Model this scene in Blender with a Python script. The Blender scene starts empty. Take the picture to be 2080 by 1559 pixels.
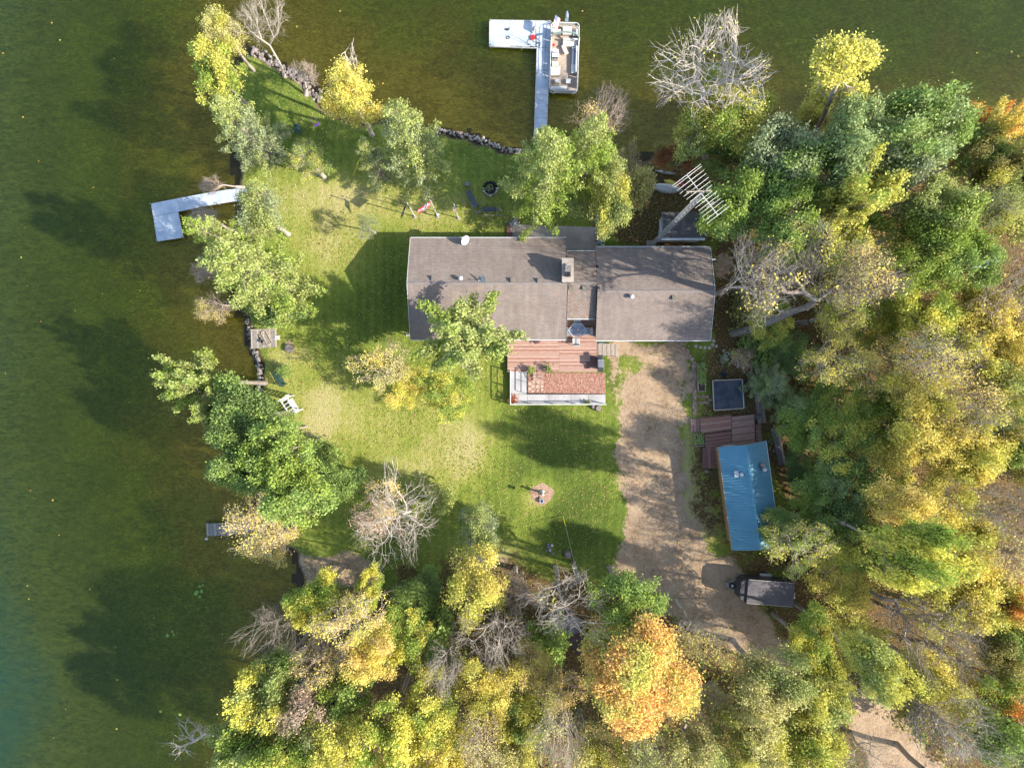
import bpy, math, random
import numpy as np
from mathutils import Vector, Matrix

random.seed(7)
sc = bpy.context.scene
COL = sc.collection
R = math.radians

# ------------------------------------------------------------------ camera, sky, sun, exposure
HC = 60.0                                   # height of the drone above the lawn
PXM = 1040.0 / 45.0                         # photograph pixels per metre on the ground below it
cam = bpy.data.cameras.new("camera")
cam_o = bpy.data.objects.new("camera", cam); COL.objects.link(cam_o)
cam_o.location = (0, 0, HC)
cam_o.rotation_euler = (0, 0, 0)
cam.sensor_fit = 'HORIZONTAL'; cam.sensor_width = 36
cam.lens = 18 / (45.0 / HC)
cam.clip_end = 3000
sc.camera = cam_o

SUN_EL, SUN_AZ = 35.0, (0.963, -0.27)
world = bpy.data.worlds.new("World"); sc.world = world; world.use_nodes = True
wn = world.node_tree.nodes; bg = wn["Background"]
sky = wn.new("ShaderNodeTexSky"); sky.sky_type = 'NISHITA'; sky.sun_disc = False
sky.sun_elevation = R(SUN_EL); sky.sun_rotation = math.atan2(SUN_AZ[0], SUN_AZ[1])
world.node_tree.links.new(sky.outputs[0], bg.inputs[0]); bg.inputs[1].default_value = 0.15
sl = bpy.data.lights.new("sun", 'SUN'); sl.energy = 3.9; sl.angle = R(0.6); sl.color = (1.0, 0.93, 0.82)
sun = bpy.data.objects.new("sun", sl); COL.objects.link(sun)
d = Vector((SUN_AZ[0] * math.cos(R(SUN_EL)), SUN_AZ[1] * math.cos(R(SUN_EL)), math.sin(R(SUN_EL))))
sun.rotation_euler = d.to_track_quat('Z', 'Y').to_euler(); sun.location = d * 120
sc.view_settings.view_transform = 'Standard'; sc.view_settings.look = 'None'
sc.view_settings.exposure = 1.45; sc.view_settings.gamma = 1.0
sc.view_settings.use_curve_mapping = False
sc.render.engine = 'CYCLES'
sc.cycles.max_bounces = 5; sc.cycles.diffuse_bounces = 2; sc.cycles.glossy_bounces = 2
sc.cycles.transmission_bounces = 4; sc.cycles.transparent_max_bounces = 6

# ------------------------------------------------------------------ helpers
def G(px, py, z=0.0):
    """a point of the place at height z that lies under the photograph's pixel (px, py)"""
    f = (HC - z) / HC / PXM
    return ((px - 1040.0) * f, (779.5 - py) * f, z)

def GP(pts, z=0.0):
    return [G(a, b, z)[:2] for a, b in pts]

def prop(o, label=None, cat=None, group=None, kind=None):
    if label: o["label"] = label
    if cat: o["category"] = cat
    if group: o["group"] = group
    if kind: o["kind"] = kind
    return o

def thing(name, label, cat, loc=(0, 0, 0), rz=0.0, group=None):
    o = bpy.data.objects.new(name, None); COL.objects.link(o)
    o.empty_display_size = 0.2
    o.location = loc; o.rotation_euler = (0, 0, rz)
    return prop(o, label, cat, group)

def mesh_np(name, V, F, mats=None, attrs=None, smooth=False):
    """V (n,3), F (m,k) numpy arrays; attrs = {name: per-face or per-point floats}"""
    V = np.asarray(V, dtype=np.float32); F = np.asarray(F, dtype=np.int32)
    me = bpy.data.meshes.new(name)
    me.vertices.add(len(V)); me.vertices.foreach_set("co", V.ravel())
    k = F.shape[1]
    me.loops.add(F.size); me.loops.foreach_set("vertex_index", F.ravel())
    me.polygons.add(len(F))
    me.polygons.foreach_set("loop_start", np.arange(len(F), dtype=np.int32) * k)
    me.polygons.foreach_set("loop_total", np.full(len(F), k, dtype=np.int32))
    if smooth: me.polygons.foreach_set("use_smooth", np.ones(len(F), dtype=bool))
    for an, arr in (attrs or {}).items():
        dom = 'POINT' if len(arr) == len(V) and len(V) != len(F) else 'FACE'
        at = me.attributes.new(an, 'FLOAT', dom); at.data.foreach_set("value", np.asarray(arr, dtype=np.float32))
    for m in (mats or []): me.materials.append(m)
    me.update(calc_edges=True)
    return me

def link(name, me, parent=None):
    o = bpy.data.objects.new(name, me); COL.objects.link(o)
    if parent is not None: o.parent = parent
    return o

class MB:
    """collects boxes, tubes, prisms; build() links them as one mesh object"""
    def __init__(s): s.v = []; s.f = []
    def add(s, vs, fs):
        b = len(s.v); s.v += [tuple(p) for p in vs]; s.f += [tuple(i + b for i in f) for f in fs]; return s
    def box(s, cx, cy, cz, sx, sy, sz, rz=0.0, rx=0.0, ry=0.0):
        M = Matrix.Translation((cx, cy, cz)) @ Matrix.Rotation(rz, 4, 'Z') @ Matrix.Rotation(ry, 4, 'Y') @ Matrix.Rotation(rx, 4, 'X')
        vs = [M @ Vector((x * sx / 2, y * sy / 2, z * sz / 2)) for z in (-1, 1) for x, y in ((-1, -1), (1, -1), (1, 1), (-1, 1))]
        return s.add(vs, [(3, 2, 1, 0), (4, 5, 6, 7), (0, 1, 5, 4), (1, 2, 6, 5), (2, 3, 7, 6), (3, 0, 4, 7)])
    def bar(s, a, b, w, h=None):
        """square bar from a to b"""
        a = Vector(a); b = Vector(b); dd = b - a; L = dd.length
        if L < 1e-6: return s
        q = dd.to_track_quat('X', 'Z'); h = h or w; c = (a + b) / 2
        vs = [c + q @ Vector((x * L / 2, y * w / 2, z * h / 2)) for z in (-1, 1) for x, y in ((-1, -1), (1, -1), (1, 1), (-1, 1))]
        return s.add(vs, [(3, 2, 1, 0), (4, 5, 6, 7), (0, 1, 5, 4), (1, 2, 6, 5), (2, 3, 7, 6), (3, 0, 4, 7)])
    def tube(s, pts, r, n=6, closed=False):
        pts = [Vector(p) for p in pts]; rs = r if isinstance(r, (list, tuple)) else [r] * len(pts)
        vs = []; fs = []; m = len(pts)
        for i, p in enumerate(pts):
            a = pts[i - 1] if (i > 0 or closed) else p; b = pts[(i + 1) % m] if (i < m - 1 or closed) else p
            q = (b - a).to_track_quat('Z', 'X')
            for k in range(n):
                t = 2 * math.pi * k / n
                vs.append(p + q @ Vector((rs[i] * math.cos(t), rs[i] * math.sin(t), 0)))
        for i in range(m if closed else m - 1):
            j = (i + 1) % m
            for k in range(n):
                l = (k + 1) % n
                fs.append((i * n + k, i * n + l, j * n + l, j * n + k))
        if not closed: fs.append(tuple(range(n - 1, -1, -1))); fs.append(tuple((m - 1) * n + k for k in range(n)))
        return s.add(vs, fs)
    def cyl(s, cx, cy, z0, z1, r0, r1=None, n=16):
        r1 = r0 if r1 is None else r1
        return s.lathe(cx, cy, [(0.0, z0), (r0, z0), (r1, z1), (0.0, z1)], n)
    def lathe(s, cx, cy, prof, n=16, sx=1.0, sy=1.0):
        vs = []; fs = []
        for r, z in prof:
            if r < 1e-5: vs.append((cx, cy, z)); continue
            for k in range(n):
                t = 2 * math.pi * k / n; vs.append((cx + sx * r * math.cos(t), cy + sy * r * math.sin(t), z))
        idx = []; c = 0
        for r, z in prof:
            if r < 1e-5: idx.append([c] * n); c += 1
            else: idx.append(list(range(c, c + n))); c += n
        for a, b in zip(idx[:-1], idx[1:]):
            for k in range(n):
                l = (k + 1) % n; q = [a[k], a[l], b[l], b[k]]; qq = []
                for x in q:
                    if x not in qq: qq.append(x)
                if len(qq) > 2: fs.append(tuple(qq))
        return s.add(vs, fs)
    def prism(s, pts, z0, z1):
        """vertical prism over polygon pts; z may be a number or one per corner"""
        n = len(pts); zz0 = z0 if isinstance(z0, (list, tuple)) else [z0] * n; zz1 = z1 if isinstance(z1, (list, tuple)) else [z1] * n
        ar = sum(pts[i][0] * pts[(i + 1) % n][1] - pts[(i + 1) % n][0] * pts[i][1] for i in range(n))
        if ar < 0: pts = pts[::-1]; zz0 = zz0[::-1]; zz1 = zz1[::-1]
        vs = [(p[0], p[1], z) for p, z in zip(pts, zz0)] + [(p[0], p[1], z) for p, z in zip(pts, zz1)]
        fs = [tuple(range(n - 1, -1, -1)), tuple(range(n, 2 * n))] + [(i, (i + 1) % n, n + (i + 1) % n, n + i) for i in range(n)]
        return s.add(vs, fs)
    def quad(s, a, b, c, e): return s.add([a, b, c, e], [(0, 1, 2, 3)])
    def ball(s, c, rx, ry=None, rz=None, n=10, m=6, jit=0.0, rng=random):
        ry = ry or rx; rz = rz or rx; vs = [(c[0], c[1], c[2] - rz)]; fs = []
        for i in range(1, m):
            t = math.pi * i / m
            for k in range(n):
                u = 2 * math.pi * k / n; j = 1 + rng.uniform(-jit, jit)
                vs.append((c[0] + rx * math.sin(t) * math.cos(u) * j, c[1] + ry * math.sin(t) * math.sin(u) * j, c[2] - rz * math.cos(t) * j))
        vs.append((c[0], c[1], c[2] + rz)); L = len(vs) - 1
        for k in range(n):
            l = (k + 1) % n; fs.append((0, 1 + l, 1 + k)); fs.append((L, 1 + (m - 2) * n + k, 1 + (m - 2) * n + l))
            for i in range(m - 2):
                a = 1 + i * n; b = a + n; fs.append((a + k, a + l, b + l, b + k))
        return s.add(vs, fs)
    def mesh(s, name, m, off=(0, 0, 0), smooth=False):
        me = bpy.data.meshes.new(name)
        me.from_pydata([(x - off[0], y - off[1], z - off[2]) for x, y, z in s.v], [], s.f)
        if m: me.materials.append(m)
        if smooth: me.polygons.foreach_set("use_smooth", [True] * len(me.polygons))
        me.update(); return me
    def build(s, name, m, parent=None, world=False, smooth=False):
        """world=True: the collected points are place coordinates and the parent is unrotated"""
        off = (0, 0, 0)
        if world and parent is not None:
            p = parent
            while p is not None:
                off = tuple(off[i] + p.location[i] for i in range(3)); p = p.parent
        return link(name, s.mesh(name, m, off, smooth), parent)

# ------------------------------------------------------------------ node helpers
class NT:
    def __init__(s, name):
        s.m = bpy.data.materials.new(name); s.m.use_nodes = True; s.t = s.m.node_tree; s.t.nodes.clear()
        s.out = s.t.nodes.new("ShaderNodeOutputMaterial")
    def n(s, typ, **kw):
        x = s.t.nodes.new(typ)
        for k, v in kw.items(): setattr(x, k, v)
        return x
    def c(s, a, b): s.t.links.new(a, b)
    def put(s, sock, v):
        if hasattr(v, "is_linked") or isinstance(v, bpy.types.NodeSocket): s.c(v, sock)
        elif isinstance(v, (tuple, list)) and len(v) == 3 and sock.type == 'RGBA': sock.default_value = (*v, 1)
        else: sock.default_value = v
    def math(s, op, a, b=0.0, clamp=False):
        x = s.n("ShaderNodeMath", operation=op); x.use_clamp = clamp; s.put(x.inputs[0], a); s.put(x.inputs[1], b); return x.outputs[0]
    def mix(s, f, a, b, mode='MIX'):
        x = s.n("ShaderNodeMix", data_type='RGBA', blend_type=mode); s.put(x.inputs[0], f); s.put(x.inputs[6], a); s.put(x.inputs[7], b); return x.outputs[2]
    def pos(s, kind='Object'):
        if kind == 'World': return s.n("ShaderNodeNewGeometry").outputs['Position']
        return s.n("ShaderNodeTexCoord").outputs[kind]
    def noise(s, vec, scale, detail=3, rough=.55, stretch=None, dist=0.0, rot=0.0):
        if stretch:
            mp = s.n("ShaderNodeMapping"); s.c(vec, mp.inputs[0]); mp.inputs['Scale'].default_value = stretch; mp.inputs['Rotation'].default_value = (0, 0, rot); vec = mp.outputs[0]
        x = s.n("ShaderNodeTexNoise"); s.c(vec, x.inputs['Vector']); x.inputs['Scale'].default_value = scale
        x.inputs['Detail'].default_value = detail; x.inputs['Roughness'].default_value = rough; x.inputs['Distortion'].default_value = dist
        return x.outputs[0]
    def ramp(s, f, stops):
        x = s.n("ShaderNodeValToRGB"); s.put(x.inputs[0], f); e = x.color_ramp.elements
        while len(e) < len(stops): e.new(0.5)
        for i, (p, c) in enumerate(stops): e[i].position = p; e[i].color = (*c, 1) if isinstance(c, tuple) else (c, c, c, 1)
        return x.outputs[0]
    def attr(s, name, typ='GEOMETRY'):
        x = s.n("ShaderNodeAttribute", attribute_name=name, attribute_type=typ); return x
    def ss(s, v, lo, hi):
        x = s.n("ShaderNodeMapRange", interpolation_type='SMOOTHSTEP'); s.put(x.inputs[0], v); x.inputs[1].default_value = lo; x.inputs[2].default_value = hi; return x.outputs[0]
    def principled(s, base, rough=.8, metal=0.0, spec=.3, bumpv=None, bumpd=.02, bumps=.5, coat=0.0):
        p = s.n("ShaderNodeBsdfPrincipled"); s.put(p.inputs['Base Color'], base); s.put(p.inputs['Roughness'], rough)
        p.inputs['Metallic'].default_value = metal; p.inputs['Specular IOR Level'].default_value = spec; p.inputs['Coat Weight'].default_value = coat
        if bumpv is not None:
            b = s.n("ShaderNodeBump"); s.c(bumpv, b.inputs['Height']); b.inputs['Distance'].default_value = bumpd; b.inputs['Strength'].default_value = bumps
            s.c(b.outputs[0], p.inputs['Normal'])
        s.c(p.outputs[0], s.out.inputs[0]); return p

def pm(name, c1, c2=None, scale=3.0, rough=.8, metal=0.0, stretch=None, bump=.01, spec=.3, kind='Object', detail=4, coat=0.0, grime=0.0):
    t = NT(name); P = t.pos(kind)
    c2 = c2 or tuple(min(1, x * 1.25 + .01) for x in c1)
    c1 = tuple(x * .74 for x in c1); c2 = tuple(x * .74 for x in c2)
    f = t.noise(P, scale, detail, .6, stretch)
    col = t.mix(t.ss(f, .35, .65), c1, c2)
    if grime > 0:
        g = t.noise(P, scale * .35, 4, .65); col = t.mix(t.math('MULTIPLY', t.ss(g, .5, .72), grime), col, (.10, .08, .06))
    t.principled(col, rough, metal, spec, f, bump, .4, coat)
    return t.m

M = {}
M['white'] = pm('white_paint', (.66, .65, .62), (.76, .75, .73), 2, .5, grime=.15)
M['white_metal'] = pm('white_metal', (.70, .71, .72), (.80, .80, .80), 2, .35, .0)
M['dock_white'] = pm('pale_dock_decking', (.44, .50, .57), (.60, .65, .70), 1.2, .6, grime=.22)
M['dock_grey'] = pm('weathered_dock_boards', (.22, .20, .18), (.36, .33, .30), 3, .85, stretch=(1, 6, 1))
M['silver'] = pm('galvanised_steel', (.45, .45, .44), (.62, .61, .59), 6, .45, .6)
M['alu'] = pm('aluminium', (.60, .57, .52), (.75, .71, .66), 4, .4, .35)
M['dark'] = pm('dark_metal', (.035, .037, .045), (.06, .06, .07), 5, .5)
M['navy'] = pm('blue_grey_bench_paint', (.085, .10, .14), (.13, .15, .19), 6, .6)
M['teal'] = pm('green_teal_paint', (.025, .065, .06), (.04, .09, .08), 5, .5)
M['deck_a'] = pm('red_brown_deck_stain', (.33, .16, .11), (.42, .22, .16), 2, .75, stretch=(1, 8, 1))
M['deck_b'] = pm('faded_deck_stain', (.42, .25, .19), (.52, .33, .26), 2, .75, stretch=(1, 8, 1))
M['deck_c'] = pm('pale_deck_stain', (.50, .32, .25), (.58, .40, .32), 2, .75, stretch=(1, 8, 1))
M['deck_old'] = pm('dark_old_deck_stain', (.20, .10, .075), (.29, .15, .115), 2, .75, stretch=(1, 8, 1))  # darker brown than the other deck stains
M['plank'] = pm('weathered_ramp_plank', (.33, .26, .20), (.50, .42, .34), 3, .85, stretch=(8, 1, 1))
M['wood'] = pm('brown_timber', (.22, .14, .085), (.33, .22, .14), 4, .8, stretch=(1, 5, 1))
M['wood_pale'] = pm('pale_timber', (.42, .34, .24), (.55, .46, .34), 4, .8, stretch=(1, 5, 1))
M['wood_grey'] = pm('grey_timber', (.20, .17, .15), (.32, .28, .25), 4, .85, stretch=(1, 6, 1))
M['log'] = pm('log_bark', (.16, .12, .09), (.28, .22, .17), 6, .9)
M['tan_wall'] = pm('tan_siding', (.42, .27, .14), (.50, .33, .18), 2, .8, stretch=(1, 1, 8))
M['siding'] = pm('cream_siding', (.50, .46, .40), (.58, .54, .48), 2, .8, stretch=(1, 1, 10))
M['stone'] = pm('pale_fieldstone', (.26, .225, .19), (.42, .37, .32), 5, .85, bump=.05)
M['stone_b'] = pm('grey_fieldstone', (.16, .15, .14), (.27, .25, .235), 5, .85, bump=.05)
M['stone_c'] = pm('pink_fieldstone', (.30, .21, .18), (.44, .33, .28), 5, .85, bump=.05)
M['concrete'] = pm('patio_concrete', (.40, .34, .29), (.52, .45, .39), .9, .85, kind='World', grime=.3)
M['paver'] = pm('pale_round_paver', (.50, .42, .33), (.62, .53, .43), 4, .85)
M['brick_red'] = pm('faded_brick_paver', (.30, .17, .13), (.42, .27, .21), 5, .85)
M['walk'] = pm('pale_grey_walk_paint', (.40, .385, .375), (.52, .50, .49), 1.1, .6, kind='World', grime=.12)
M['char'] = pm('charred_black', (.012, .012, .014), (.05, .05, .05), 8, .95)
M['rubber'] = pm('black_rubber', (.02, .02, .022), (.04, .04, .042), 6, .8)
M['red'] = pm('red_plastic', (.55, .03, .03), (.62, .06, .05), 5, .5)
M['flag_red'] = pm('flag_red', (.62, .05, .06), (.70, .09, .09), 3, .8)
M['flag_white'] = pm('flag_white', (.72, .72, .74), (.80, .80, .80), 3, .8)
M['flag_blue'] = pm('flag_blue', (.03, .05, .17), (.05, .07, .22), 3, .8)
M['flag_black'] = pm('flag_black', (.02, .02, .03), (.045, .045, .06), 3, .8)
M['yellow'] = pm('yellow_plastic', (.75, .58, .02), (.80, .64, .05), 4, .5)
M['lime'] = pm('lime_plastic', (.10, .35, .04), (.14, .42, .06), 4, .5)
M['purple'] = pm('purple_plastic', (.30, .12, .45), (.36, .16, .50), 4, .5)
M['blue'] = pm('blue_plastic', (.05, .18, .40), (.08, .24, .48), 4, .45)
M['skyblue'] = pm('pale_blue_panel', (.08, .32, .45), (.12, .38, .50), 4, .55)
M['pinkboard'] = pm('pink_insulation_board', (.60, .42, .45), (.68, .50, .52), 3, .8)
M['tarp'] = pm('blue_tarp', (.012, .08, .16), (.03, .13, .22), 5, .45, bump=.08)
M['terracotta'] = pm('terracotta', (.40, .17, .10), (.50, .24, .15), 5, .8)
M['vinyl'] = pm('boat_vinyl', (.70, .67, .60), (.78, .75, .69), 3, .45)
M['vinyl_tan'] = pm('boat_vinyl_tan', (.52, .44, .34), (.60, .52, .42), 3, .5)
M['carpet'] = pm('boat_carpet', (.42, .33, .25), (.52, .42, .33), 8, .95)
M['bimini'] = pm('sage_canvas', (.20, .27, .23), (.26, .33, .28), 4, .8)
M['glass'] = pm('patio_glass', (.30, .36, .40), (.38, .44, .48), 2, .08, spec=.6)
M['mesh_fabric'] = pm('grey_sling_fabric', (.42, .44, .44), (.50, .52, .52), 12, .8)
M['trailer_roof'] = pm('grey_trailer_roof', (.11, .098, .11), (.15, .135, .145), 1.5, .6, grime=.3)
M['trailer_side'] = pm('charcoal_trailer_skin', (.055, .05, .06), (.085, .08, .09), 2, .4)
M['slate_pad'] = pm('dark_slate_membrane', (.045, .055, .075), (.085, .095, .12), 1.6, .75, grime=.4)
M['soil'] = pm('garden_soil', (.06, .04, .03), (.12, .08, .06), 9, .95)
M['litterbrown'] = pm('rust_leaf_pile', (.36, .14, .06), (.48, .22, .09), 9, .95)

def clear_glass():
    t = NT('clear_glass'); tr = t.n("ShaderNodeBsdfTransparent"); t.put(tr.inputs[0], (.80, .86, .88)); gl = t.n("ShaderNodeBsdfGlossy"); gl.inputs['Roughness'].default_value = .05
    mx = t.n("ShaderNodeMixShader"); t.put(mx.inputs[0], .14); t.c(tr.outputs[0], mx.inputs[1]); t.c(gl.outputs[0], mx.inputs[2]); t.c(mx.outputs[0], t.out.inputs[0]); return t.m
M['clear_glass'] = clear_glass()
# ------------------------------------------------------------------ the land, the lake bed and the water
WZ = -0.35
SHORE = [(492, 92), (512, 106), (545, 118), (575, 140), (604, 152), (630, 178), (650, 205), (672, 228), (720, 243), (770, 246), (820, 252), (862, 262),
         (905, 268), (950, 274), (985, 288), (1020, 300), (1060, 305), (1110, 300), (1150, 305), (1200, 330), (1260, 325), (1330, 315), (1400, 325),
         (1480, 318), (1560, 320), (1640, 330), (1740, 335), (1850, 345), (1960, 350), (2080, 345), (2300, 370), (3200, 300), (9000, 1200), (9000, 9000),
         (-600, 9000), (250, 2400), (520, 1800), (575, 1640), (600, 1560), (590, 1480), (612, 1400), (600, 1330), (622, 1270), (606, 1210), (606, 1170), (600, 1130),
         (560, 1090), (520, 1060), (520, 1010), (500, 960), (482, 900), (478, 850), (500, 815), (524, 798), (526, 770), (527, 742), (520, 716), (508, 700),
         (506, 672), (498, 650), (480, 630), (468, 590), (462, 540), (470, 480), (484, 430), (486, 390), (478, 345), (470, 300), (462, 250), (470, 200), (474, 140)]
SH = np.array([[(a - 1040) / PXM, (779.5 - b) / PXM] for a, b in SHORE])

def inside(P, poly):
    x, y = P[:, 0], P[:, 1]; c = np.zeros(len(P), bool); n = len(poly)
    for i in range(n):
        x0, y0 = poly[i]; x1, y1 = poly[(i + 1) % n]
        if y0 == y1: continue
        k = ((y0 > y) != (y1 > y)) & (x < (x1 - x0) * (y - y0) / (y1 - y0) + x0); c ^= k
    return c
def dist(P, poly, closed=True):
    d = np.full(len(P), 1e9); n = len(poly)
    for i in range(n if closed else n - 1):
        a = np.array(poly[i]); b = np.array(poly[(i + 1) % n]); ab = b - a
        t = np.clip(((P - a) @ ab) / max(ab @ ab, 1e-9), 0, 1)
        d = np.minimum(d, np.hypot(*(P - a - t[:, None] * ab).T))
    return d
def sdist(P, poly):
    d = dist(P, poly); return np.where(inside(P, poly), d, -d)
def sstep(x, a, b):
    t = np.clip((x - a) / (b - a), 0, 1); return t * t * (3 - 2 * t)
def PXP(pts): return [((a - 1040) / PXM, (779.5 - b) / PXM) for a, b in pts]

def axis(lo, hi, st, far):
    core = np.arange(lo, hi + st / 2, st); out = []; s = st; x = 0.0
    while x < far: s *= 1.5; x += s; out.append(x)
    out = np.array(out); return np.concatenate([lo - out[::-1], core, hi + out])

DIRT = PXP([(1240, 690), (1390, 695), (1405, 760), (1400, 850), (1385, 880), (1392, 960), (1402, 1050), (1440, 1120), (1500, 1150), (1530, 1235), (1590, 1290), (1690, 1385),
            (1770, 1400), (1850, 1462), (1930, 1600), (2500, 2300), (2380, 2360), (1800, 1660), (1730, 1480), (1640, 1400), (1470, 1300), (1340, 1240), (1250, 1205), (1262, 1110), (1256, 950), (1250, 850), (1236, 770)])
LAUNCH = PXP([(560, 1128), (690, 1124), (760, 1134), (770, 1176), (720, 1190), (600, 1184), (560, 1180)])
WOODS = PXP([(1455, 500), (1452, 700), (1545, 760), (1575, 900), (1600, 1100), (1650, 1250), (1560, 1330), (1480, 1300), (1330, 1230), (1200, 1180), (1040, 1140), (900, 1150), (780, 1190),
             (640, 1190), (400, 1190), (300, 2500), (9000, 9000), (9000, -2000), (1300, -500), (1290, 330), (1280, 470), (1320, 490)])
BLOBS = {  # soft patches of ground cover, in part darkened for shade: (px, py, rx, ry, weight)
    'dry': [(900, 870, 120, 90, .30), (860, 430, 220, 60, .30), (640, 470, 70, 120, .22), (700, 840, 110, 90, .25), (720, 390, 70, 40, .4), (560, 760, 40, 60, .3), (960, 920, 60, 60, .4),
            (650, 830, 40, 50, .5), (1092, 1005, 30, 30, .9), (640, 900, 30, 30, .5), (700, 510, 60, 80, .2), (560, 390, 80, 40, .3), (840, 960, 80, 40, .3), (600, 720, 40, 22, .4), (1000, 1130, 80, 40, .5)],
    'lush': [(1110, 930, 120, 90, .6), (1180, 1080, 90, 70, .7), (1240, 760, 20, 80, .5), (1050, 840, 50, 30, .4), (600, 250, 90, 100, .3), (760, 600, 80, 110, .4), (1380, 830, 30, 60, .5), (1400, 720, 60, 30, .3)],
    'dry2': [(1400, 980, 30, 120, .5), (1430, 1060, 40, 50, .6), (1400, 860, 20, 40, .4), (1440, 700, 60, 20, .3)],
    'bare': [(1350, 1180, 90, 60, .4), (1420, 1120, 40, 40, .4), (1105, 1000, 12, 12, .6), (1468, 540, 22, 30, 1.0), (1190, 470, 10, 10, 0), (1010, 1140, 60, 22, .5), (590, 700, 14, 14, .5), (635, 845, 14, 12, .5), (1350, 740, 60, 50, .2)],
    'litter': [(1330, 400, 60, 60, .8), (1320, 470, 60, 40, .9), (1475, 600, 26, 90, .6), (1440, 1040, 60, 110, .62), (1520, 850, 70, 130, .8), (1450, 800, 60, 80, .35), (1480, 730, 60, 40, .5), (1430, 930, 40, 60, .4), (1260, 430, 60, 60, .6), (1180, 400, 90, 60, .45),  # leaf litter; beside the cabin it also puts shade into the ground colour
               (980, 420, 70, 40, .25), (560, 1050, 90, 90, .5), (820, 1080, 110, 70, .45), (500, 880, 70, 100, .5), (480, 540, 40, 140, .5), (700, 280, 200, 60, .2), (1390, 400, 60, 60, .6), (850, 700, 60, 40, .4), (1500, 1180, 90, 50, .5), (1600, 1260, 60, 60, .8), (1560, 1130, 60, 40, .6), (1045, 462, 18, 22, 1.0)],
}
def fields(P):
    rng = np.random.RandomState(3)
    px = P[:, 0] * PXM + 1040; py = 779.5 - P[:, 1] * PXM
    wob = 0.6 * np.sin(P[:, 0] * 1.3 + 2 * np.sin(P[:, 1] * .7)) + 0.35 * np.sin(P[:, 1] * 2.1 + P[:, 0] * .9)
    sd = sdist(P, SH)
    A = {k: np.zeros(len(P)) for k in ('dirt', 'litter', 'dry', 'lush')}
    A['dirt'] = np.maximum(sstep(sdist(P, DIRT) + wob * .5, -.9, .9), sstep(sdist(P, LAUNCH) + wob * .4, -.6, .6))
    A['litter'] = sstep(sdist(P, WOODS) + wob * .8, -1.4, 1.2)
    for k, L in BLOBS.items():
        for x, y, rx, ry, w in L:
            g = w * np.exp(-(((px - x) / rx) ** 2 + ((py - y) / ry) ** 2))
            kk = {'bare': 'dirt', 'dry2': 'dry'}.get(k, k)
            A[kk] = np.clip(A[kk] + g, 0, 1)
    for x, y, rx, ry, w in [(1290, 742, 34, 26, .55), (1360, 722, 34, 14, .5), (1262, 770, 14, 60, .5), (1322, 800, 8, 70, .35), (1325, 960, 8, 120, .22), (1385, 800, 16, 50, .4), (1268, 1000, 12, 90, .3), (1300, 860, 14, 20, .3)]:
        A['dirt'] = np.clip(A['dirt'] - w * np.exp(-(((px - x) / rx) ** 2 + ((py - y) / ry) ** 2)), 0, 1)
    return sd, A

gx = axis(-54, 54, .42, 500); gy = axis(-42, 42, .42, 500)
X, Y = np.meshgrid(gx, gy); GPT = np.stack([X.ravel(), Y.ravel()], 1)
SD, FA = fields(GPT)
sdn = SD + .25 * np.sin(GPT[:, 0] * 2.3) * np.sin(GPT[:, 1] * 1.9)
# the bay north of the land stays shallow and weedy; the lake deepens to the west
NORTH = sstep(GPT[:, 0], -26, -8) * sstep(GPT[:, 1], 4, 12)
DEP = np.clip(-sdn * (1 - .70 * NORTH) / 21.0, 0, 2) + .26 * sstep(-sdn, 1.0, 11) * NORTH
Z = np.where(sdn > 0, -.55 + .55 * sstep(sdn, -.1, .75), -.55 - .5 * (1 - np.exp(-DEP * 2.0)))
Z += np.where(SD > 1.5, .03 * np.sin(GPT[:, 0] * .5) * np.sin(GPT[:, 1] * .6), 0)
flat = (np.abs(GPT[:, 0] - 4) < 15) & (np.abs(GPT[:, 1] - 7) < 8)
Z = np.where(flat & (SD > 1.5), 0.0, Z)
nx, ny = len(gx), len(gy)
I, J = np.meshgrid(np.arange(nx - 1), np.arange(ny - 1)); a = (J * nx + I).ravel()
CELLS = np.stack([a, a + 1, a + 1 + nx, a + nx], 1)
csd = sdn[CELLS].mean(1); cd = FA['dirt'][CELLS].mean(1); cl = FA['litter'][CELLS].mean(1)
CC = GPT[CELLS].mean(1)

def submesh(name, mask, m, extra=None):
    F = CELLS[mask]; u, inv = np.unique(F, return_inverse=True); F2 = inv.reshape(F.shape)
    V = np.stack([GPT[u, 0], GPT[u, 1], Z[u]], 1)
    at = {k: FA[k][u] for k in FA}; at['depth'] = DEP[u]
    o = link(name, mesh_np(name, V, F2, [m], at, smooth=True)); prop(o, kind='structure'); return o

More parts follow.
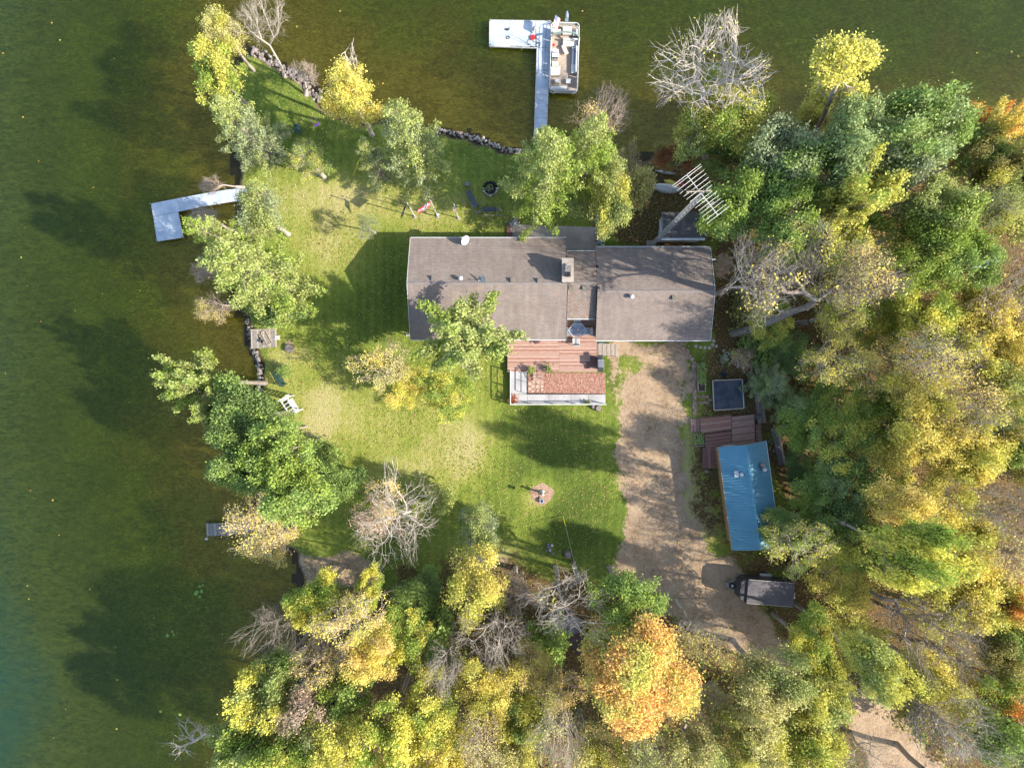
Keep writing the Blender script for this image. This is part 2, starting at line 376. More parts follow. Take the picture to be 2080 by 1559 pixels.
def ground_material():
    t = NT('ground_cover'); P = t.pos('World')
    n0 = t.noise(P, .16, 3, .6); n1 = t.noise(P, .7, 4, .65); n2 = t.noise(P, 3.2, 3, .6); n3 = t.noise(P, 14, 2, .6); n4 = t.noise(P, 5.5, 2, .6)
    dirt = t.attr('dirt').outputs['Fac']; lit = t.attr('litter').outputs['Fac']; dry = t.attr('dry').outputs['Fac']; lush = t.attr('lush').outputs['Fac']
    k = t.math('ADD', t.math('ADD', t.math('MULTIPLY', n0, .55), t.math('MULTIPLY', n1, .75)), t.math('ADD', t.math('MULTIPLY', n2, .45), t.math('MULTIPLY', n3, .65)))
    k = t.math('SUBTRACT', t.math('ADD', k, dry), t.math('MULTIPLY', lush, .6))
    mow = t.n("ShaderNodeTexWave"); t.c(P, mow.inputs[0]); mow.inputs['Scale'].default_value = .42; mow.inputs['Distortion'].default_value = 2.5; mow.inputs['Detail'].default_value = 1
    k = t.math('ADD', k, t.math('MULTIPLY', t.math('SUBTRACT', mow.outputs['Fac'], .5), .10))
    grass = t.ramp(t.ss(k, .72, 1.85), [(0, (.068, .104, .017)), (.30, (.140, .188, .028)), (.60, (.215, .245, .042)), (.84, (.29, .285, .075)), (1, (.38, .335, .14))])
    d = t.math('ADD', t.math('MULTIPLY', n1, .5), t.math('ADD', t.math('MULTIPLY', n2, .35), t.math('MULTIPLY', n3, .35)))
    soil = t.ramp(t.ss(d, .36, .84), [(0, (.19, .125, .075)), (.4, (.335, .235, .150)), (1, (.48, .355, .235))])
    leafl = t.ramp(t.ss(t.math('ADD', t.math('MULTIPLY', n3, .6), t.math('MULTIPLY', n4, .5)), .3, .8), [(0, (.035, .028, .014)), (.45, (.11, .070, .030)), (.8, (.21, .135, .050)), (1, (.32, .22, .09))])
    wob = t.math('MULTIPLY', t.math('SUBTRACT', t.math('ADD', n1, t.math('MULTIPLY', n2, .8)), .9), 1.35)
    fd = t.ss(t.math('ADD', dirt, wob), .35, .7); fl = t.ss(t.math('ADD', lit, wob), .35, .75)
    col = t.mix(fl, grass, leafl); col = t.mix(fd, col, soil)
    sz = t.n("ShaderNodeSeparateXYZ"); t.c(P, sz.inputs[0])                  # the wet bank by the water is mud
    col = t.mix(t.ss(sz.outputs[2], -.06, -.3), col, (.12, .085, .05))
    t.principled(col, .95, 0, .15, t.math('ADD', n2, t.math('MULTIPLY', n3, 1.6)), .09, .8)
    return t.m

def bed_material():
    t = NT('lake_bed_weed'); P = t.pos('World')
    dep = t.attr('depth').outputs['Fac']
    n1 = t.noise(P, .22, 4, .6); n2 = t.noise(P, 1.2, 5, .75, (1, 1.9, 1), 1.2, .35); n3 = t.noise(P, 4.5, 3, .7, (1, 2.6, 1), 1.0, .3)
    k = t.math('ADD', t.math('MULTIPLY', n1, .35), t.math('ADD', t.math('MULTIPLY', n2, .6), t.math('MULTIPLY', n3, .85)))
    near = t.ramp(t.ss(k, .66, 1.12), [(0, (.155, .120, .020)), (.5, (.28, .225, .036)), (1, (.46, .38, .08))])
    weed = t.ramp(t.ss(k, .66, 1.15), [(0, (.075, .092, .010)), (.5, (.150, .180, .020)), (.85, (.235, .26, .03)), (1, (.42, .42, .06))])
    col = t.mix(t.ss(t.math('ADD', dep, t.math('MULTIPLY', t.math('SUBTRACT', n1, .5), .8)), .10, .55), near, weed)
    col = t.mix(t.ss(dep, 1.0, 1.8), col, (.022, .060, .035))
    t.principled(col, .95, 0, .0)
    return t.m

def water_material():
    t = NT('lake_water'); P = t.pos('World')
    dep = t.attr('depth').outputs['Fac']
    tr = t.n("ShaderNodeBsdfTransparent")
    t.put(tr.inputs[0], t.mix(t.ss(dep, 0.0, 1.3), (.90, .88, .66), (.60, .72, .42)))
    murk = t.n("ShaderNodeBsdfDiffuse"); n1 = t.noise(P, .12, 4, .6, None, .5)
    t.put(murk.inputs[0], t.mix(t.ss(t.math('ADD', dep, t.math('MULTIPLY', t.math('SUBTRACT', n1, .5), .5)), .85, 1.55), t.mix(t.ss(t.noise(P, 1.3, 6, .8, (1, 2.6, 1), 1.0, .45), .38, .62), (.028, .044, .012), (.072, .092, .020)), (.012, .056, .042)))
    m1 = t.n("ShaderNodeMixShader"); t.c(tr.outputs[0], m1.inputs[1]); t.c(murk.outputs[0], m1.inputs[2])
    t.put(m1.inputs[0], t.math('MINIMUM', t.math('ADD', .04, t.math('MULTIPLY', t.ss(dep, .25, 1.7), .80)), .95))
    gl = t.n("ShaderNodeBsdfGlossy"); gl.inputs['Roughness'].default_value = .12; t.put(gl.inputs[0], (1, 1, 1))
    wv = t.noise(P, 2.6, 4, .65, (1, 2.4, 1), 1.2, .5); wv2 = t.noise(P, .5, 3, .6)
    b = t.n("ShaderNodeBump"); t.c(t.math('ADD', wv, wv2), b.inputs['Height']); b.inputs['Distance'].default_value = .025; b.inputs['Strength'].default_value = .5
    t.c(b.outputs[0], gl.inputs['Normal'])
    fr = t.n("ShaderNodeFresnel"); fr.inputs[0].default_value = 1.33; t.c(b.outputs[0], fr.inputs['Normal'])
    m2 = t.n("ShaderNodeMixShader"); t.c(m1.outputs[0], m2.inputs[1]); t.c(gl.outputs[0], m2.inputs[2]); t.c(t.math('MULTIPLY', fr.outputs[0], .9), m2.inputs[0])
    t.c(m2.outputs[0], t.out.inputs[0])
    return t.m

M['ground'] = ground_material(); M['bed'] = bed_material(); M['water'] = water_material()
land = csd > -.5
lau = inside(CC, LAUNCH); dr = land & (cd > .5)
submesh('boat_launch', dr & (CC[:, 0] < PXP([(1240, 0)])[0][0]) & (CC[:, 1] < -12), M['ground'])
submesh('driveway', dr & ~((CC[:, 0] < PXP([(1240, 0)])[0][0]) & (CC[:, 1] < -12)), M['ground'])
submesh('woodland_floor', land & ~dr & (cl > .6), M['ground'])
submesh('lawn', land & ~dr & (cl <= .6), M['ground'])
submesh('lake_bed', ~land, M['bed'])
F = CELLS[csd < 1.0]; u, inv = np.unique(F, return_inverse=True)
wo = link('water', mesh_np('water', np.stack([GPT[u, 0], GPT[u, 1], np.full(len(u), WZ)], 1), inv.reshape(F.shape), [M['water']], {'depth': DEP[u]}, smooth=True))
prop(wo, kind='structure')
# ------------------------------------------------------------------ the house
def shingle_material(name, a, b, c, course, y0=0.0, litter=.35):
    t = NT(name); P = t.pos('World'); mp = t.n("ShaderNodeMapping"); t.c(P, mp.inputs[0]); mp.inputs['Location'].default_value = (0, -y0, 0)
    br = t.n("ShaderNodeTexBrick"); t.c(mp.outputs[0], br.inputs['Vector']); br.inputs['Scale'].default_value = 1.0
    br.inputs['Brick Width'].default_value = .33; br.inputs['Row Height'].default_value = course; br.inputs['Mortar Size'].default_value = .012; br.inputs['Mortar Smooth'].default_value = .3
    br.inputs['Color1'].default_value = (*a, 1); br.inputs['Color2'].default_value = (*b, 1); br.inputs['Mortar'].default_value = (*c, 1)
    n = t.noise(P, .5, 4, .6); n2 = t.noise(P, 9, 2, .6); n3 = t.noise(P, 1.3, 4, .7); st_ = t.noise(P, .8, 4, .65, (3.5, .35, 1))
    col = t.mix(t.math('MULTIPLY', t.ss(n, .35, .7), .35), br.outputs[0], (.125, .10, .085))
    col = t.mix(t.math('MULTIPLY', n2, .35), col, (.12, .104, .096))
    col = t.mix(t.math('MULTIPLY', t.ss(st_, .48, .72), .25), col, (.30, .26, .225)); col = t.mix(t.math('MULTIPLY', t.ss(st_, .5, .28), .22), col, (.11, .09, .078))
    lit = t.math('MULTIPLY', t.math('MULTIPLY', t.ss(n3, .60, .70), t.ss(n2, .45, .6)), litter); col = t.mix(lit, col, (.42, .20, .09))
    t.principled(col, .92, 0, .2, n2, .01, .5); return t.m
M['shingle'] = shingle_material('asphalt_shingle', (.285, .230, .193), (.225, .181, .153), (.115, .094, .084), .146)
M['shed_roof'] = shingle_material('dark_roll_roofing', (.085, .085, .09), (.065, .065, .07), (.04, .04, .045), .35, 0, .5)
M['ridge'] = pm('ridge_shingle', (.245, .21, .195), (.29, .25, .235), 3, .9, kind='World')
M['lily'] = pm('lily_pad_green', (.16, .30, .04), (.24, .36, .06), 6, .6)

def slope(name, x0, x1, ye, ze, yr, zr, m, parent, thick=.05, course=.158, xa=None, xb=None):
    """one roof slope from the eave (ye, ze) to the ridge (yr, zr), laid in overlapping courses"""
    L = math.hypot(yr - ye, zr - ze); n = max(2, int(round(L / course))); b = MB(); st = .02
    for i in range(n):
        t0, t1 = i / n, (i + 1) / n; ya, yb_ = ye + (yr - ye) * t0, ye + (yr - ye) * t1; za, zb_ = ze + (zr - ze) * t0, ze + (zr - ze) * t1
        b.add([(x0, ya, za + st), (x1, ya, za + st), (x1, yb_, zb_), (x0, yb_, zb_), (x0, ya, za - .002), (x1, ya, za - .002)], [(0, 1, 2, 3), (4, 5, 1, 0)] if yr > ye else [(3, 2, 1, 0), (0, 1, 5, 4)])
    o = b.build(name, m, parent, world=True); o["kind"] = 'stuff'
    d_ = MB(); d_.add([(x0, ye, ze - .01), (x1, ye, ze - .01), (x1, yr, zr - .01), (x0, yr, zr - .01), (x0, ye, ze - .01 - thick), (x1, ye, ze - .01 - thick), (x1, yr, zr - .01 - thick), (x0, yr, zr - .01 - thick)],
                     [(0, 1, 2, 3), (7, 6, 5, 4), (0, 4, 5, 1), (1, 5, 6, 2), (2, 6, 7, 3), (3, 7, 4, 0)])
    d_.build('roof_deck', M['white'], parent, world=True)
    return o

def gable_walls(b, x0, x1, y0, y1, yr, ze, zr):
    b.prism([(x0, y0), (x1, y0), (x1, y1), (x0, y1)], 0.0, ze - .06)
    for x in (x0, x1 - .12):
        b.add([(x, y0, ze - .06), (x, y1, ze - .06), (x, yr, zr - .12), (x + .12, y0, ze - .06), (x + .12, y1, ze - .06), (x + .12, yr, zr - .12)],
              [(0, 2, 1), (3, 4, 5), (0, 1, 4, 3), (1, 2, 5, 4), (2, 0, 3, 5)])

def window(parent, x, y, z, w, h, face):
    """face: 'x' or 'y' = the axis the window looks along"""
    fr = MB(); pa = MB()
    if face == 'y':
        for s in (-1, 1): fr.box(x + s * w / 2, y, z, .07, .06, h + .07); fr.box(x, y, z + s * h / 2, w - .07, .06, .07)
        fr.box(x, y, z, .04, .05, h - .07); pa.box(x, y, z, w - .07, .025, h - .07)
    else:
        for s in (-1, 1): fr.box(x, y + s * w / 2, z, .06, .07, h + .07); fr.box(x, y, z + s * h / 2, .06, w - .07, .07)
        fr.box(x, y, z, .05, .04, h - .07); pa.box(x, y, z, .025, w - .07, h - .07)
    f = fr.build('window', M['white'], parent, world=True); pa.build('pane', M['glass'], f, world=True)

H = thing('house', 'long low house with grey-tan shingled roof and stone chimney on the lawn', 'house', (4, 8, 0))
HX = [(-8.53, 4.56, 3.72, 12.27, 8.22, 2.62, 4.45), (4.60, 7.02, 5.48, 11.18, 8.35, 2.50, 3.55), (7.06, 16.72, 3.66, 11.55, 7.68, 2.42, 3.72)]
wb = MB()
gable_walls(wb, -8.1, 4.3, 4.2, 11.8, 8.22, 2.6, 4.3); gable_walls(wb, 4.3, 7.3, 5.9, 10.8, 8.35, 2.5, 3.45); gable_walls(wb, 7.3, 16.3, 4.1, 11.1, 7.68, 2.4, 3.6)
wb.build('wall', M['siding'], H, world=True)
for (x0, x1, ya, yb, yr, ze, zr) in HX:
    slope('roof', x0, x1, ya, ze, yr, zr, M['shingle'], H); slope('roof', x0, x1, yb, ze, yr, zr, M['shingle'], H)
    rc = MB()
    x = x0
    while x < x1 - .05:
        xe = min(x + .30, x1); rc.add([(x, yr - .13, zr - .035), (xe + .02, yr - .13, zr - .028), (xe + .02, yr, zr + .05), (x, yr, zr + .035), (x, yr + .13, zr - .035), (xe + .02, yr + .13, zr - .028)], [(0, 1, 2, 3), (3, 2, 5, 4)]); x += .30
    o = rc.build('ridge_cap', M['ridge'], H, world=True); o["kind"] = 'stuff'
    for ye in (ya, yb):
        s = -1 if ye < yr else 1
        g_ = MB(); g_.box((x0 + x1) / 2, ye + s * .03, ze - .05, x1 - x0, .055, .10); g_.build('gutter', M['white_metal'], H, world=True)
for (x, i) in ((-8.555, 0), (16.745, 2), (4.575, 0)):
    x0, x1, ya, yb, yr, ze, zr = HX[i]; f_ = MB()
    f_.bar((x, ya, ze - .02), (x, yr, zr - .0), .03, .12); f_.bar((x, yb, ze - .02), (x, yr, zr - .0), .03, .12); f_.build('rake_trim', M['white'] if x != 4.575 else M['ridge'], H, world=True)
for x in (-6, -3, 1.5): window(H, x, 4.19, 1.5, 1.4, 1.1, 'y'); window(H, x + .5, 11.81, 1.5, 1.6, 1.2, 'y')
for y in (6.4, 9.6): window(H, -8.11, y, 1.5, 1.3, 1.2, 'x'); window(H, 16.31, y, 1.5, 1.2, 1.0, 'x')
for x in (9.5, 13.5): window(H, x, 4.09, 1.5, 1.4, 1.0, 'y'); window(H, x, 11.11, 1.5, 1.2, 1.0, 'y')
for (x, y) in ((5.8, 5.86), (3.0, 4.16), (5.2, 10.84)):
    dd = MB(); dd.box(x, y, 1.05, .92, .06, 2.05); dr_ = dd.build('door', M['dark'] if y > 9 else M['white'], H, world=True)
    hd = MB(); hd.ball((x + .36, y + (-.06 if y < 9 else .06), 1.05), .035, n=6, m=4); hd.build('handle', M['silver'], dr_, world=True)
# fallen clumps of rust leaves in the valley beside the chimney and on the lower middle roof
rng_h = np.random.RandomState(9)
LV = []
for (ax, ay, sx_, sy_, nn) in ((5.8, 6.3, .7, .5, 90), (4.9, 7.4, .3, .8, 50), (-2.4, 9.8, 1.4, .8, 30), (.6, 9.6, 1.2, .8, 30), (1.8, 6.6, 1.6, .7, 30), (6.9, 9.3, .2, 1.0, 60), (12, 9, 3, 1.5, 60), (-4, 7, 3, 2, 40), (2.6, 11.6, 1.4, .3, 40)):
    for _ in range(nn):
        x = rng_h.normal(ax, sx_); y = rng_h.normal(ay, sy_); z = None
        for (x0, x1, ya, yb, yr, ze, zr) in HX:
            if x0 < x < x1 and ya < y < yb: z = (ze + (zr - ze) * ((y - ya) / (yr - ya) if y < yr else (yb - y) / (yb - yr)))
        if z: LV.append((x, y, z + .025))
LV = np.array(LV)
# chimney
CH = thing('chimney', 'pale stone chimney', None, (0, 0, 0)); CH.parent = H; del CH["label"]; CH.location = (0, 0, 0)
cx, cy = 4.48, 9.12
cb = MB(); cb.prism([(cx - .40, cy - .90), (cx + .40, cy - .90), (cx + .40, cy + .90), (cx - .40, cy + .90)], 0, 5.2)
cb.build('stack', M['stone'], CH, world=True)
k = 0
for row in range(6):                                     # fieldstones standing proud of the stack above the roof
    zc = 3.75 + row * .26
    for (ax, ay, sx_, sy_) in [(cx - .41, cy - .68 + j * .34 + (row % 2) * .1, .07, .28) for j in range(5)] + [(cx + .41, cy - .68 + j * .34 + (row % 2) * .1, .07, .28) for j in range(5)] + [(cx - .24 + j * .26, cy - .91, .22, .07) for j in range(3)] + [(cx - .24 + j * .26, cy + .91, .22, .07) for j in range(3)]:
        s_ = MB(); s_.box(ax, ay, zc, sx_ + random.uniform(-.01, .03), sy_ + random.uniform(-.03, .02), .21 + random.uniform(-.02, .02), random.uniform(-.04, .04)); s_.build('stone', M[('stone', 'stone_b', 'stone_c')[(k * 7 + row) % 3]], CH, world=True); k += 1
cc = MB(); cc.box(cx, cy, 5.26, .94, 1.92, .12); cc.build('cap', M['concrete'], CH, world=True)
for yy, hh_, mm_ in ((-.35, .26, 'silver'), (.30, .14, 'concrete')):
    fl = MB(); fl.box(cx, cy + yy, 5.32 + hh_ / 2, .40, .40, hh_); fl.build('flue', M['char' if mm_ == 'silver' else mm_], CH, world=True)
fl = MB(); fl.box(cx, cy + .05, 5.72, .46, .50, .05); fl.cyl(cx, cy + .05, 5.32, 5.70, .13); fl.build('flue_cover', M['stone_b'], CH, world=True)
# vents, pipes and dishes on the roof are parts of the house
def roof_z(x, y):
    for (x0, x1, ya, yb, yr, ze, zr) in HX:
        if x0 <= x <= x1: return ze + (zr - ze) * ((y - ya) / (yr - ya) if y < yr else (yb - y) / (yb - yr))
    return 3.0
def on_roof(px, py):
    z = 3.6
    for _ in range(4): x, y, _z = G(px, py, z); z = roof_z(x, y)
    return x, y, z
for (px, py) in ((881, 566), (986, 569), (1041, 570), (1096, 571), (1160, 585), (1187, 585), (1369, 605)):
    x, y, z = on_roof(px, py); v_ = MB(); v_.box(x, y, z + .07, .30, .30, .14); v_.box(x, y, z + .16, .36, .36, .05); o = v_.build('roof_vent', pm('vent_brown', (.16, .15, .12), (.24, .22, .17), 4, .6) if 'vent' not in M else M['vent'], H, world=True); M['vent'] = o.data.materials[0]
for (px, py) in ((936, 566), (1282, 603)):
    x, y, z = on_roof(px, py); v_ = MB(); v_.cyl(x, y, z - .05, z + .28, .11); v_.lathe(x, y, [(.17, z + .26), (.20, z + .33), (.15, z + .43), (0, z + .52)], 14); v_.build('turbine_vent', M['white_metal'], H, world=True, smooth=True)
for (px, py) in ((1213, 587), (1213, 541)):
    x, y, z = on_roof(px, py); v_ = MB(); v_.cyl(x, y, z - .1, z + .30, .06, n=8); v_.cyl(x, y, z, z + .05, .14, n=8); v_.build('vent_pipe', M['dark'], H, world=True)
def dish(px, py, rr, az, stand):
    x, y, z = on_roof(px, py); q = Matrix.Translation((x, y, z + stand)) @ Matrix.Rotation(az, 4, 'Z') @ Matrix.Rotation(R(52), 4, 'Y')
    D = MB(); vs = []; fs = []; n = 18; rings = [(0, -.09), (.4, -.075), (.75, -.04), (1, 0)]
    for t_, zz in rings[1:]:
        for k_ in range(n): a_ = 2 * math.pi * k_ / n; vs.append(q @ Vector((rr * t_ * math.cos(a_) * .92, rr * t_ * math.sin(a_), zz * rr / .4)))
    vs.append(q @ Vector((0, 0, rings[0][1] * rr / .4)))
    for j in range(2):
        for k_ in range(n): l = (k_ + 1) % n; fs.append((j * n + k_, j * n + l, (j + 1) * n + l, (j + 1) * n + k_))
    for k_ in range(n): fs.append((3 * n, (k_ + 1) % n, k_))
    fs += [tuple(reversed(f)) for f in fs]; D.add(vs, fs[:len(fs) // 2]); do = D.build('satellite_dish', M['white_metal'], H, world=True, smooth=True)
    A = MB(); A.tube([(x, y, z - .05), (x, y, z + stand - .05)], .03); A.tube([q @ Vector((rr * .9, 0, 0)), q @ Vector((rr * .6, 0, rr * 1.1))], .018, 5); A.ball(q @ Vector((rr * .6, 0, rr * 1.12)), .06, n=8, m=5)
    A.build('dish_arm', M['silver'], do, world=True)
dish(946, 491, .42, R(-35), .55); dish(982, 569, .33, R(200), .45)
x, y, z = G(1449, 527, 2.4); v_ = MB(); v_.box(x, y, z, .34, .12, .08); v_.build('downspout', M['white_metal'], H, world=True)
x, y, z = G(823, 677, 2.3); v_ = MB(); v_.bar((x - .25, y, .1), (x + .1, y, .1), .1); v_.bar((x + .1, y, .1), (x + .1, y, 2.4), .09); v_.build('downspout', M['white_metal'], H, world=True)
# leaves lying on the roof, one loose layer
vv_ = []
for (x, y, z) in LV:
    t_ = rng_h.uniform(0, 6.28); s_ = rng_h.uniform(.03, .065)
    for k_ in range(4): vv_.append((x + s_ * math.cos(t_ + k_ * 1.57), y + s_ * .7 * math.sin(t_ + k_ * 1.57), z + (.03 if k_ % 2 else 0)))
M['rustleaf'] = pm('rust_leaf', (.36, .20, .11), (.46, .28, .15), 8, .9, kind='World')
o = link('leaves_on_the_roof', mesh_np('leaves_on_the_roof', np.array(vv_), np.arange(len(vv_)).reshape(-1, 4), [M['rustleaf']])); prop(o, kind='stuff')

# ------------------------------------------------------------------ patio behind the house, mulch bed
def slab(name, pts, z, m, h=.05, kind='structure'):
    b = MB(); b.prism(pts, z - h, z); o = b.build(name, m); prop(o, kind=kind); return o
slab('patio', GP([(1040, 456), (1228, 462), (1224, 512), (1040, 506)]), .04, M['concrete'], .2)
for i, (py) in enumerate((459, 469, 479, 489)):           # patio step stones
    pass
MU = GP([(1072, 757), (1228, 757), (1230, 800), (1072, 800)], .03)
slab('mulch_bed', MU, .035, pm('pink_mulch', (.36, .13, .085), (.50, .24, .165), 3.5, .95, kind='World', bump=.05), .15)
rr_ = np.random.RandomState(11); xs = [p[0] for p in MU]; ys = [p[1] for p in MU]; n = 3600
Pm = np.stack([rr_.uniform(min(xs), max(xs), n), rr_.uniform(min(ys), max(ys), n), rr_.uniform(.04, .09, n)], 1)
a_ = rr_.uniform(0, 6.28, n)[:, None]; s_ = rr_.uniform(.03, .08, n)[:, None]; u_ = np.concatenate([np.cos(a_), np.sin(a_), rr_.uniform(-.3, .3, (n, 1))], 1) * s_; w_ = np.concatenate([-np.sin(a_), np.cos(a_), rr_.uniform(-.3, .3, (n, 1))], 1) * s_ * .4
V = np.stack([Pm - u_, Pm + w_, Pm + u_, Pm - w_], 1).reshape(-1, 3)
o = link('mulch_chips', mesh_np('mulch_chips', V, np.arange(4 * n).reshape(-1, 4), [pm('mulch_chip', (.46, .24, .17), (.66, .42, .32), 5, .95, kind='World')])); prop(o, kind='stuff')

# ------------------------------------------------------------------ the big deck with its boards
DK = thing('deck', 'red-brown board deck along the lower side of the house, glass table at its head', 'deck', (3.4, 2.4, 0))
DZ = .48
x0, x1 = G(1031, 0, DZ)[0], G(1212, 0, DZ)[0]; xm = G(1136, 0, DZ)[0]; yt = 3.9; yb = G(0, 754, DZ)[1]
nb_ = int((yt - yb) / .145); fk = (yt - yb) / nb_
mats_ = ['deck_a', 'deck_b', 'deck_c', 'deck_b', 'deck_a', 'deck_c', 'deck_b']
for i in range(nb_):
    y = yb + (i + .5) * fk; xs_ = [x0, xm, x1] if i % 2 else [x0, xm - (.0 if i < 9 else .0), x1]
    for j in range(2):
        b_ = MB(); a, c = xs_[j] + (.006 if j else 0), xs_[j + 1] - (.006 if not j else 0)
        if j == 0 and i > nb_ - 3: pass
        b_.box((a + c) / 2, y, DZ - .02 + random.uniform(-.004, .004), c - a, fk - .012, .04); b_.build('board', M[mats_[(i * 5 + j * 3) % 7]], DK, world=True)
yr0, yr1 = yt, 5.86; nr_ = int((yr1 - yr0) / .145)
for i in range(nr_):
    y = yr0 + (i + .5) * (yr1 - yr0) / nr_; b_ = MB(); b_.box((4.32 + 7.28) / 2, y, DZ - .02, 2.94, (yr1 - yr0) / nr_ - .012, .04); b_.build('board', M[mats_[(i * 3) % 7]], DK, world=True)
f_ = MB(); f_.box((x0 + x1) / 2, yb - .02, DZ - .18, x1 - x0, .04, .30); f_.box(x0 - .02, (yb + yt) / 2, DZ - .18, .04, yt - yb, .30); f_.box(x1 + .02, (yb + yt) / 2, DZ - .18, .04, yt - yb, .30); f_.build('rim_joist', M['deck_b'], DK, world=True)
# lower right corner: short cross-laid boards where the grill stands
for i in range(9):
    xx = G(1192 + i * 2.6, 0, DZ)[0]; b_ = MB(); b_.box(xx, G(0, 738 - (8 if i > 2 else 0) + 3, DZ)[1], DZ + .022, .10, .95 if i > 2 else .6, .03); b_.build('board', M['deck_old'], DK, world=True)
# wooden steps between deck and mulch
for i in range(3):
    b_ = MB(); xa, ya_, _ = G(1094, 758 + i * 6, .3); b_.box(xa, ya_, DZ - .10 - i * .13, .95, .24, .04); b_.build('step', M['deck_b'], DK, world=True)

RP = thing('wooden_ramp', 'weathered plank ramp leading off the right side of the deck', 'ramp', G(1238, 709, 0))
for i in range(15):
    t0 = i / 15; xa = G(1213 + 44 * t0 + 1.5, 0, .4)[0]; z_ = DZ - .02 - .30 * max(0, t0 - .2)
    yy0, yy1 = G(0, 722 + (3 if i > 11 else 0), .4)[1], G(0, 697 + (1.5 if i > 11 else 0), .4)[1]
    b_ = MB(); b_.box(xa, (yy0 + yy1) / 2, z_, .115, yy1 - yy0 - random.uniform(0, .05), .04, 0, 0, R(5)); b_.build('plank', M['plank'] if i % 3 else M['wood_grey'], RP, world=True)

# ------------------------------------------------------------------ the pale grey ramped walk with its rails
WK = thing('ramped_walk', 'pale grey painted L-shaped access walk with white rail beside the pink mulch bed', 'ramp', G(1060, 800, 0))
L1 = GP([(1036, 752), (1071, 752), (1071, 800), (1036, 800)], .45); L2 = GP([(1036, 800.6), (1230, 800.6), (1230, 820), (1036, 820)], .42)
b_ = MB(); b_.prism(L1, .30, .46); b_.build('upper_panel', M['walk'], WK, world=True)
seg = [1036, 1071.5, 1115, 1160, 1196, 1230]
for i in range(5):
    a, c = seg[i] + .25, seg[i + 1] - .25; z_ = .46 - .055 * i
    b_ = MB(); b_.prism(GP([(a, 800.8), (c, 800.8), (c, 819.6), (a, 819.6)], z_), [z_ - .12] * 4, z_); b_.build('walk_panel', M['walk'], WK, world=True)
def rail(parent, pts, h0, h1, m, post=.08, name='rail', balusters=0):
    b = MB(); P3 = [Vector((*G(a_, c_, h0)[:2], h0)) for a_, c_ in pts]
    for p, q in zip(P3[:-1], P3[1:]):
        b.bar((p.x, p.y, h1), (q.x, q.y, h1), .07, .05); b.bar((p.x, p.y, (h0 + h1) / 2), (q.x, q.y, (h0 + h1) / 2), .04, .04)
    for p in P3: b.box(p.x, p.y, (h1 + 0) / 2, post, post, h1)
    for p, q in zip(P3[:-1], P3[1:]):
        for k_ in range(1, balusters + 1): c = p.lerp(q, k_ / (balusters + 1)); b.box(c.x, c.y, (h0 + h1) / 2, .03, .03, h1 - h0)
    return b.build(name, m, parent, world=True)
rail(WK, [(1037, 753), (1037, 786), (1037, 820)], .46, 1.25, M['white']); rail(WK, [(1037, 820.5), (1080, 820.5), (1125, 820.5), (1170, 820.5), (1228, 820.5)], .35, 1.1, M['white'])
rail(WK, [(1070, 752), (1070, 776), (1070, 799)], .46, 1.2, M['dark'], .04)
for x_ in (1048, 1055, 1066): 
    pass
sw_ = thing('stepping_stones', 'cluster of pale round stepping stones at the foot of the deck steps', 'stones', G(1088, 785, 0))
for (a_, c_, r_) in ((1084, 775, .14), (1093, 775, .15), (1101, 776, .13), (1076, 779, .15), (1083, 784, .17), (1092, 785, .16), (1101, 784, .13), (1076, 789, .14), (1101, 791, .12), (1092, 793, .12), (1082, 795, .13)):
    b_ = MB(); x, y, _ = G(a_, c_, .05); b_.cyl(x, y, .01, .065 + random.uniform(-.005, .008), r_ * 1.05, r_, 12); b_.build('stone', M['paver'], sw_, world=True)

# ------------------------------------------------------------------ glass table and four chairs
TB = thing('patio_table', 'glass-topped hexagonal patio table with white frame in the deck recess', 'table', (*G(1172.5, 671, .9)[:2], DZ))
hexo = [(-.68, .35), (-.35, .62), (.62, .62), (.82, .35), (.62, -.62), (-.45, -.62), (-.70, -.30)]
hexo = [(.70 * math.cos(R(60 * k_)) * 1.12, .62 * math.sin(R(60 * k_))) for k_ in range(6)]
b_ = MB(); b_.prism(hexo, .70, .712); b_.build('tabletop', M['clear_glass'], TB)
b_ = MB()
for i in range(6): p, q = hexo[i], hexo[(i + 1) % 6]; b_.bar((p[0], p[1], .715), (q[0], q[1], .715), .045)
for i in (0, 2, 3, 5): b_.bar((hexo[i][0] * .95, hexo[i][1] * .95, .69), (hexo[i][0] * .35, hexo[i][1] * .35, .69), .03)
b_.build('table_frame', M['white_metal'], TB)
for i in (1, 2, 4, 5): b_ = MB(); b_.bar((hexo[i][0] * .9, hexo[i][1] * .9, 0), (hexo[i][0] * .9, hexo[i][1] * .9, .69), .04); b_.build('leg', M['white_metal'], TB)
b_ = MB(); b_.tube([(0, 0, .5), (0, 0, 1.35)], .03, 8); b_.build('umbrella_pole', M['white_metal'], TB)
def sling_chair(px, py, rz, label, dark=False):
    e = thing('patio_chair', label, 'chair', (*G(px, py, .9)[:2], DZ), rz, 'chairs round the glass table')
    b = MB(); b.box(0, .02, .42, .50, .50, .03); b.build('seat', M['mesh_fabric'], e)
    b = MB(); b.box(0, .32, .70, .50, .03, .55, 0, R(-18)); b.build('backrest', M['mesh_fabric'], e)
    b = MB()
    for s in (-1, 1):
        b.bar((s * .27, -.24, .43), (s * .27, .26, .43), .035); b.bar((s * .27, .26, .43), (s * .27, .42, .98), .035); b.bar((s * .27, -.22, .64), (s * .27, .32, .64), .04)
    b.bar((-.27, .42, .98), (.27, .42, .98), .035); b.bar((-.27, -.24, .43), (.27, -.24, .43), .035); b.build('chair_frame', M['white_metal'], e)
    for s in (-1, 1):
        for t in (-.22, .28): b = MB(); b.bar((s * .27, t, 0), (s * .27, t, .62 if t < 0 else .43), .035); b.build('leg', M['white_metal'], e)
    return e
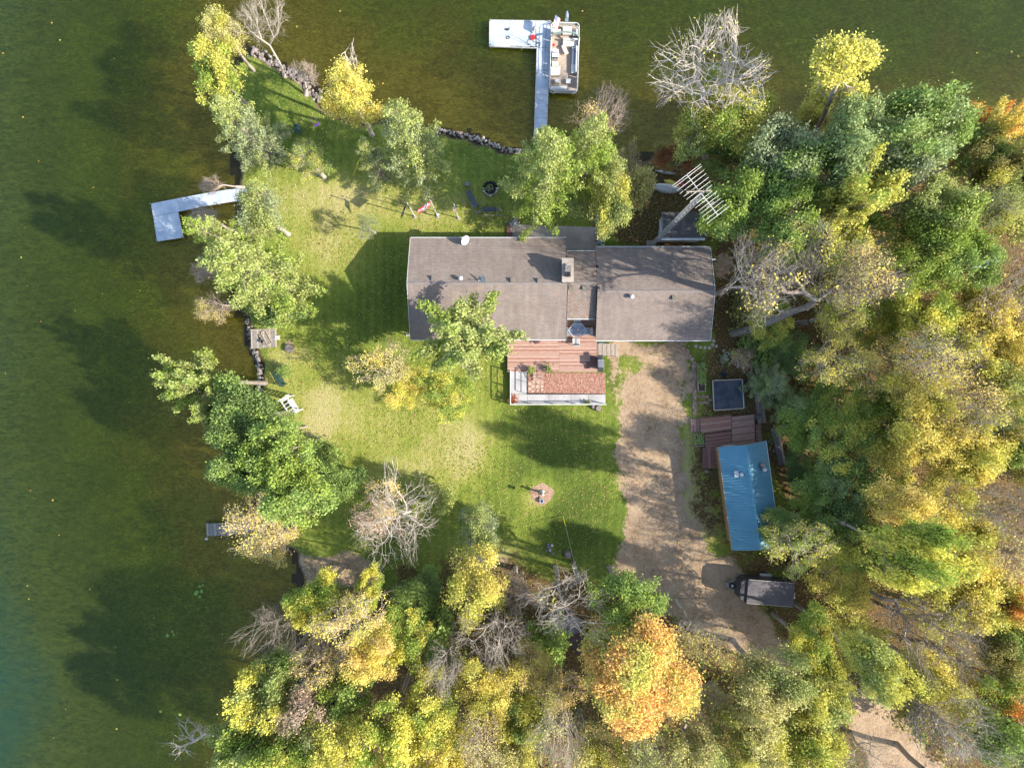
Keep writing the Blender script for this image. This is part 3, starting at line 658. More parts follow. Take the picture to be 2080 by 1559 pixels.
sling_chair(1172, 659, 0, 'grey sling chair above the glass table, deepest in the recess')
sling_chair(1170, 693, math.pi, 'grey sling chair below the glass table, out on the open deck')
sling_chair(1156, 673, R(90), 'pale sling chair left of the glass table, against the left roof edge')
sling_chair(1192, 673, R(-90), 'shaded sling chair right of the glass table')
def foliage_material():
    t = NT('leaves')
    v = t.attr('v').outputs['Fac']; w = t.attr('w').outputs['Fac']
    oi = t.n("ShaderNodeObjectInfo"); tint = t.attr('tint', 'OBJECT').outputs['Color']
    col = t.mix(t.ss(v, .3, .7), oi.outputs['Color'], tint)
    hsv = t.n("ShaderNodeHueSaturation"); t.put(hsv.inputs['Color'], col)
    t.put(hsv.inputs['Value'], t.math('ADD', .62, t.math('MULTIPLY', w, .8))); t.put(hsv.inputs['Hue'], t.math('ADD', .488, t.math('MULTIPLY', w, .02)))
    df = t.n("ShaderNodeBsdfPrincipled"); t.c(hsv.outputs[0], df.inputs['Base Color']); df.inputs['Roughness'].default_value = .55; df.inputs['Specular IOR Level'].default_value = .25
    tl = t.n("ShaderNodeBsdfTranslucent"); t.c(hsv.outputs[0], tl.inputs[0])
    mx = t.n("ShaderNodeMixShader"); mx.inputs[0].default_value = .36
    t.c(df.outputs[0], mx.inputs[1]); t.c(tl.outputs[0], mx.inputs[2]); t.c(mx.outputs[0], t.out.inputs[0])
    return t.m
def bark_material():
    t = NT('bark'); oi = t.n("ShaderNodeObjectInfo"); P = t.pos('Object')
    n = t.noise(P, 5, 4, .6, (1, 1, .3))
    t.principled(t.mix(t.ss(n, .3, .7), t.mix(.35, oi.outputs['Color'], (.05, .04, .03)), oi.outputs['Color']), .9, 0, .1, n, .03, .5)
    return t.m
M['leaf'] = foliage_material(); M['bark'] = bark_material()

# ------------------------------------------------------------------ trees
def grow(tips, root, rng, tip_r=.012, ex=.47, droop=.04, t0=.42):
    """branch skeleton joining the root to every tip; returns p0, p1, r0, r1 and each tip's last direction"""
    S = []; stack = [(np.array(root, float), np.arange(len(tips)), 0)]; last = np.zeros((len(tips), 3))
    while stack:
        nd, ix, dep = stack.pop(); P = tips[ix]; n = len(ix); r = tip_r * n ** ex
        if n == 1:
            e = P[0]; S.append((nd, e, tip_r * 1.25, tip_r * .8)); last[ix[0]] = e - nd; continue
        c = P.mean(0); dd = c - nd; L = np.linalg.norm(dd)
        new = nd + dd * (t0 if n > 6 else .55) + rng.normal(0, .07 * L + .01, 3); new[2] -= droop * L
        if not (rng.rand() < .25 and dep > 0 and n > 6):
            S.append((nd, new, r, r * .88))
        else: new = nd
        q = P - new; q = q / (np.linalg.norm(q, axis=1)[:, None] + 1e-6)
        i = rng.randint(n); far = np.argmin(q @ q[i]); ax = q[far] - q[i]
        pr = q @ ax + rng.normal(0, .03, n); o = np.argsort(pr); k = int(np.clip(round(n * rng.uniform(.32, .68)), 1, n - 1))
        stack.append((new, ix[o[:k]], dep + 1)); stack.append((new, ix[o[k:]], dep + 1))
    return S, last

def tubes_np(S, sides=3):
    p0 = np.array([s[0] for s in S]); p1 = np.array([s[1] for s in S]); r0 = np.array([s[2] for s in S]); r1 = np.array([s[3] for s in S])
    d = p1 - p0; L = np.linalg.norm(d, axis=1)[:, None] + 1e-9; d = d / L
    a = np.where(np.abs(d[:, 2:3]) < .9, np.array([[0, 0, 1.]]), np.array([[1., 0, 0]]))
    u = np.cross(d, a); u /= np.linalg.norm(u, axis=1)[:, None]; v = np.cross(d, u)
    V = []
    for p, r in ((p0, r0), (p1, r1)):
        for k in range(sides):
            t = 2 * math.pi * k / sides; V.append(p + r[:, None] * (u * math.cos(t) + v * math.sin(t)))
    V = np.stack(V, 1); n = len(S); b = np.arange(n)[:, None] * 2 * sides
    F = np.stack([np.concatenate([b + k, b + (k + 1) % sides, b + sides + (k + 1) % sides, b + sides + k], 1) for k in range(sides)], 1)
    return V.reshape(-1, 3), F.reshape(-1, 4)

def leaves_np(tips, per, sig, size, rng, up=.45, cv=None, flat=.75):
    n = len(tips); P = np.repeat(tips, per, 0) + rng.normal(0, 1, (n * per, 3)) * np.array([sig, sig, sig * flat])
    N = rng.normal(0, 1, P.shape); N /= np.linalg.norm(N, axis=1)[:, None]; N[:, 2] = np.abs(N[:, 2]) + up
    N /= np.linalg.norm(N, axis=1)[:, None]
    a = rng.normal(0, 1, P.shape); u = np.cross(N, a); u /= np.linalg.norm(u, axis=1)[:, None]; v = np.cross(N, u)
    s = size * rng.uniform(.5, 1.5, (len(P), 1))
    V = np.stack([P + u * s * .62, P + v * s * .40, P - u * s * .55, P - v * s * .40], 1).reshape(-1, 3)
    F = np.arange(len(P) * 4).reshape(-1, 4)
    cl = np.repeat(cv if cv is not None else rng.rand(n), per)
    vv = np.clip(cl + rng.normal(0, .13, len(P)), 0, 1); ww = np.clip(np.repeat(rng.rand(n), per) * .5 + rng.rand(len(P)) * .5, 0, 1)
    return V, F, vv, ww

def lownoise(P, rng, sc_=.9):
    s = np.zeros(len(P))
    for _ in range(6):
        k = rng.normal(0, sc_, 3); s += np.sin(P @ k + rng.uniform(0, 6.28))
    return 1 / (1 + np.exp(-1.1 * s))

def crown_points(kind, rng):
    """tips of a crown about 4.5 m in radius on a tree 12 m high"""
    T = []
    if kind in 'BYSN':
        nl = {'B': 30, 'Y': 30, 'S': 26, 'N': 20}[kind]; nt = {'B': 820, 'Y': 860, 'S': 700, 'N': 520}[kind]; ph = rng.uniform(0, 6.28, 3)
        C = []; Rr = []
        for i in range(nl):
            az = i * 2.4 + rng.uniform(-.4, .4); el = math.asin(min(.98, .02 + .96 * ((i + .5) / nl) ** .9)); rr = rng.uniform(.62, .95)
            og = 1 + .17 * math.sin(2 * az + ph[0]) + .13 * math.sin(3 * az + ph[1]) + .10 * math.sin(5 * az + ph[2])
            C.append([4.0 * og * rr * math.cos(el) * math.cos(az), 4.0 * og * rr * math.cos(el) * math.sin(az), 7.3 + 2.5 * math.sin(el) * rr + rng.uniform(-.7, .9)]); Rr.append(rng.uniform(.55, 1.15))
        C.append([rng.uniform(-1, 1), rng.uniform(-1, 1), 8.2]); Rr.append(1.3); C.append([rng.uniform(-1, 1), rng.uniform(-1, 1), 6.2]); Rr.append(2.0)
        C = np.array(C); Rr = np.array(Rr); k = rng.choice(len(C), nt, p=Rr ** 2 / (Rr ** 2).sum())
        dv = rng.normal(0, 1, (nt, 3)); dv /= np.linalg.norm(dv, axis=1)[:, None]; dv[:, 2] = np.where(rng.rand(nt) < .75, np.abs(dv[:, 2]), dv[:, 2])
        rad = Rr[k] * rng.uniform(.55, 1.05, nt) ** .6
        T = C[k] + dv * rad[:, None] * np.array([1, 1, .85])
        if kind in 'BYS': T = T[lownoise(T, rng, 1.5) > .27]          # gaps between the boughs
        if kind in 'NS': T = T * 1.0; T[:, 2] = T[:, 2] + .3
        fork = 2.6 if kind in 'NS' else 3.4
        return T, np.array([0, 0, fork])
    if kind == 'M':
        na = 26
        for i in range(na):
            az = i * 2.4 + rng.uniform(-.25, .25); el = R(rng.uniform(-6, 62)) if i < 20 else R(rng.uniform(50, 85))
            L = rng.uniform(3.2, 5.3) * (1 - .15 * math.sin(el)); dv = np.array([math.cos(el) * math.cos(az), math.cos(el) * math.sin(az), math.sin(el)])
            s = np.array([0, 0, rng.uniform(5.0, 7.5)]); side = np.cross(dv, [0, 0, 1]); side /= np.linalg.norm(side)
            for j in range(26):
                t = .28 + .72 * (j + rng.rand()) / 26; wdt = 1.15 * (1 - t) + .12
                T.append(s + dv * L * t + side * rng.uniform(-1, 1) * wdt + np.array([0, 0, rng.uniform(-.5, .35) * wdt]))
        return np.array(T), np.array([0, 0, 3.6])
    if kind == 'P':
        z = 2.2; i = 0
        while z < 11.8:
            nb = rng.randint(5, 8); off = rng.uniform(0, 6.28); Lz = 4.6 * (1 - ((z - 2.2) / 10.0) ** 1.25) ** .8 + .35
            for b in range(nb):
                az = off + 6.283 * b / nb + rng.uniform(-.35, .35); L = Lz * rng.uniform(.62, 1.1); el = R(rng.uniform(-4, 26))
                dv = np.array([math.cos(el) * math.cos(az), math.cos(el) * math.sin(az), math.sin(el)]); side = np.cross(dv, [0, 0, 1]); m = max(5, int(5.2 * L))
                for j in range(m):
                    t = .3 + .7 * (j + rng.rand()) / m
                    T.append(np.array([0, 0, z]) + dv * L * t + side * rng.uniform(-1, 1) * (.16 + .22 * L * (1 - t) + .1) + np.array([0, 0, rng.uniform(-.12, .2)]))
            z += rng.uniform(.62, .95)
        return np.array(T), np.array([0, 0, 2.0])
    if kind == 'H':      # low shrub, about 1.6 m in radius
        n = 150; dv = rng.normal(0, 1, (n, 3)); dv /= np.linalg.norm(dv, axis=1)[:, None]; dv[:, 2] = np.abs(dv[:, 2])
        T = dv * rng.uniform(.6, 1.1, (n, 1)) * np.array([1.5, 1.5, 1.3]) * (1 + .25 * np.sin(3 * np.arctan2(dv[:, 1], dv[:, 0])))[:, None] + np.array([0, 0, .5])
        return T, np.array([0, 0, .15])

LEAF = {'B': (34, .30, .175, .5), 'Y': (27, .33, .148, .4), 'S': (15, .30, .14, .4), 'M': (27, .21, .18, .6), 'P': (22, .18, .145, .4), 'H': (16, .20, .16, .5)}
PROTO = {}
def proto(kind, idx):
    key = (kind, idx)
    if key in PROTO: return PROTO[key]
    rng = np.random.RandomState(hash(kind[0]) % 7 * 0 + ord(kind[0]) * 31 + idx * 7 + 5)
    k = 'N' if kind in 'WK' else kind[0]
    T, root = crown_points(k, rng)
    S = []
    if k == 'P':
        for p in T:                                            # a branch from the leader out to each spray
            pass
        sel = T[::3]; zr = sel[:, 2] - .22 * np.hypot(sel[:, 0], sel[:, 1])
        S = [(np.array([0, 0, max(z, .5)]), p, .028, .008) for z, p in zip(zr, sel)]
        trunk = [(np.array([0, 0, z]), np.array([0, 0, z + 2.0]), .24 * (1 - z / 12.5), .24 * (1 - (z + 2) / 12.5)) for z in (-.3, 1.7, 3.7, 5.7, 7.7, 9.7)]
    else:
        S, last = grow(T, root, rng, {'N': .0095, 'S': .0165, 'Y': .0125, 'B': .012, 'M': .012, 'H': .007}[k] * (2.2 if kind == 'K' else 1))
        if k in 'NS':
            d = last / (np.linalg.norm(last, axis=1)[:, None] + 1e-6)
            for r_ in range(2):
                e = T + (d + rng.normal(0, .45, T.shape)) * rng.uniform(.25, .62, (len(T), 1)); st = T - last * rng.uniform(0, .5, (len(T), 1))
                S += [(a_, b_, .0075 if kind != 'K' else .018, .0035 if kind != 'K' else .010) for a_, b_ in zip(st, e)]
        rb = S[0][2] * (1.15 if k != 'H' else 1)
        jx, jy = rng.uniform(-.12, .12, 2)
        trunk = [(np.array([0, 0, -.3]), np.array([0, 0, .4]), rb * 1.7, rb * 1.2), (np.array([0, 0, .4]), np.array([jx, jy, root[2] * .5]), rb * 1.2, rb * 1.08), (np.array([jx, jy, root[2] * .5]), root, rb * 1.08, rb)] if k != 'H' else None
    bm_ = mesh_np('branches', *tubes_np(S, 3), [M['bark']])
    tm_ = mesh_np('trunk', *tubes_np(trunk, 9), [M['bark']], smooth=True) if trunk else None
    cm_ = None
    if k in LEAF:
        per, sg, sz, up = LEAF[k]; TT = T
        if k == 'S': TT = T[rng.rand(len(T)) < .68]
        V, F, vv, ww = leaves_np(TT, per, sg, sz, rng, up, lownoise(TT, rng), .75 if k != 'P' else .5)
        cm_ = mesh_np('crown', V, F, [M['leaf']], {'v': vv, 'w': ww})
    elif kind == 'W':   # a bare tree that keeps a few leaves
        TT = T[(lownoise(T, rng, .5) + rng.rand(len(T)) * .5) > .75]
        V, F, vv, ww = leaves_np(TT, 6, .30, .13, rng, .3, lownoise(TT, rng))
        cm_ = mesh_np('remaining_leaves', V, F, [M['leaf']], {'v': vv, 'w': ww})
    PROTO[key] = (tm_, bm_, cm_); return PROTO[key]

LC = {'g': (.225, .305, .070), 'G': (.125, .185, .048), 'l': (.245, .315, .052), 'y': (.63, .53, .120), 'o': (.72, .33, .070), 't': (.50, .46, .17), 'b': (.27, .335, .125),
      'p': (.25, .285, .14), 'r': (.32, .13, .05), 'k': (.50, .36, .24), 'Y': (.57, .53, .095), 'c': (.66, .50, .16), 'd': (.26, .23, .065), 'q': (.32, .355, .105), 'z': (.46, .44, .085)}
LC = {k: tuple(min(.78, c * 1.18 + .008) for c in v) for k, v in LC.items()}
LC['O'] = (.80, .47, .13)
BK = {'w': (.56, .48, .40), 'n': (.40, .33, .27), 'a': (.24, .20, .17), 'e': (.46, .39, .33), 'x': (.56, .44, .36)}
NTREE = [0]
def tree(px, py, r, zc, kind, idx, c1, c2, bark, name, label, cat='tree', group=None, rot=None, ry=None, hs=None):
    tm_, bm_, cm_ = proto(kind, idx)
    wood = px > 1440 or py > 1160
    if wood and kind in 'NWK': zc += 1.6
    if 1480 < px < 1830 and 560 < py < 1300 and kind not in 'NW': zc *= .60 if kind != 'S' else .8
    if kind not in 'NWHK' and ((px < 800 and py > 1150) or (px < 640 and 830 < py < 1050)): zc += 1.8
    k_ = 1.27 if wood else 1.12
    x, y, _ = G(px, py, zc); f = (HC - zc) / HC / PXM * k_; rm = r * f; rym = (ry or r) * f
    bx, by = x, y; st = 0
    while -30 < bx < 50 and st < 60:                                                # a tree over the water has its foot on the bank
        q4 = sdist(np.array([[bx, by], [bx + .3, by], [bx, by + .3]]), SH)
        if q4[0] > .45: break
        g_ = np.array([q4[1] - q4[0], q4[2] - q4[0]]); g_ /= np.linalg.norm(g_) + 1e-9; bx += g_[0] * .25; by += g_[1] * .25; st += 1
    NTREE[0] += 1; rng = np.random.RandomState(NTREE[0] * 13 + 1)
    e = thing(name, label, cat, (x, y, 0), 0 if ry else (rng.uniform(0, 6.28) if rot is None else rot), group)
    if kind == 'H': e.scale = (rm / 1.75, rym / 1.75, zc / 1.0)
    else: e.scale = (rm / 4.75, rym / 4.75, zc / (8.0 if kind != 'P' else 6.0))
    if st:
        dv = Vector((x - bx, y - by, zc)); e.location = (bx, by, 0); e.rotation_mode = 'QUATERNION'
        e.rotation_quaternion = Vector((0, 0, 1)).rotation_difference(dv.normalized()) @ Matrix.Rotation(e.rotation_euler.z, 3, 'Z').to_quaternion(); e.scale = (e.scale[0], e.scale[1], e.scale[2] * dv.length / zc)
    if tm_: o = link('trunk', tm_, e); o.color = (*BK[bark], 1)
    o = link('branches', bm_, e); o.color = (*BK[bark], 1)
    if cm_:
        o = link(cm_.name.split('.')[0] if kind != 'W' else 'remaining_leaves', cm_, e); o.color = (*LC[c1], 1)
        o["tint"] = [float(v) for v in LC[c2]]
    return e

def custom_tree(name, label, cat, path, groups, seed, bark='n', leaf=None, tip_r=.014, group=None, south=0.0):
    """path: trunk points; groups: (centre, radius, tips) for the crown; leaf=(per, sig, size, c1, c2, share)"""
    rng = np.random.RandomState(seed); b = np.array(path[0], float); P = [np.array(p, float) - b for p in path]
    e = thing(name, label, cat, tuple(b), 0, group)
    T = []
    for c, rr, n in groups:
        dv = rng.normal(0, 1, (n, 3)); dv /= np.linalg.norm(dv, axis=1)[:, None]
        rad = np.array(rr) if hasattr(rr, '__len__') else np.array([rr, rr, rr])
        T.append(np.array(c, float) - b + dv * rad * (rng.uniform(.3, 1.05, (n, 1)) ** .5))
    T = np.concatenate(T); S, last = grow(T, P[-1], rng, tip_r)
    d_ = last / (np.linalg.norm(last, axis=1)[:, None] + 1e-6)
    for _ in range(2):
        e2 = T + (d_ + rng.normal(0, .45, T.shape)) * rng.uniform(.2, .55, (len(T), 1)); S += [(a_, b_, .011, .006) for a_, b_ in zip(T - last * .3, e2)]
    rb = S[0][2] * .72; n = len(P) - 1; tr = []
    for i in range(n):
        k0 = 1.6 - .6 * i / n; k1 = 1.6 - .6 * (i + 1) / n; tr.append((P[i], P[i + 1], rb * k0, rb * k1))
    o = link('trunk', mesh_np('trunk', *tubes_np(tr, 9), [M['bark']], smooth=True), e); o.color = (*BK[bark], 1)
    o = link('branches', mesh_np('branches', *tubes_np(S, 4), [M['bark']]), e); o.color = (*BK[bark], 1)
    if leaf:
        per, sg, sz, c1, c2, share = leaf; TT = T[rng.rand(len(T)) < share]
        V, F, vv, ww = leaves_np(TT, per, sg, sz, rng, .5, lownoise(TT, rng, 1.0) * (1 - south) + south * sstep(TT[:, 0] * .7 - TT[:, 1], -2.6, 2.2))
        o = link('crown', mesh_np('crown', V, F, [M['leaf']], {'v': vv, 'w': ww}), e); o.color = (*LC[c1], 1); o["tint"] = [float(v) for v in LC[c2]]
    return e
# ------------------------------------------------------------------ grill, planters and small things on the deck
GR = thing('barbecue_grill', 'dark covered grill on the right edge of the deck', 'grill', (*G(1218, 738, .9)[:2], DZ), R(2))
b_ = MB(); b_.box(0, 0, .45, .50, .95, .70); b_.build('cabinet', M['dark'], GR)
b_ = MB(); b_.add([(-.28, -.36, .80), (.28, -.36, .80), (.28, .36, .80), (-.28, .36, .80), (-.20, -.34, 1.08), (.14, -.34, 1.08), (.14, .34, 1.08), (-.20, .34, 1.08)], [(3, 2, 1, 0), (4, 5, 6, 7), (0, 1, 5, 4), (1, 2, 6, 5), (2, 3, 7, 6), (3, 0, 4, 7)]); b_.build('lid', pm('grill_lid', (.25, .25, .28), (.36, .36, .38), 4, .35, .5), GR)
for s in (-1, 1): b_ = MB(); b_.box(0, s * .60, .80, .44, .26, .04); b_.build('side_shelf', M['dark'], GR)
b_ = MB(); b_.bar((.31, -.30, .90), (.31, .30, .90), .03); b_.build('handle', M['silver'], GR)

def pot_plant(name, label, px, py, z0, pr, ph, m, c1, c2, pl, seed, cat='plant', group=None, sq=False, n=40):
    x, y, _ = G(px, py, z0 + ph); e = thing(name, label, cat, (x, y, z0), 0, group)
    b = MB(); b.lathe(0, 0, [(0, 0), (pr * .75, 0), (pr, ph), (pr * .85, ph), (pr * .8, ph - .04), (0, ph - .04)], 4 if sq else 12); b.build('pot', m, e)
    r_ = np.random.RandomState(seed); T = r_.normal(0, 1, (n, 3)) * np.array([pl * .5, pl * .5, pl * .35]) + np.array([0, 0, ph + pl * .4])
    V_, F_, v_, w_ = leaves_np(T, 8, .06, .09, r_, .4); o = link('foliage', mesh_np('foliage', V_, F_, [M['leaf']], {'v': v_, 'w': w_}), e); o.color = (*c1, 1); o["tint"] = list(c2); return e
pot_plant('potted_plant', 'tall leafy plant on the left post of the deck steps', 1080, 752, .5, .17, .30, M['terracotta'], LC['d'], LC['g'], .38, 1)
pot_plant('potted_plant', 'dark green plant on the right post of the deck steps', 1114, 747, .5, .17, .30, M['terracotta'], LC['G'], LC['g'], .34, 2)
pot_plant('flower_pot', 'orange flower pot in the lower left corner of the grey walk', 1042, 811, .46, .18, .25, M['terracotta'], (.45, .12, .05), (.30, .12, .05), .38, 3)
pot_plant('flower_pot', 'small pink flower pot against the house wall on the deck', 1092, 694, DZ, .13, .2, M['purple'], (.5, .2, .25), LC['G'], .22, 4, n=16)
pot_plant('flower_pot', 'small dark plant pot on the right half of the grey walk', 1193, 817, .3, .12, .18, M['dark'], LC['G'], LC['d'], .2, 5, n=14)
pot_plant('flower_tub', 'pink tub of white flowers right of the driveway', 1470, 729, 0, .32, .32, M['brick_red'], (.50, .50, .48), LC['g'], .55, 6)
pot_plant('black_planter', 'round black planter at the top edge of the dark square pad', 1471, 760, 0, .26, .34, M['dark'], (.03, .04, .05), (.05, .06, .07), .2, 7, n=12)
for i_, (a_, c_, lb) in enumerate(((1080, 762, 'green metal hand rail left of the deck steps'), (1108, 762, 'green metal hand rail right of the deck steps'))):
    e = thing('hand_rail', lb, 'rail', (*G(a_, c_, .4)[:2], 0), 0, 'hand rails of the deck steps'); b_ = MB(); b_.tube([(0, .45, .5), (0, .42, 1.1), (0, -.38, .8), (0, -.42, 0)], .03, 6); b_.build('tube', M['teal'], e)
    b_ = MB(); [b_.bar((0, y_, .15), (0, y_, .95 + y_ * .3), .025) for y_ in (-.2, 0, .2)]; b_.build('balusters', M['teal'], e)
e = thing('garden_hose', 'coiled teal garden hose hanging at the lower roof edge beside the ramp', 'hose', (*G(1221, 694, .6)[:2], .5))
b_ = MB(); [b_.tube([(.22 * math.cos(k_ * .6), .10 * math.sin(k_ * .6), .04 * j_) for k_ in range(11)], .02, 5, True) for j_ in range(3)]; b_.build('hose_coil', M['skyblue'], e)
e = thing('garden_hose', 'teal hose reel in the notch between the two upper roofs', 'hose', (*G(1223, 493, .6)[:2], 0))
b_ = MB(); [b_.tube([(.30 * math.cos(k_ * .57), .12 * math.sin(k_ * .57), .3 + .05 * j_) for k_ in range(11)], .025, 5, True) for j_ in range(4)]; b_.build('hose_coil', M['skyblue'], e)
b_ = MB(); b_.box(0, 0, .15, .5, .2, .3); b_.build('reel', M['dark'], e)

def stump(px, py, r_, h_, label, m='log', name='stump', cat='stump', group=None):
    x, y, _ = G(px, py, h_); e = thing(name, label, cat, (x, y, 0), 0, group); b = MB()
    b.lathe(0, 0, [(r_ * 1.15, 0), (r_ * 1.0, h_ * .3), (r_ * .95, h_)], 14); b.build('bark', M[m], e, smooth=True)
    b = MB(); b.lathe(0, 0, [(r_ * .93, h_ - .01), (r_ * .5, h_ + .006), (0, h_ + .006)], 14); b.build('cut_face', M['wood_grey'], e); return e
stump(1216, 829, .26, .45, 'grey sawn stump standing below the right end of the grey walk', group='sawn stumps')
stump(1206, 826, .18, .35, 'smaller brown stump left of the grey one below the walk', group='sawn stumps')
stump(586, 707, .36, .38, 'wide old stump near the timber platform on the bank', group='sawn stumps')
stump(949, 373, .24, .30, 'short grey stump left of the fire pit', group='sawn stumps')
stump(1154, 1127, .30, .65, 'tall sawn stump beside the utility pole at the foot of the lawn', group='sawn stumps')
stump(1437, 957, .16, .2, 'small pale stump under the corner of the side deck of the cabin', 'wood_pale', group='sawn stumps')

# ------------------------------------------------------------------ satellite things behind the house
e = thing('barn_board', 'dark red-brown board lying at the left end of the back patio', 'board', (*G(1035, 468, .1)[:2], .1))
for k_ in range(4): b_ = MB(); b_.box((k_ - 1.5) * .13, 0, .03, .12, 1.15, .05); b_.build('plank', M['deck_old'], e)
pot_plant('potted_plant', 'white flowering pot at the left end of the back patio', 1046, 455, .05, .2, .3, M['stone_b'], (.55, .56, .58), (.25, .30, .28), .45, 8)
e = thing('step_posts', 'row of short pale posts at the right end of the back patio', 'posts', G(1212, 475, 0))
for k_, py in enumerate((468, 474, 480, 487)): b_ = MB(); x, y, _ = G(1212, py, .3); b_.box(x, y, .2, .22, .12, .35); b_.build('post', M['wood_pale'], e, world=True)

# fire pit, benches
FP = thing('fire_pit', 'round stone fire pit with a charred centre on the back lawn', 'fire pit', G(996, 384, 0))
b_ = MB(); b_.lathe(0, 0, [(0, .012), (.45, .02), (.50, .10)], 18); b_.build('ash_bed', M['char'], FP)
for k_ in range(16):
    t_ = 2 * math.pi * k_ / 16; b_ = MB(); b_.ball((.60 * math.cos(t_), .60 * math.sin(t_), .12), .135, .11, .14, 7, 4, .15); b_.build('stone', M[('paver', 'stone_c', 'stone')[k_ % 3] if math.sin(t_) < .2 else 'char'], FP)
for k_ in range(5): b_ = MB(); t_ = 1.2 * k_; b_.tube([(.3 * math.cos(t_), .3 * math.sin(t_), .05), (-.25 * math.cos(t_ + .5), -.25 * math.sin(t_ + .5), .16)], .05, 6); b_.build('log', M['char'] if k_ % 2 else M['wood_grey'], FP)
def bench(px, py, rz, label, m, L=1.45, name='garden_bench', arm=True):
    e = thing(name, label, 'bench', (*G(px, py, .45)[:2], 0), rz, 'garden benches')
    for k_ in range(5): b = MB(); b.box(0, -.22 + k_ * .105, .43, L, .085, .03); b.build('slat', m, e)
    for k_ in range(3): b = MB(); b.box(0, .30 + k_ * .035, .55 + k_ * .12, L, .025, .085, 0, R(-12)); b.build('backrest_slat', m, e)
    for s in (-1, 1):
        b = MB(); b.bar((s * L / 2, -.26, 0), (s * L / 2, -.26, .62), .06); b.bar((s * L / 2, .26, 0), (s * L / 2, .40, .92), .06); b.bar((s * L / 2, -.30, .63), (s * L / 2, .34, .63), .08, .04); b.bar((s * L / 2, -.24, .38), (s * L / 2, .28, .38), .05); b.build('side_frame', m, e)
    e.scale = (1, .72, 1); return e
bench(960, 404, R(118), 'blue-grey slatted bench tilted beside the fire pit', M['navy'])
bench(993, 425, R(180), 'dark blue-grey bench below the fire pit, facing it', M['navy'], 1.25)
for (a_, c_, a2, c2, lb) in (((952, 408, 962, 424, 'pale pole lying against the tilted bench')), ((963, 424, 972, 437, 'short pale pole leading away from the tilted bench')), ((978, 437, 1023, 437, 'pale straight pole lying on the grass below the dark bench'))):
    p, q = Vector(G(a_, c_, .05)), Vector(G(a2, c2, .05)); e = thing('pole_on_the_grass', lb, 'pole', p, 0, 'poles round the benches'); b_ = MB(); b_.tube([(0, 0, 0), tuple(q - p)], .035, 6); b_.build('pole', M['wood_pale'], e)
for (a_, c_, lb) in ((973, 431, 'rounded rock at the lower end of the tilted bench'), (1016, 428, 'small pale rock right of the dark bench')):
    b_ = MB(); b_.ball((0, 0, .1), .16, .14, .12, 9, 6, .12); o = b_.build('rock', M['stone_c']); o.location = G(a_, c_, 0); prop(o, lb, 'rock')

# ------------------------------------------------------------------ three flagpoles
def cloth(cols_fn, corner, du, dv, nu, nv, amp, name, parent):
    """a waved cloth: corner + u*du + v*dv; cols_fn(u, v) -> material key; every colour is its own strip set"""
    mats = {}; me_v = []; F_ = []; mi = []
    for j in range(nv + 1):
        for i in range(nu + 1):
            u, v = i / nu, j / nv; p = Vector(corner) + Vector(du) * u + Vector(dv) * v
            w = amp * math.sin(u * 7 + v * 2) * (.3 + u); p += Vector((w * .6, w, 0)); me_v.append(tuple(p))
    keys = []
    for j in range(nv):
        for i in range(nu):
            k_ = cols_fn((i + .5) / nu, (j + .5) / nv)
            if k_ not in keys: keys.append(k_)
            a_ = j * (nu + 1) + i; F_.append((a_, a_ + 1, a_ + nu + 2, a_ + nu + 1)); mi.append(keys.index(k_))
    me = bpy.data.meshes.new(name); me.from_pydata([tuple(Vector(p)) for p in me_v], [], F_)
    for k_ in keys: me.materials.append(M[k_])
    me.polygons.foreach_set('material_index', mi); me.update(); return link(name, me, parent)
def flagpole(px, py, h_, label, fl):
    x, y, _ = G(px, py, 0); e = thing('flagpole', label, 'flagpole', (x, y, 0), 0, 'flagpoles on the back lawn')
    b = MB(); b.tube([(0, 0, 0), (0, 0, h_)], [.045, .03], 8); b.build('pole', M['white_metal'], e); b = MB(); b.ball((0, 0, h_ + .05), .06, n=8, m=6); b.build('finial', M['silver'], e)
    b = MB(); b.lathe(0, 0, [(0.18, 0), (.16, .06), (.06, .08)], 12); b.build('base', M['stone'], e); fl(e, h_); return e
def nordic(u, v):
    if abs(u - .34) < .045 or abs(v - .5) < .07: return 'flag_blue'
    if abs(u - .34) < .10 or abs(v - .5) < .14: return 'flag_white'
    return 'flag_red'
flagpole(889, 440, 5.2, 'white flagpole flying a red flag with a blue and white cross', lambda e, h: cloth(nordic, (0, 0, h - .08), (-1.05, -.62, -.15), (-.22, -.25, -.85), 28, 18, .05, 'flag', e))
def pow_flag(u, v): return 'flag_white' if (abs(v - .5) < .12 and .35 < u < .7) or (v < .12 and .2 < u < .8 and int(u * 20) % 2) else 'flag_black'
flagpole(843, 440, 4.6, 'flagpole with a furled black flag, leftmost of the three', lambda e, h: cloth(pow_flag, (0, 0, h - .08), (-.32, -.85, -.3), (-.42, -.30, -.65), 20, 14, .06, 'flag', e))
def stars(u, v):
    if u < .42 and v < .54: return 'flag_white' if (int(u * 36) % 3 == 1 and int(v * 30) % 3 == 1) else 'flag_blue'
    return 'flag_red' if int(v * 13) % 2 == 0 else 'flag_white'
flagpole(931, 443, 4.6, 'flagpole with a striped flag hanging limp, rightmost of the three', lambda e, h: cloth(stars, (0, 0, h - .08), (-.10, -.20, -.75), (.02, -.12, -1.15), 24, 26, .05, 'flag', e))
b_ = MB(); b_.cyl(0, 0, 0, .16, .14, .10, 10); o = b_.build('garden_light', M['white_metal']); o.location = G(889, 436, 0); prop(o, 'small white garden light at the foot of the cross-flag pole', 'light')
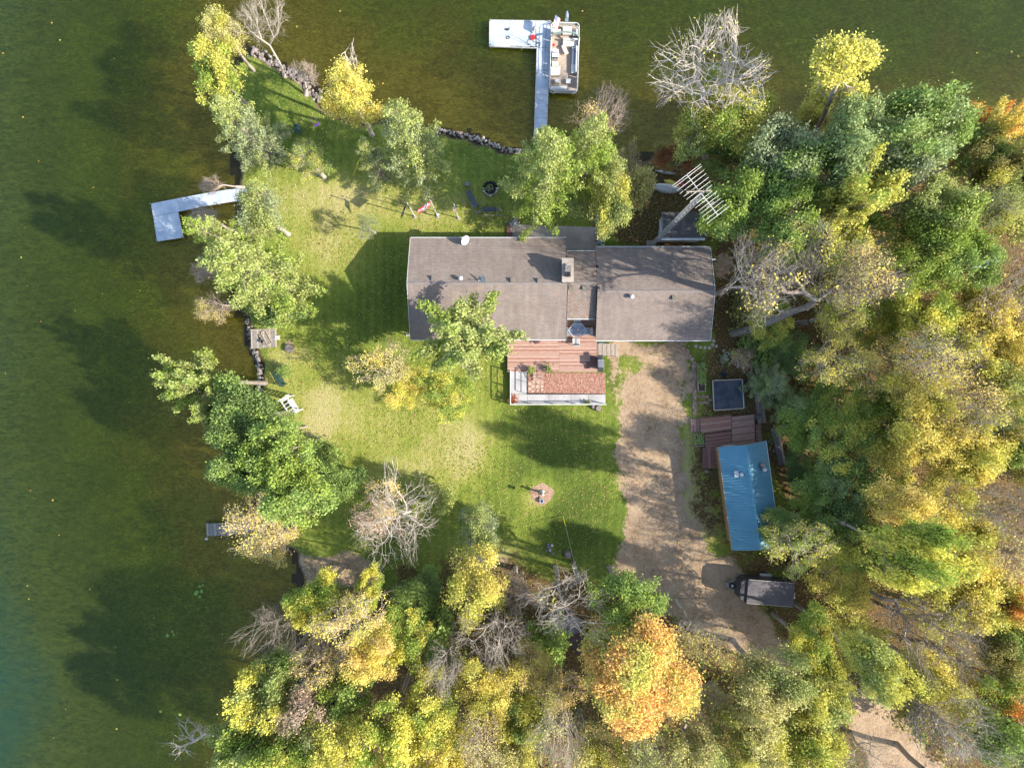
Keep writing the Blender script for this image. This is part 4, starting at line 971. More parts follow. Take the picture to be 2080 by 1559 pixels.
b_ = MB(); b_.tube([(0, 0, 0), (.02, .02, 1.0)], .04, 6); b_.ball((.02, .02, 1.05), .07, n=7, m=5); o = b_.build('garden_stake', M['wood_pale']); o.location = G(705, 407, 0); prop(o, 'lone pale garden stake standing on the upper left lawn', 'stake')

# playthings on the point
def small(name, label, cat, loc, fn, m):
    b = MB(); fn(b); o = b.build(name, m); o.location = loc; prop(o, label, cat); return o
small('toy_rake', 'yellow toy rake leaning by the small pine on the point', 'toy', G(724, 345, 0), lambda b: (b.bar((-.25, -.5, .05), (.25, .5, .5), .06), b.box(.25, .5, .5, .4, .08, .08, R(60))), M['yellow'])
small('lawn_chair_frame', 'green folding chair frame in the shade of the young tree', 'chair', G(607, 268, 0), lambda b: (b.box(0, 0, .4, .5, .5, .04), b.box(0, .28, .65, .5, .04, .5, 0, R(-15)), [b.bar((s * .24, t * .22, 0), (s * .24, t * .22, .4), .04) for s in (-1, 1) for t in (-1, 1)]), M['teal'])
small('swing', 'purple swing seat hanging below the leafless shrub on the north bank', 'swing', G(647, 258, 0), lambda b: (b.box(0, 0, .5, .5, .2, .04, R(30)), b.tube([(-.2, -.1, .5), (-.2, -.1, 2.4)], .012, 5), b.tube([(.2, .1, .5), (.2, .1, 2.4)], .012, 5)), M['purple'])

# ------------------------------------------------------------------ west bank: timber platform, swing bench, arbour
PLT = thing('timber_platform', 'weathered square timber platform at the water edge', 'deck', G(535, 688, 0))
c0, c1, c2, c3 = [Vector((*G(a_, c_, .25)[:2], .25)) for a_, c_ in ((509, 671), (561, 669), (562, 704), (510, 708))]
for k_ in range(17):
    t0, t1 = k_ / 17 + .003, (k_ + 1) / 17 - .003; P4 = [c0.lerp(c1, t0), c0.lerp(c1, t1), c3.lerp(c2, t1), c3.lerp(c2, t0)]
    b_ = MB(); b_.prism([(p.x, p.y) for p in P4], .19, .23 + random.uniform(-.004, .006)); b_.build('plank', M['dock_grey'] if k_ % 4 else M['wood_pale'], PLT, world=True)
b_ = MB(); b_.bar((c0.x, c0.y + .05, .28), (c1.x, c1.y + .05, .28), .08); b_.build('edge_beam', M['wood_pale'], PLT, world=True)
for p in (c0, c1, c2, c3): b_ = MB(); b_.box(p.x + (.1 if p in (c0, c3) else -.1), p.y + (-.1 if p in (c0, c1) else .1), -.3, .14, .14, .96); b_.build('post', M['wood'], PLT, world=True)
FRM = thing('ladder_frame', 'long pale wooden frame lying aslant on the timber platform', 'frame', (*G(541, 685, .3)[:2], .24), R(-62))
for s in (-1, 1): b_ = MB(); b_.box(0, s * .22, .05, 1.25, .07, .07); b_.build('side_rail', M['wood_pale'], FRM)
for t in (-.6, .6): b_ = MB(); b_.box(t, 0, .05, .06, .50, .07); b_.build('cross_rail', M['wood_pale'], FRM)
for t in (-.25, 0, .25): b_ = MB(); b_.box(t, -.5, .08, .55, .11, .05, R(t * 60)); b_.build('slat', M['wood'], FRM)
small('bucket', 'dark bucket beside the wooden frame on the platform', 'bucket', (*G(533, 693, .3)[:2], .24), lambda b: b.lathe(0, 0, [(0, 0), (.12, 0), (.15, .28), (.13, .28), (.11, .03), (0, .03)], 12), M['navy'])
small('white_crate', 'small white slatted crate right of the timber platform', 'crate', G(565, 686, 0), lambda b: ([b.box(-.18 + k_ * .09, 0, .25, .05, .36, .03) for k_ in range(5)], b.box(0, .17, .13, .4, .03, .25), b.box(0, -.17, .13, .4, .03, .25)), M['white'])
bench(569, 768, R(118), 'dark green garden bench on the west lawn casting a long shadow', M['teal'], 1.3)
AR = thing('garden_arbour', 'white wooden garden swing frame standing on the west lawn', 'arbour', (*G(592, 822, 1.0)[:2], 0), R(-57))
AL, AW, AH = 1.45, .72, 1.9
for s in (-1, 1):
    for t in (-1, 1): b_ = MB(); b_.bar((s * AL / 2, t * AW / 2, 0), (s * AL / 2 * .95, t * AW / 2 * .8, AH), .08); b_.build('post', M['white'], AR)
    b_ = MB(); b_.bar((s * AL / 2, -.55, AH - .02), (s * AL / 2, .55, AH - .02), .09); b_.build('end_beam', M['white'], AR)
    b_ = MB(); [b_.box(s * (AL / 2 + .02), 0, .5 + k_ * .22, .04, AW * .9, .12) for k_ in range(6)]; b_.build('side_lattice', M['white'], AR)
for t in (-1, 1): b_ = MB(); b_.bar((-AL / 2 - .1, t * .30, AH + .06), (AL / 2 + .1, t * .30, AH + .06), .08); b_.build('long_beam', M['white'], AR)
for k_ in range(4): b_ = MB(); b_.box(-.5 + k_ * .33, 0, AH + .12, .06, .68, .05); b_.build('roof_slat', M['white'], AR)
for k_ in range(4): b_ = MB(); b_.box(0, -.2 + k_ * .13, .5, 1.1, .10, .03); b_.build('seat_slat', M['white'], AR)
for s in (-1, 1): b_ = MB(); b_.tube([(s * .5, 0, .5), (s * .5, 0, AH)], .012, 5); b_.build('chain', M['silver'], AR)
TY = thing('tyre_planter', 'round dark tyre planter at the lawn edge near the west bank trees', 'planter', G(636, 902, 0))
b_ = MB(); b_.lathe(0, 0, [(.20, .02), (.20, .20), (.28, .24), (.36, .18), (.37, .06), (.30, 0)], 20); b_.build('tyre', M['rubber'], TY, smooth=True); b_ = MB(); b_.lathe(0, 0, [(.20, .10), (.10, .16), (0, .17)], 14); b_.build('soil', M['soil'], TY)

# ------------------------------------------------------------------ stone edging of the shore
def edging(label, pts, n, jit, mats, rng_seed, rs=(.13, .27), pos=None):
    r_ = random.Random(rng_seed); W = [Vector((*G(a_, c_, 0)[:2], 0)) for a_, c_ in pts]; Ls = [0]
    for p, q in zip(W[:-1], W[1:]): Ls.append(Ls[-1] + (q - p).length)
    e = thing('stone_edging', label, 'stone edging', W[len(W) // 2], 0, 'stone edging of the shore'); protos = []
    for k_ in range(6):
        b = MB(); b.ball((0, 0, 0), 1, 1, .75, 7, 4, .22, r_); protos.append(b.mesh('stone', None)); 
    for k_ in range(n):
        s = r_.uniform(0, Ls[-1]); i = max(j for j in range(len(W)) if Ls[j] <= s + 1e-9); i = min(i, len(W) - 2)
        p = W[i].lerp(W[i + 1], (s - Ls[i]) / max(1e-6, Ls[i + 1] - Ls[i])); dd = (W[i + 1] - W[i]).normalized(); nn = Vector((-dd.y, dd.x, 0)); off = r_.gauss(0, jit)
        me = protos[k_ % 6]; mk = r_.choice(mats); key = (me.name, mk)
        if key not in EDG: c = me.copy(); c.materials.append(M[mk]); EDG[key] = c
        o = link('stone', EDG[key], e); p = p + nn * off; rr = r_.uniform(*rs)
        o.location = (p.x - e.location.x, p.y - e.location.y, -.10 - .12 * abs(off) / max(jit, .01) + rr * .3); o.scale = (rr * r_.uniform(.8, 1.3), rr * r_.uniform(.8, 1.2), rr); o.rotation_euler = (0, 0, r_.uniform(0, 6.28))
EDG = {}
edging('pale stone edging along the north bank of the point', [(508, 104), (545, 120), (575, 142), (604, 154), (628, 176), (648, 205)], 200, .32, ['stone', 'stone_c', 'stone_b', 'stone_b', 'log'], 1, (.07, .18))
edging('pinkish stone edging of the bay left of the long dock', [(885, 264), (915, 268), (950, 274), (985, 288), (1020, 301), (1056, 306)], 170, .16, ['paver', 'stone', 'stone_c', 'concrete'], 2, (.05, .13))
edging('dark and white stone edging between the timber platform and the spiky maple', [(500, 648), (506, 668), (510, 706), (520, 716), (525, 740), (527, 775), (523, 800)], 190, .14, ['stone', 'stone_b', 'char', 'stone_b', 'stone_b'], 3, (.06, .14))
edging('scattered pale stones where the spiky maple meets the bank', [(462, 815), (490, 816), (528, 818)], 26, .2, ['stone', 'stone_b'], 4, (.1, .2))

# ------------------------------------------------------------------ the docks
def dock_panel(parent, pts, z, m, name='panel', th=.10):
    b = MB(); b.prism(GP(pts, z), z - th, z); return b.build(name, M[m], parent, world=True)
D1 = thing('long_dock', 'long white T-shaped dock with a wide head, beside the moored boat', 'dock', G(1100, 180, 0))
dz = .12
for k_, (a_, c_) in enumerate(((995, 1035.5), (1036, 1076), (1076.5, 1087.6))): dock_panel(D1, [(a_, 41 + k_ * .3), (c_, 41.5 + k_ * .5), (c_ + .2 * k_, 95), (a_ - .8 + .3 * k_, 93)], dz, 'dock_white')
cuts = [43, 97, 143, 192, 240, 291]
for p, q in zip(cuts[:-1], cuts[1:]):
    fl_ = lambda y: 1091.3 - (y - 43) * .027 if y > 96 else 1088.2; fr_ = lambda y: 1118.5 - (y - 43) * .040
    dock_panel(D1, [(fl_(p + 1), p + .3), (fr_(p), p + .3), (fr_(q), q - .3), (fl_(q), q - .3)], dz, 'dock_white')
for (a_, c_, a2, c2) in ((995, 41, 1118, 43), (994.3, 94, 1090, 97.5), (1091, 98, 1084.8, 291), (1119, 43, 1109, 291), (994.6, 41, 994.2, 94)):
    b_ = MB(); p, q = G(a_, c_, dz), G(a2, c2, dz); b_.bar((p[0], p[1], dz - .06), (q[0], q[1], dz - .06), .07, .16); b_.build('edge_rail', M['alu'], D1, world=True)
for (a_, c_) in ((996, 43), (996, 92), (1060, 96), (1090, 150), (1116, 150), (1088, 215), (1112, 215), (1117, 45), (1086, 285)):
    b_ = MB(); x, y, _ = G(a_, c_, dz); b_.tube([(x, y, -2.2), (x, y, dz + .30)], .035, 6); b_.build('post', M['silver'], D1, world=True)
D2 = thing('small_white_dock', 'small white L-shaped dock on the west bank', 'dock', G(400, 405, 0))
for pts in ([(306.5, 413.5), (360, 403), (367, 429), (311, 439)], [(311.2, 439.6), (361.5, 430.5), (372, 482), (319, 490)], [(360.6, 402.8), (408, 394), (411, 419), (367.6, 428.6)], [(408.5, 394), (462, 385), (466, 410), (411.5, 419)], [(462.5, 385), (510, 380.5), (512, 404), (466.5, 410)]):
    dock_panel(D2, pts, dz, 'dock_white')
for (a_, c_) in ((308, 415), (320, 488), (370, 482), (372, 402), (440, 391), (442, 413)):
    b_ = MB(); x, y, _ = G(a_, c_, dz); b_.tube([(x, y, -2), (x, y, dz + .28)], .035, 6); b_.build('post', M['silver'], D2, world=True)
D3 = thing('grey_dock', 'small weathered grey plank dock low on the west bank', 'dock', G(455, 1075, 0))
c0, c1, c2, c3 = [Vector(G(a_, c_, .0)) for a_, c_ in ((419, 1063), (505, 1059), (508, 1084), (420, 1088.5))]
for k_ in range(28):
    t0, t1 = k_ / 28 + .002, (k_ + 1) / 28 - .002; P4 = [c0.lerp(c1, t0), c0.lerp(c1, t1), c3.lerp(c2, t1), c3.lerp(c2, t0)]
    b_ = MB(); b_.prism([(p.x, p.y) for p in P4], -.05, random.uniform(-.005, .01)); b_.build('plank', M['dock_grey'] if k_ % 5 else M['wood_pale'], D3, world=True)
for (a_, c_) in ((421, 1090), (420, 1062), (470, 1062), (470, 1088)): b_ = MB(); x, y, _ = G(a_, c_, 0); b_.tube([(x, y, -1.6), (x, y, .35)], .05, 6); b_.build('post', M['wood_grey'], D3, world=True)
small('white_float', 'white float tied at the corner of the grey dock', 'float', (*G(420, 1093, WZ)[:2], WZ + .06), lambda b: b.ball((0, 0, 0), .16, .12, .10, 9, 6), M['white'])
# things lying on the long dock
small('duck_decoy', 'dark duck decoy on the head of the long dock', 'decoy', (*G(1031, 59, .3)[:2], dz), lambda b: (b.ball((0, 0, .1), .17, .09, .10, 9, 6), b.ball((.13, .06, .22), .06, n=7, m=5), b.box(.20, .08, .21, .06, .03, .02)), M['dark'])
small('mooring_rope', 'small coil of dark rope on the head of the long dock', 'rope', (*G(1032, 76, .2)[:2], dz + .02), lambda b: [b.tube([((.10 + .02 * j) * math.cos(k_ * .63), (.10 + .02 * j) * math.sin(k_ * .63), .02 * j) for k_ in range(10)], .014, 4, True) for j in range(3)], M['dark'])
FR = thing('fishing_rod', 'fishing rod lying across the head of the long dock', 'fishing rod', (*G(1078, 92, .2)[:2], dz))
p = Vector(G(1034, 73, .3)) - Vector(G(1078, 92, .3)); b_ = MB(); b_.tube([(0, 0, .12), (p.x * .5, p.y * .5, .3), (p.x, p.y, .35)], [.025, .015, .008], 6); b_.build('rod', M['dark'], FR); b_ = MB(); b_.ball((p.x * .06, p.y * .06, .1), .06, n=8, m=5); b_.build('reel', M['silver'], FR)
HS = thing('dock_hose', 'blue-grey hose looped where the dock head meets the walkway', 'hose', (*G(1092, 92, .2)[:2], dz + .02))
b_ = MB(); b_.tube([(-.5, .65, 0), (-.35, .35, 0), (-.1, .25, .0), (.15, .3, .01), (.25, .1, .01), (.15, -.1, 0), (-.05, -.12, .01), (-.15, .05, .01), (0, .2, .02), (.3, .25, 0)], .028, 6); b_.build('hose', M['navy'], HS)
small('life_vest', 'red life vest at the edge of the dock head', 'life vest', (*G(1082, 77, .2)[:2], dz), lambda b: (b.box(-.10, 0, .07, .17, .36, .13, .3), b.box(.12, .06, .07, .17, .36, .13, .3), b.box(0, .18, .07, .3, .12, .12, .3)), M['red'])
PD = thing('paddle', 'wooden paddle propped at the inner corner of the dock head', 'paddle', (*G(1079, 72, .2)[:2], dz), R(62))
b_ = MB(); b_.tube([(-.7, 0, .05), (.45, 0, .10)], .02, 6); b_.build('shaft', M['wood'], PD); b_ = MB(); b_.ball((.68, 0, .11), .28, .085, .02, 10, 5); b_.build('blade', M['wood_pale'], PD)
BR = thing('dock_bumper_rail', 'thin grey rail on the long dock beside the boat', 'rail', (*G(1106, 105, .2)[:2], dz))
b_ = MB(); b_.tube([(.55, 2.4, .02), (.25, 2.35, .3), (.15, 2.0, .42), (.02, -1.0, .42), (-.05, -1.9, .3), (.15, -2.4, .02)], .022, 6); b_.build('rail', M['dark'], BR)

# ------------------------------------------------------------------ the pontoon boat
BT = thing('pontoon_boat', 'cream and white pontoon boat moored on the right side of the long dock', 'boat', (*G(1146.5, 115, .6)[:2], WZ), R(-1.6)); BT.scale = (1, 1, .76)
# local frame: x across, y towards the stern (top of the picture)
BW, BL = 2.42, 5.9
for s in (-1, 1):
    b_ = MB(); b_.tube([(s * .85, -BL / 2 + .02, .34), (s * .85, -BL / 2 + .5, .16), (s * .85, BL / 2 - .1, .14), (s * .85, BL / 2 + .15, .2)], [.10, .30, .30, .22], 12); b_.build('pontoon', M['alu'], BT, smooth=True)
b_ = MB(); b_.box(0, 0, .50, BW - .06, BL, .08); b_.build('deck', M['carpet'], BT)
def loop(rx, ry, rad, z, n=5):
    out = []
    for sx, sy, a0 in ((1, 1, 0), (-1, 1, 90), (-1, -1, 180), (1, -1, 270)):
        for k_ in range(n + 1): t = R(a0 + 90 * k_ / n); out.append((sx * (rx - rad) + rad * math.cos(t), sy * (ry - rad) + rad * math.sin(t), z))
    return out
b_ = MB(); b_.tube(loop(BW / 2, BL / 2, .30, 1.28), .035, 6, True); b_.tube(loop(BW / 2, BL / 2, .30, .58), .03, 6, True)
for (x, y, z) in loop(BW / 2, BL / 2, .30, 0)[::3]: b_.bar((x, y, .55), (x, y, 1.28), .035)
for k_ in range(1, 5):
    for s in (-1, 1): b_.bar((s * BW / 2, -BL / 2 + k_ * BL / 5, .55), (s * BW / 2, -BL / 2 + k_ * BL / 5, 1.28), .035)
b_.build('railing', M['white_metal'], BT)
for s in (-1, 1):
    for k_ in range(5):
        b_ = MB(); b_.box(s * (BW / 2 - .012), -BL / 2 + .35 + (k_ + .5) * (BL - .7) / 5, .93, .02, (BL - .7) / 5 - .06, .60); b_.build('fence_panel', M['vinyl'], BT)
for y in (-BL / 2 + .012, BL / 2 - .012): b_ = MB(); b_.box(0, y, .93, BW - .7, .02, .60); b_.build('fence_panel', M['vinyl'], BT)
def couch(x0, x1, y0, y1, back, name='seat', mb_='vinyl', h_=.95):
    e = thing(name, None, None, (0, 0, 0)); e.parent = BT
    b = MB(); b.box((x0 + x1) / 2, (y0 + y1) / 2, .70, x1 - x0, y1 - y0, .32); b.build('base', M['vinyl_tan'], e)
    b = MB(); b.box((x0 + x1) / 2, (y0 + y1) / 2, .90, x1 - x0 - .03, y1 - y0 - .03, .10); b.build('cushion', M[mb_], e)
    for s in back:
        b = MB()
        if s == 'W': b.box(x0 + .07, (y0 + y1) / 2, 1.06, .14, y1 - y0 - .04, .36)
        if s == 'E': b.box(x1 - .07, (y0 + y1) / 2, 1.06, .14, y1 - y0 - .04, .36)
        if s == 'N': b.box((x0 + x1) / 2, y1 - .07, 1.06, x1 - x0 - .04, .14, .36)
        if s == 'S': b.box((x0 + x1) / 2, y0 + .07, 1.06, x1 - x0 - .04, .14, .36)
        b.build('backrest', M[mb_], e)
    return e
couch(-.20, .62, 2.05, 2.75, '', 'sun_pad'); couch(-1.12, -.35, 2.0, 2.5, 'W', 'seat'); couch(.70, 1.12, 1.95, 2.45, 'E', 'seat')
couch(-.15, 1.12, 1.02, 1.62, 'N', 'seat'); couch(.66, 1.14, -1.30, 1.0, 'E', 'couch'); couch(-1.12, -.30, -1.55, -.75, '', 'seat')
couch(-1.10, .30, -2.82, -2.48, 'S', 'seat'); couch(-.78, -.35, -2.20, -1.85, 'W', 'seat'); couch(.20, .62, -2.20, -1.80, '', 'seat')
b_ = MB(); b_.box(.86, .15, 1.00, .26, 1.35, .06); b_.build('table_top', pm('boat_table', (.20, .22, .30), (.26, .28, .36), 3, .4), BT)
b_ = MB(); b_.box(.05, .72, .92, .30, .85, .10, R(28)); b_.build('cushion', M['vinyl'], BT)
CN = thing('helm_console', None, None); CN.parent = BT
b_ = MB(); b_.box(-.80, .20, .95, .56, .80, .80); b_.build('console_box', M['vinyl'], CN); b_ = MB(); b_.box(-.80, -.18, 1.38, .50, .10, .10, 0, R(30)); b_.build('dashboard', M['dark'], CN)
b_ = MB(); b_.box(-.80, .30, 1.42, .46, .03, .24, 0, R(40)); b_.build('windscreen', M['glass'], CN); b_ = MB(); b_.tube([(-.80 + .16 * math.cos(k_ * .52), -.30 + .05 * math.sin(k_ * .52), 1.32 + .15 * math.sin(k_ * .52)) for k_ in range(12)], .015, 5, True); b_.build('steering_wheel', M['dark'], CN)
HCh = thing('helm_chair', None, None); HCh.parent = BT
b_ = MB(); b_.box(-.78, -.58, .95, .52, .42, .12); b_.build('cushion', M['vinyl'], HCh); b_ = MB(); b_.box(-.78, -.80, 1.22, .55, .10, .46, 0, R(8)); b_.build('backrest', M['vinyl'], HCh); b_ = MB(); b_.cyl(-.78, -.58, .54, .90, .06, n=8); b_.build('pedestal', M['silver'], HCh)
BM = thing('bimini_top', None, None); BM.parent = BT                       # furled canvas on its bowed frame
arch = [(-1.22, 1.15, .62), (-1.24, 1.3, 1.5), (-1.15, 1.50, 2.02), (-.8, 1.70, 2.12), (0, 1.80, 2.18), (.8, 1.72, 2.12), (1.17, 1.50, 2.02), (1.25, 1.3, 1.5), (1.22, 1.15, .62)]
b_ = MB(); b_.tube(arch[1:-1], [.04, .08, .09, .09, .09, .08, .04], 8); b_.build('furled_canvas', M['bimini'], BM); b_ = MB(); b_.tube(arch, .022, 6); b_.tube([(-1.2, .2, 1.28), (-1.2, 1.45, 1.95)], .018, 5); b_.tube([(1.2, .2, 1.28), (1.2, 1.45, 1.95)], .018, 5); b_.build('bow', M['silver'], BM)
MO = thing('outboard_motor', None, None); MO.parent = BT
b_ = MB(); b_.box(.12, 3.25, .95, .28, .34, .50); b_.tube([(.12, 3.35, 1.25), (.12, 3.60, 1.30), (.12, 3.95, 1.22)], [.13, .15, .08], 8); b_.build('cowling', pm('motor_cowl', (.22, .26, .32), (.30, .34, .40), 3, .4), MO, smooth=False); b_ = MB(); b_.box(.12, 3.08, .50, .12, .14, .9); b_.build('leg', M['dark'], MO)
b_ = MB(); b_.cyl(-.96, 1.05, 1.0, 1.14, .12, n=10); b_.build('red_lid', M['red'], BT)
b_ = MB(); b_.box(-.50, 2.60, 1.0, .20, .16, .10); b_.build('cleat_box', M['dark'], BT)
BF = thing('boat_flag', 'striped flag on a short staff at the left stern corner of the boat', 'flag', (*G(1128, 47, 1.5)[:2], .85))
b_ = MB(); b_.tube([(.25, -.15, 0), (.02, .05, 1.1)], .015, 5); b_.build('staff', M['silver'], BF); cloth(stars, (.0, .45, 1.2), (-.28, -.95, -.15), (.42, -.30, -.25), 22, 26, .03, 'flag_cloth', BF)

# ------------------------------------------------------------------ antenna tower
TW = thing('antenna_tower', 'tall lattice mast with a many-armed aerial rising behind the right end of the house', 'antenna tower', G(1322, 498, 0))
TH = 15.6; tri = [(0.21 * math.cos(R(90 + 120 * k_)), .21 * math.sin(R(90 + 120 * k_))) for k_ in range(3)]
b_ = MB()
for x, y in tri: b_.tube([(x, y, 0), (x, y, TH)], .026, 6)
b_.build('mast_legs', M['silver'], TW)
nbr = 38; b_ = MB()
for k_ in range(nbr):
    za, zb = TH * k_ / nbr, TH * (k_ + 1) / nbr
    for j in range(3):
        p, q = tri[j], tri[(j + 1) % 3]; b_.bar((p[0], p[1], za), (q[0], q[1], za), .014); b_.bar(((p if k_ % 2 else q)[0], (p if k_ % 2 else q)[1], za), ((q if k_ % 2 else p)[0], (q if k_ % 2 else p)[1], zb), .014)
o = b_.build('bracing', M['silver'], TW); o["kind"] = 'stuff'
tx, ty, _ = TW.location
zb_ = 16.4; A0 = Vector(G(1395, 355, zb_)) - Vector((tx, ty, 0)); A1 = Vector(G(1458, 437, zb_)) - Vector((tx, ty, 0))
b_ = MB(); b_.bar(A0, A1, .045); b_.build('boom', M['alu'], TW)
dd_ = (A1 - A0).normalized(); nn_ = Vector((-dd_.y, dd_.x, 0))
els = [(0.0, 1.05, 1.0), (.045, 1.03, .98), (.13, .98, .95), (.21, .97, .93), (.30, .90, .90), (.38, .86, .86), (.46, .80, .80), (.56, .55, .55), (.62, .78, .78), (.70, .72, .72), (.77, .70, .72), (.745, .25, .30), (.84, .76, .76), (.93, .76, .76), (1.0, .80, .82)]
for t_, ha, hb in els:
    p = A0.lerp(A1, t_); b_ = MB(); b_.tube([p - nn_ * ha * 1.12, p, p + nn_ * hb * 1.12], [.010, .015, .010], 5); b_.build('element', M['alu'], TW)
b_ = MB(); b_.tube([(0, 0, TH - .6), (0, 0, zb_ + .9)], .04, 8); b_.build('mast_pipe', M['silver'], TW)
P0 = Vector(G(1395, 390, 16.9)) - Vector((tx, ty, 0)); P1 = Vector(G(1444, 387, 16.9)) - Vector((tx, ty, 0))
b_ = MB(); b_.bar(P0, P1, .05); [b_.tube([P0.lerp(P1, t) - Vector((0, .12, 0)), P0.lerp(P1, t) + Vector((0, .12, 0))], .012, 4) for t in (0, .08, .18, .3, .42, .7, .8, .86, .92, .96, 1)]; b_.build('small_aerial', M['wood_pale'], TW)
b_ = MB(); b_.box(0, 0, .05, .8, .8, .1); b_.build('footing', M['concrete'], TW)

# canoes and the small shed
def canoe(px, py, rz, L, W_, label, m, h_=.38, name='canoe', keel=True):
    e = thing(name, label, 'canoe', (*G(px, py, .3)[:2], 0), rz, 'upturned boats by the shore brush'); b = MB(); vs = []; n = 12; m_ = 7
    for i in range(n + 1):
        t = -1 + 2 * i / n; w = W_ / 2 * max(.02, (1 - abs(t) ** 2.2)) ; zt = h_ * (1 - .25 * abs(t) ** 3)
        for j in range(m_): a_ = math.pi * j / (m_ - 1); vs.append((L / 2 * t, -w * math.cos(a_), .05 + zt * math.sin(a_) ** .8))
    fs = [(i * m_ + j, (i + 1) * m_ + j, (i + 1) * m_ + j + 1, i * m_ + j + 1) for i in range(n) for j in range(m_ - 1)]
    b.add(vs, fs); b.build('hull', m, e, smooth=True); b = MB(); b.tube([(L / 2 * t, 0, .05 + h_ * (1 - .25 * abs(t) ** 3)) for t in (-.95, -.5, 0, .5, .95)], .02, 5); b.build('keel', M['silver'], e); return e
canoe(1354, 381, R(-8), 2.9, .85, 'silver canoe lying upside down under the aerial', M['alu'])
canoe(1366, 372, R(-24), 1.6, .6, 'small yellow kayak tucked behind the silver canoe', M['yellow'], .25, 'kayak')
canoe(1382, 373, R(-20), 1.2, .5, 'small red kayak between the yellow one and the brush', M['red'], .22, 'kayak')
canoe(1352, 349, R(-9), 1.9, .28, 'narrow silver canoe half hidden in the shaded brush', M['silver'], .22)
SD_ = thing('garden_shed', 'small shed with dark roof behind the house at the foot of the aerial mast', 'shed', G(1392, 460, 0))
sx0, sx1 = G(1344, 0, 2.0)[0], G(1432, 0, 2.0)[0]; sy0, sy1 = G(0, 486, 2.0)[1], G(0, 431, 2.0)[1]; ym = sy0 + (sy1 - sy0) * .5
b_ = MB(); b_.prism([(sx0 + .2, sy0 + .15), (sx1 - .2, sy0 + .15), (sx1 - .2, sy1 - .15), (sx0 + .2, sy1 - .15)], 0, 1.95); b_.build('wall', M['white'], SD_, world=True)
b_ = MB(); b_.add([(sx0 + .2, sy0 + .15, 1.95), (sx0 + .2, sy1 - .15, 1.95), (sx0 + .2, ym, 2.5), (sx0 + .3, sy0 + .15, 1.95), (sx0 + .3, sy1 - .15, 1.95), (sx0 + .3, ym, 2.5)], [(0, 2, 1), (3, 4, 5), (0, 1, 4, 3), (1, 2, 5, 4), (2, 0, 3, 5)]); b_.build('gable', M['white'], SD_, world=True)
slope('roof', sx0, sx1, sy0 + .12, 2.0, ym, 2.6, M['shed_roof'], SD_, course=.3); slope('roof', sx0, sx1, sy1, 2.0, ym, 2.6, M['shed_roof'], SD_, course=.3)
b_ = MB(); b_.box((sx0 + sx1) / 2, sy0 + .02, 1.96, sx1 - sx0, .20, .06); b_.build('gutter', M['white_metal'], SD_, world=True)
b_ = MB(); b_.box(sx0 + .17, ym - .4, .95, .05, .85, 1.8); b_.build('door', M['white_metal'], SD_, world=True)
b_ = MB(); b_.bar((sx0 - .1, sy0 + .5, 2.0), (sx0 - .1, sy1 - .7, 2.0), .07); b_.build('ladder_rail', M['white_metal'], SD_, world=True)

# ------------------------------------------------------------------ right of the house: stone row, bucket
RW = thing('dry_stone_row', 'dark row of piled stones curving along the wood edge right of the house', 'stone row', G(1504, 620, 0))
r_ = random.Random(8)
for k_ in range(46):
    t = k_ / 46; x, y, _ = G(1495 + 26 * t + r_.uniform(-5, 5), 585 + 70 * t + r_.uniform(-4, 4), .2); b_ = MB(); b_.ball((x, y, r_.uniform(.08, .3)), r_.uniform(.12, .26), r_.uniform(.12, .22), .14, 7, 4, .2, r_); b_.build('stone', M[r_.choice(['stone_b', 'log', 'stone_b', 'stone'])], RW, world=True)
small('blue_bucket', 'pale blue bucket beside the dark stone row right of the house', 'bucket', (*G(1497, 620, .3)[:2], .0), lambda b: b.lathe(0, 0, [(0, 0), (.15, 0), (.19, .34), (.17, .34), (.14, .04), (0, .04)], 14), M['skyblue'])
for k_, (a_, c_) in enumerate(((1401, 700), (1413, 701), (1424, 703), (1434, 705), (1443, 702), (1447, 694))):
    pass
SS = thing('stepping_path', 'curving row of small pale round stones below the right house corner', 'stones', G(1425, 702, 0))
for (a_, c_) in ((1414, 703), (1423, 705), (1432, 706), (1441, 706), (1448, 700), (1450, 692), (1455, 703)): b_ = MB(); x, y, _ = G(a_, c_, .03); b_.cyl(x, y, -.02, .035, .15, .14, 10); b_.build('stone', M['paver'], SS, world=True)

# brick path and raised beds
BP = thing('brick_path', 'faded red brick path running along the raised bed beside the driveway', 'path', G(1411, 790, 0))
r_ = random.Random(4)
def brick_run(x0_, y0_, x1_, y1_, w_, step=6.2):
    dx, dy = x1_ - x0_, y1_ - y0_; L = math.hypot(dx, dy); n = int(L / step); ang = math.atan2(-dy, dx)
    for i in range(n):
        for j in (-.5, .5):
            cx_ = x0_ + dx * (i + .5) / n - dy / L * j * w_ * .5; cy_ = y0_ + dy * (i + .5) / n + dx / L * j * w_ * .5; x, y, _ = G(cx_, cy_, .03)
            b = MB(); b.box(x, y, .012 + r_.uniform(0, .014), step / PXM * .94, w_ * .47 / PXM, .05, ang + r_.uniform(-.04, .04)); b.build('brick', M[r_.choice(['brick_red', 'brick_red', 'deck_b', 'deck_c'])], BP, world=True)
brick_run(1384, 706, 1408, 732, 8); brick_run(1410, 734, 1411, 842, 8); brick_run(1416, 805, 1440, 805, 5, 5); brick_run(1416, 818, 1440, 817, 5, 5); brick_run(1438, 811, 1448, 811, 5, 5)
